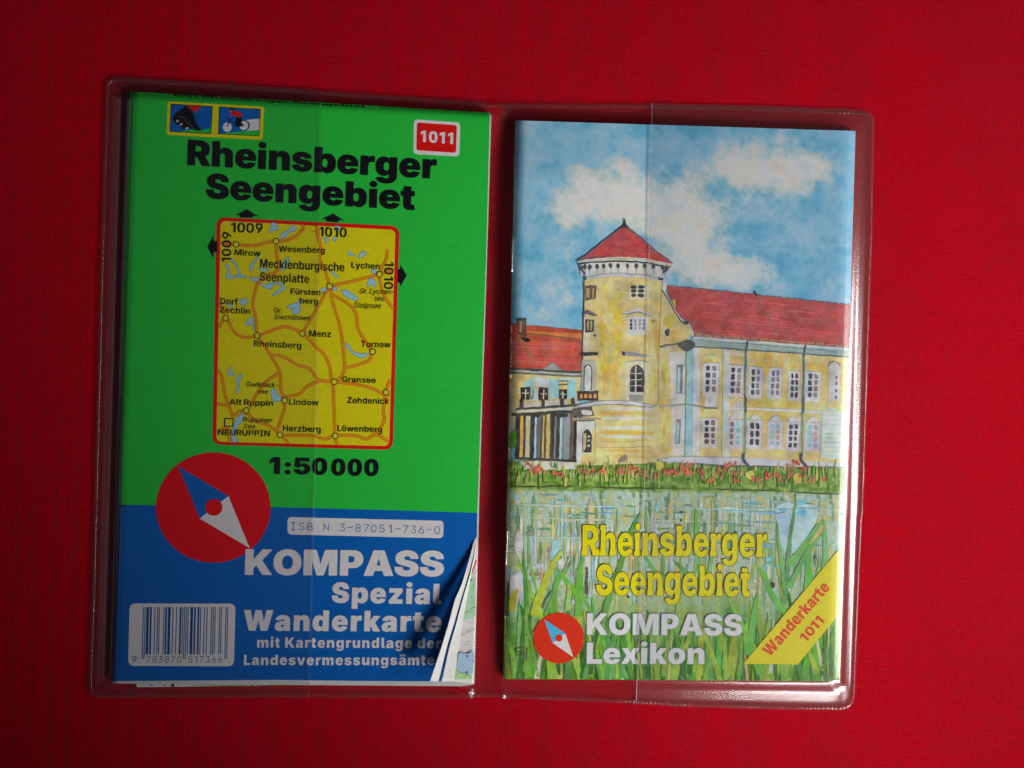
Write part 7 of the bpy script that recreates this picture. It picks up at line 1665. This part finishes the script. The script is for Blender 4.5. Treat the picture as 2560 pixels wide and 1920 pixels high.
# --- water strokes and reeds
I = Ink(zbook, 24)
for k in range(190):
    x, y = rnd.uniform(1094, 1822), rnd.uniform(1062, 1220)
    h = rnd.uniform(35, 120)
    I.ribbon([(x, y), (x + rnd.uniform(-1, 1), y + h / 2), (x - 0.02 * h, y + h)], rnd.uniform(2.5, 9), jit(rnd.choice([(182, 182, 170), (178, 168, 132), (130, 164, 178), (92, 134, 110), (86, 124, 74), (134, 168, 178), (108, 142, 96), (176, 166, 92), (184, 184, 178), (110, 148, 130), (124, 150, 84), (186, 156, 96)]), 10), 1 + 0.04 * (k % 20), 'both')
for k in range(70):
    x, y = rnd.uniform(1094, 1800), rnd.uniform(1066, 1180)
    w = rnd.uniform(12, 55)
    I.ribbon([(x, y), (x + w / 2, y + rnd.uniform(-0.7, 1)), (min(x + w, 1826), y + 0.012 * w)], rnd.uniform(1.4, 5), jit(rnd.choice([(120, 166, 182), (92, 148, 160), (76, 128, 118), (164, 176, 160), (150, 176, 130), (60, 120, 110), (112, 138, 70)]), 12), 2 + 0.04 * (k % 20), 'both')
for pts, w, cc in (([(1098, 1090), (1200, 1092), (1390, 1096)], 3.2, (160, 178, 170)), ([(1390, 1096), (1600, 1100), (1750, 1098), (1830, 1103)], 3.6, (150, 184, 186)), ([(1130, 1116), (1240, 1122), (1330, 1124)], 2.4, (164, 176, 156)), ([(1100, 1160), (1200, 1162), (1300, 1163)], 2.6, (150, 178, 160)), ([(1400, 1124), (1500, 1126), (1620, 1128)], 2.2, (170, 176, 150)), ([(1610, 1105), (1660, 1108), (1700, 1106)], 6, (118, 168, 196)), ([(1560, 1103), (1600, 1106), (1640, 1105)], 4, (134, 186, 200))):
    I.ribbon(spl(pts), w, ink(cc), 3, 'both')
I.poly(R3(spl([(750, 180), (1060, 150), (1030, 700), (950, 1000), (830, 900), (740, 450)], 3, True)), ink((158, 180, 190)), 3)
I.poly(R3(spl([(1120, 180), (1450, 180), (1500, 420), (1200, 900), (1020, 1050), (1060, 600)], 3, True)), ink((156, 182, 186)), 3)
for p, a, b in (((870, 270), 80, 30), ((1210, 300), 90, 80), ((580, 910), 60, 36), ((600, 1170), 56, 40), ((770, 1300), 50, 20), ((1190, 130), 80, 40), ((570, 1280), 50, 30)):
    I.poly(R3(circle(p, a, b, 12)), ink((92, 156, 176)), 3.5)
I.poly(R3(spl([(1340, 860), (1430, 700), (1590, 520), (1580, 700), (1400, 930)], 3, True)), ink((188, 160, 110)), 3.6)
for pts in ([(440, 840), (640, 850), (660, 1010), (450, 1010)], [(460, 1180), (640, 1120), (560, 1350), (480, 1440)], [(220, 300), (320, 300), (300, 900), (200, 880)], [(990, 780), (1090, 820), (1040, 1040), (960, 1000)], [(1140, 1490), (1230, 1470), (1230, 1600), (1130, 1600)], [(110, 1100), (300, 1000), (330, 1500), (230, 1640)]):
    q_ = np.array(pts, float)
    for t in np.linspace(0.1, 0.9, 6):
        x0 = q_[:, 0].min() + t * np.ptp(q_[:, 0])
        y0, y1 = q_[:, 1].min() + rnd.uniform(0, 90), q_[:, 1].max() - rnd.uniform(0, 90)
        I.ribbon(R1(spl([(x0, y0), (x0 - 6, (y0 + y1) / 2), (x0 - 10, y1)])), rnd.uniform(4, 9), jit((178, 176, 178), 8), 3.4 + 0.05 * t, 'both')
for p, a, b in (((540, 1080), 110, 42), ((1225, 1060), 50, 80), ((440, 370), 70, 26), ((790, 660), 40, 40), ((500, 1450), 40, 50)):
    I.poly(R1(circle(p, a, b, 12)), jit((138, 122, 96), 8), 3.6)
I.poly(R1(spl([(860, 500), (950, 500), (960, 640), (870, 780), (780, 860), (800, 720)], 3, True)), ink((132, 172, 196)), 3.5)
for y in (980, 1060, 1130, 1200, 1260, 1330, 1400):
    I.poly(R1(circle((1432 + rnd.uniform(-6, 6), y), 24, 44, 9)), jit((74, 66, 62), 12), 3.8)
for fn, p in ((R1, (1420, 1475)), (R2, (2065, 485)), (R3, (670, 1630)), (R2, (1130, 140)), (R2, (1130, 280)), (R2, (215, 1605)), (BD, (708, 500)), (BD, (518, 980)), (BD, (520, 1020))):
    I.poly(fn(circle(p, 24, 24, 8)), ink((60, 62, 58)), 3.9)
I.build('painted_water', M_PAINT, book)

I = Ink(zbook, 30)
for k in range(210):
    x = rnd.uniform(1092, 1812)
    y0 = rnd.uniform(1445, 1500)
    hgt = rnd.uniform(60, 190) * (1.5 if abs(x - 1450) > 250 and rnd.random() < 0.3 else 1.0)
    if 1250 < x < 1640 and rnd.random() < 0.4:
        hgt *= 0.7
    dx = rnd.gauss(0, 0.22) * hgt
    cc = rnd.choice([(62, 120, 28), (82, 142, 38), (106, 152, 44), (50, 100, 36), (124, 156, 54), (70, 126, 56), (136, 152, 44), (84, 140, 64), (44, 88, 26)])
    if rnd.random() < 0.06:
        cc = rnd.choice([(176, 172, 130), (164, 178, 150), (186, 160, 96)])
    P_ = spl([(x, y0), (x + dx * 0.3, y0 - hgt * 0.4), (x + dx, y0 - hgt)], 5)
    P_[:, 0] = np.clip(P_[:, 0], 1091, 1816 + (1466 - P_[:, 1]) * 0.028)
    I.ribbon(P_, rnd.uniform(5, 15), jit(cc, 8), 4.2 + 0.045 * (k % 40), 'tip')
BL = [(R1, [(400, 1659), (380, 1300), (345, 950), (335, 580)], 9, (64, 128, 34)), (R1, [(520, 1800), (620, 1450), (800, 1000), (1010, 660)], 19, (150, 160, 42)), (R1, [(1260, 1420), (1130, 1260), (1040, 1130), (915, 975)], 12, (92, 158, 40)),
      (R1, [(1290, 1800), (1300, 1250), (1320, 1000), (1355, 770)], 18, (88, 144, 50)), (R1, [(840, 1800), (880, 1350), (915, 1180), (930, 1080)], 11, (78, 144, 48)), (R1, [(660, 1659), (760, 1450), (840, 1330)], 5, (70, 98, 40)), (R1, [(120, 1700), (170, 1450), (240, 1330)], 16, (158, 150, 34)),
      (R1, [(60, 1800), (60, 1400), (80, 1200)], 8, (48, 80, 20)), (R1, [(1060, 1060), (1130, 920), (1175, 830)], 5, (104, 150, 70)), (R1, [(1100, 1700), (1120, 1400), (1130, 1200)], 12, (128, 164, 84)),
      (R1, [(1700, 1900), (1900, 1200), (2000, 950), (2200, 250)], 14, (82, 130, 58)), (R2, [(0, 1300), (130, 900), (280, 450), (420, 150)], 12, (72, 122, 46)), (R2, [(780, 1350), (640, 1120), (500, 880)], 11, (80, 146, 70)), (R2, [(1380, 900), (1390, 400), (1380, 60)], 10, (84, 148, 44)), (R2, [(1440, 1200), (1440, 900), (1400, 650)], 11, (86, 152, 76)),
      (R2, [(1300, 1280), (1150, 1120), (1010, 990)], 12, (80, 132, 66)), (R2, [(810, 1400), (815, 1000), (800, 560)], 8, (86, 140, 80)), (R2, [(1590, 1300), (1640, 1000), (1680, 850)], 10, (98, 160, 84)), (R2, [(1990, 1500), (1940, 1250), (1900, 1090)], 5, (120, 168, 110)),
      (R3, [(880, 2000), (940, 1500), (955, 1250), (990, 800), (1080, 250), (1110, -60)], 11, (74, 128, 72)), (R3, [(970, 1270), (1180, 1040), (1380, 740), (1610, 430)], 17, (96, 148, 76)), (R3, [(890, 1700), (830, 1150), (790, 850), (765, 480)], 9, (92, 146, 78)), (R3, [(1330, 1800), (1340, 1300), (1350, 870)], 17, (84, 154, 66)),
      (R3, [(1640, 1400), (1650, 900), (1620, 430)], 12, (100, 156, 98)), (R3, [(980, 1700), (1250, 1150), (1420, 900), (1620, 660)], 12, (92, 146, 80)), (R3, [(640, 1800), (540, 1500), (430, 1290)], 13, (84, 152, 66)), (BD, [(530, 1040), (560, 800), (600, 550)], 16, (84, 150, 62)), (BD, [(800, 700), (700, 560), (610, 350)], 15, (82, 146, 60))]
for k, (fn, pts, w, cc) in enumerate(BL):
    I.ribbon(fn(spl(pts, 6)), w, ink(cc), 6.2 + 0.05 * k, 'tip')
for p, a, b in (((940, 1060), 60, 50), ((960, 1150), 50, 60)):
    I.poly(BD(spl([(p[0] + a * math.cos(t) * rnd.uniform(0.4, 1.2), p[1] + b * math.sin(t) * rnd.uniform(0.6, 1.5)) for t in np.linspace(0, 6.28, 9)[:-1]], 2, True)), ink((74, 104, 52)), 4.15)
for p, a, b in (((230, 780), 26, 60), ((70, 770), 40, 70)):
    I.poly(R4(spl([(p[0] + a * math.cos(t) * rnd.uniform(0.4, 1.2), p[1] + b * math.sin(t) * rnd.uniform(0.6, 1.5)) for t in np.linspace(0, 6.28, 9)[:-1]], 2, True)), ink((66, 92, 34)), 4.15)
I.build('painted_reeds', M_PAINT, book)

# signature
I = Ink(zbook, 20)
SG = ink((62, 58, 24))
I.ribbon(BC(spl([(385, 735), (350, 730), (325, 760), (340, 785), (380, 785), (375, 815), (335, 822)])), 2.6, SG, 9)
I.ribbon(BC(spl([(405, 770), (412, 805), (440, 790)])), 2.4, SG, 9)
I.ribbon(BC(spl([(446, 725), (442, 800), (438, 880)])), 2.4, SG, 9)
I.build('signature', M_PAINT, book)

# lettering on the cover
TYEL, OUTL = ink((182, 173, 12)), ink((84, 76, 16))
I = Ink(zbook)
qa = B7([(922, 825)]) + B8([(1092, 840)])
qb = B7([(1066, 1216)]) + B8([(928, 1230)])
for s, q_ in (('Rheinsberger', qa), ('Seengebiet', qb)):
    text(I, s, 'tall', q_[0], q_[1], 66.0, OUTL, 13, UPB, shape='tallrim')
    text(I, s, 'tall', q_[0], q_[1], 66.0, TYEL, 15, UPB, shape='tall')
I.build('title_lettering', M_COVER, book)
WH, OG = ink((198, 196, 200)), ink((104, 124, 112))
I = Ink(zbook)
qa = B7([(975, 1606)]) + B8([(850, 1616)])
qb = BC([(1136, 918)]) + BD([(185, 1106)])
for s, q_, cp in (('KOMPASS', qa, 46.0), ('Lexikon', qb, 45.5)):
    text(I, s, 'heavy', q_[0], q_[1], cp, OG, 13, UPB, shape='rim')
    text(I, s, 'heavy', q_[0], q_[1], cp, WH, 15, UPB)
I.build('publisher_lettering', M_COVER, book)

emblem(zbook, BC, (815, 623), 293, 292, (645, 403), (890, 568), (745, 680), (985, 845), (817, 622), 42, book, ink((204, 46, 20)), ink((64, 150, 186)), ink((196, 194, 192)), M_COVER, 10)

# yellow corner band
I = Ink(zbook, 12)
I.poly(BD([(486, 1104), (905, 1110), (1249, 690), (1259, 178)]), ink((200, 190, 44)), 10)
band = I.build('corner_band', M_COVER, book)
I = Ink(zbook, 20)
I.ribbon(BD([(486, 1104), (1258, 180)]), 0.8, ink((110, 110, 40)), 11)
OR = ink((206, 74, 44))
zd = 560 / 2212 / K
q = BD([(692, 1053), (1156, 522), (968, 942), (1112, 778)])
text(I, 'Wanderkarte', 'heavy', q[0], q[1], 25.4, OR, 12)
text(I, '1011', 'heavy', q[2], q[3], 20.6, OR, 12)
I.build('band_lettering', M_COVER, band)

# staples in the spine
for a, b in (((1095.9, 1142), (1093.2, 1222)), ((1107.8, 511), (1105.6, 588))):
    n = 12
    W = np.array([(a[0] + (b[0] - a[0]) * t, a[1] + (b[1] - a[1]) * t) for t in np.linspace(0, 1, n)])
    z = zbook(W[:, 0] + 10, W[:, 1]) + 0.0001
    cen = at(W, z)
    V, F = [], []
    for i in range(n):
        for k in range(8):
            t = 2 * math.pi * k / 8
            V.append((cen[i][0] + 0.00026 * math.cos(t), cen[i][1], cen[i][2] + 0.00026 * math.sin(t)))
    for i in range(n - 1):
        for k in range(8):
            F.append((i * 8 + k, i * 8 + (k + 1) % 8, (i + 1) * 8 + (k + 1) % 8, (i + 1) * 8 + k))
    F += [tuple(range(8))[::-1], tuple((n - 1) * 8 + k for k in range(8))]
    mesh_obj('staple', V, F, M_STEEL, book, smooth=True)

# a speck of dark lint by the upper rim of the wallet
o = base((500.5, 175))
V, F = [], []
rnd = random.Random(2)
for (ax, ay, bx, by, w) in ((-5, -1, 5, 1.5, 2.2), (-2, 3, 4, -2, 1.6), (0, 1, 7, 0, 1.2)):
    A_, B_ = np.array((500.5 + ax, 175 + ay)), np.array((500.5 + bx, 175 + by))
    for t in np.linspace(0, 1, 7):
        p = A_ + (B_ - A_) * t
        r = w * (0.3 + 0.7 * math.sin(math.pi * min(max(t, 0.12), 0.88))) * 0.5
        b0 = len(V)
        for k in range(6):
            an = 2 * math.pi * k / 6
            x = at([(p[0], p[1] + r * math.cos(an))], 0.0013)[0]
            V.append((x[0] - o.x, x[1] - o.y, 0.0013 + r * math.sin(an) * 0.00014))
        if t > 0:
            for k in range(6):
                F.append((b0 - 6 + k, b0 - 6 + (k + 1) % 6, b0 + (k + 1) % 6, b0 + k))
lint = mesh_obj('lint_speck', V, F, M_LINT, None, smooth=True)
lint.location = o
lint['label'] = 'tiny speck of dark lint on the upper rim of the clear wallet'
lint['category'] = 'lint'
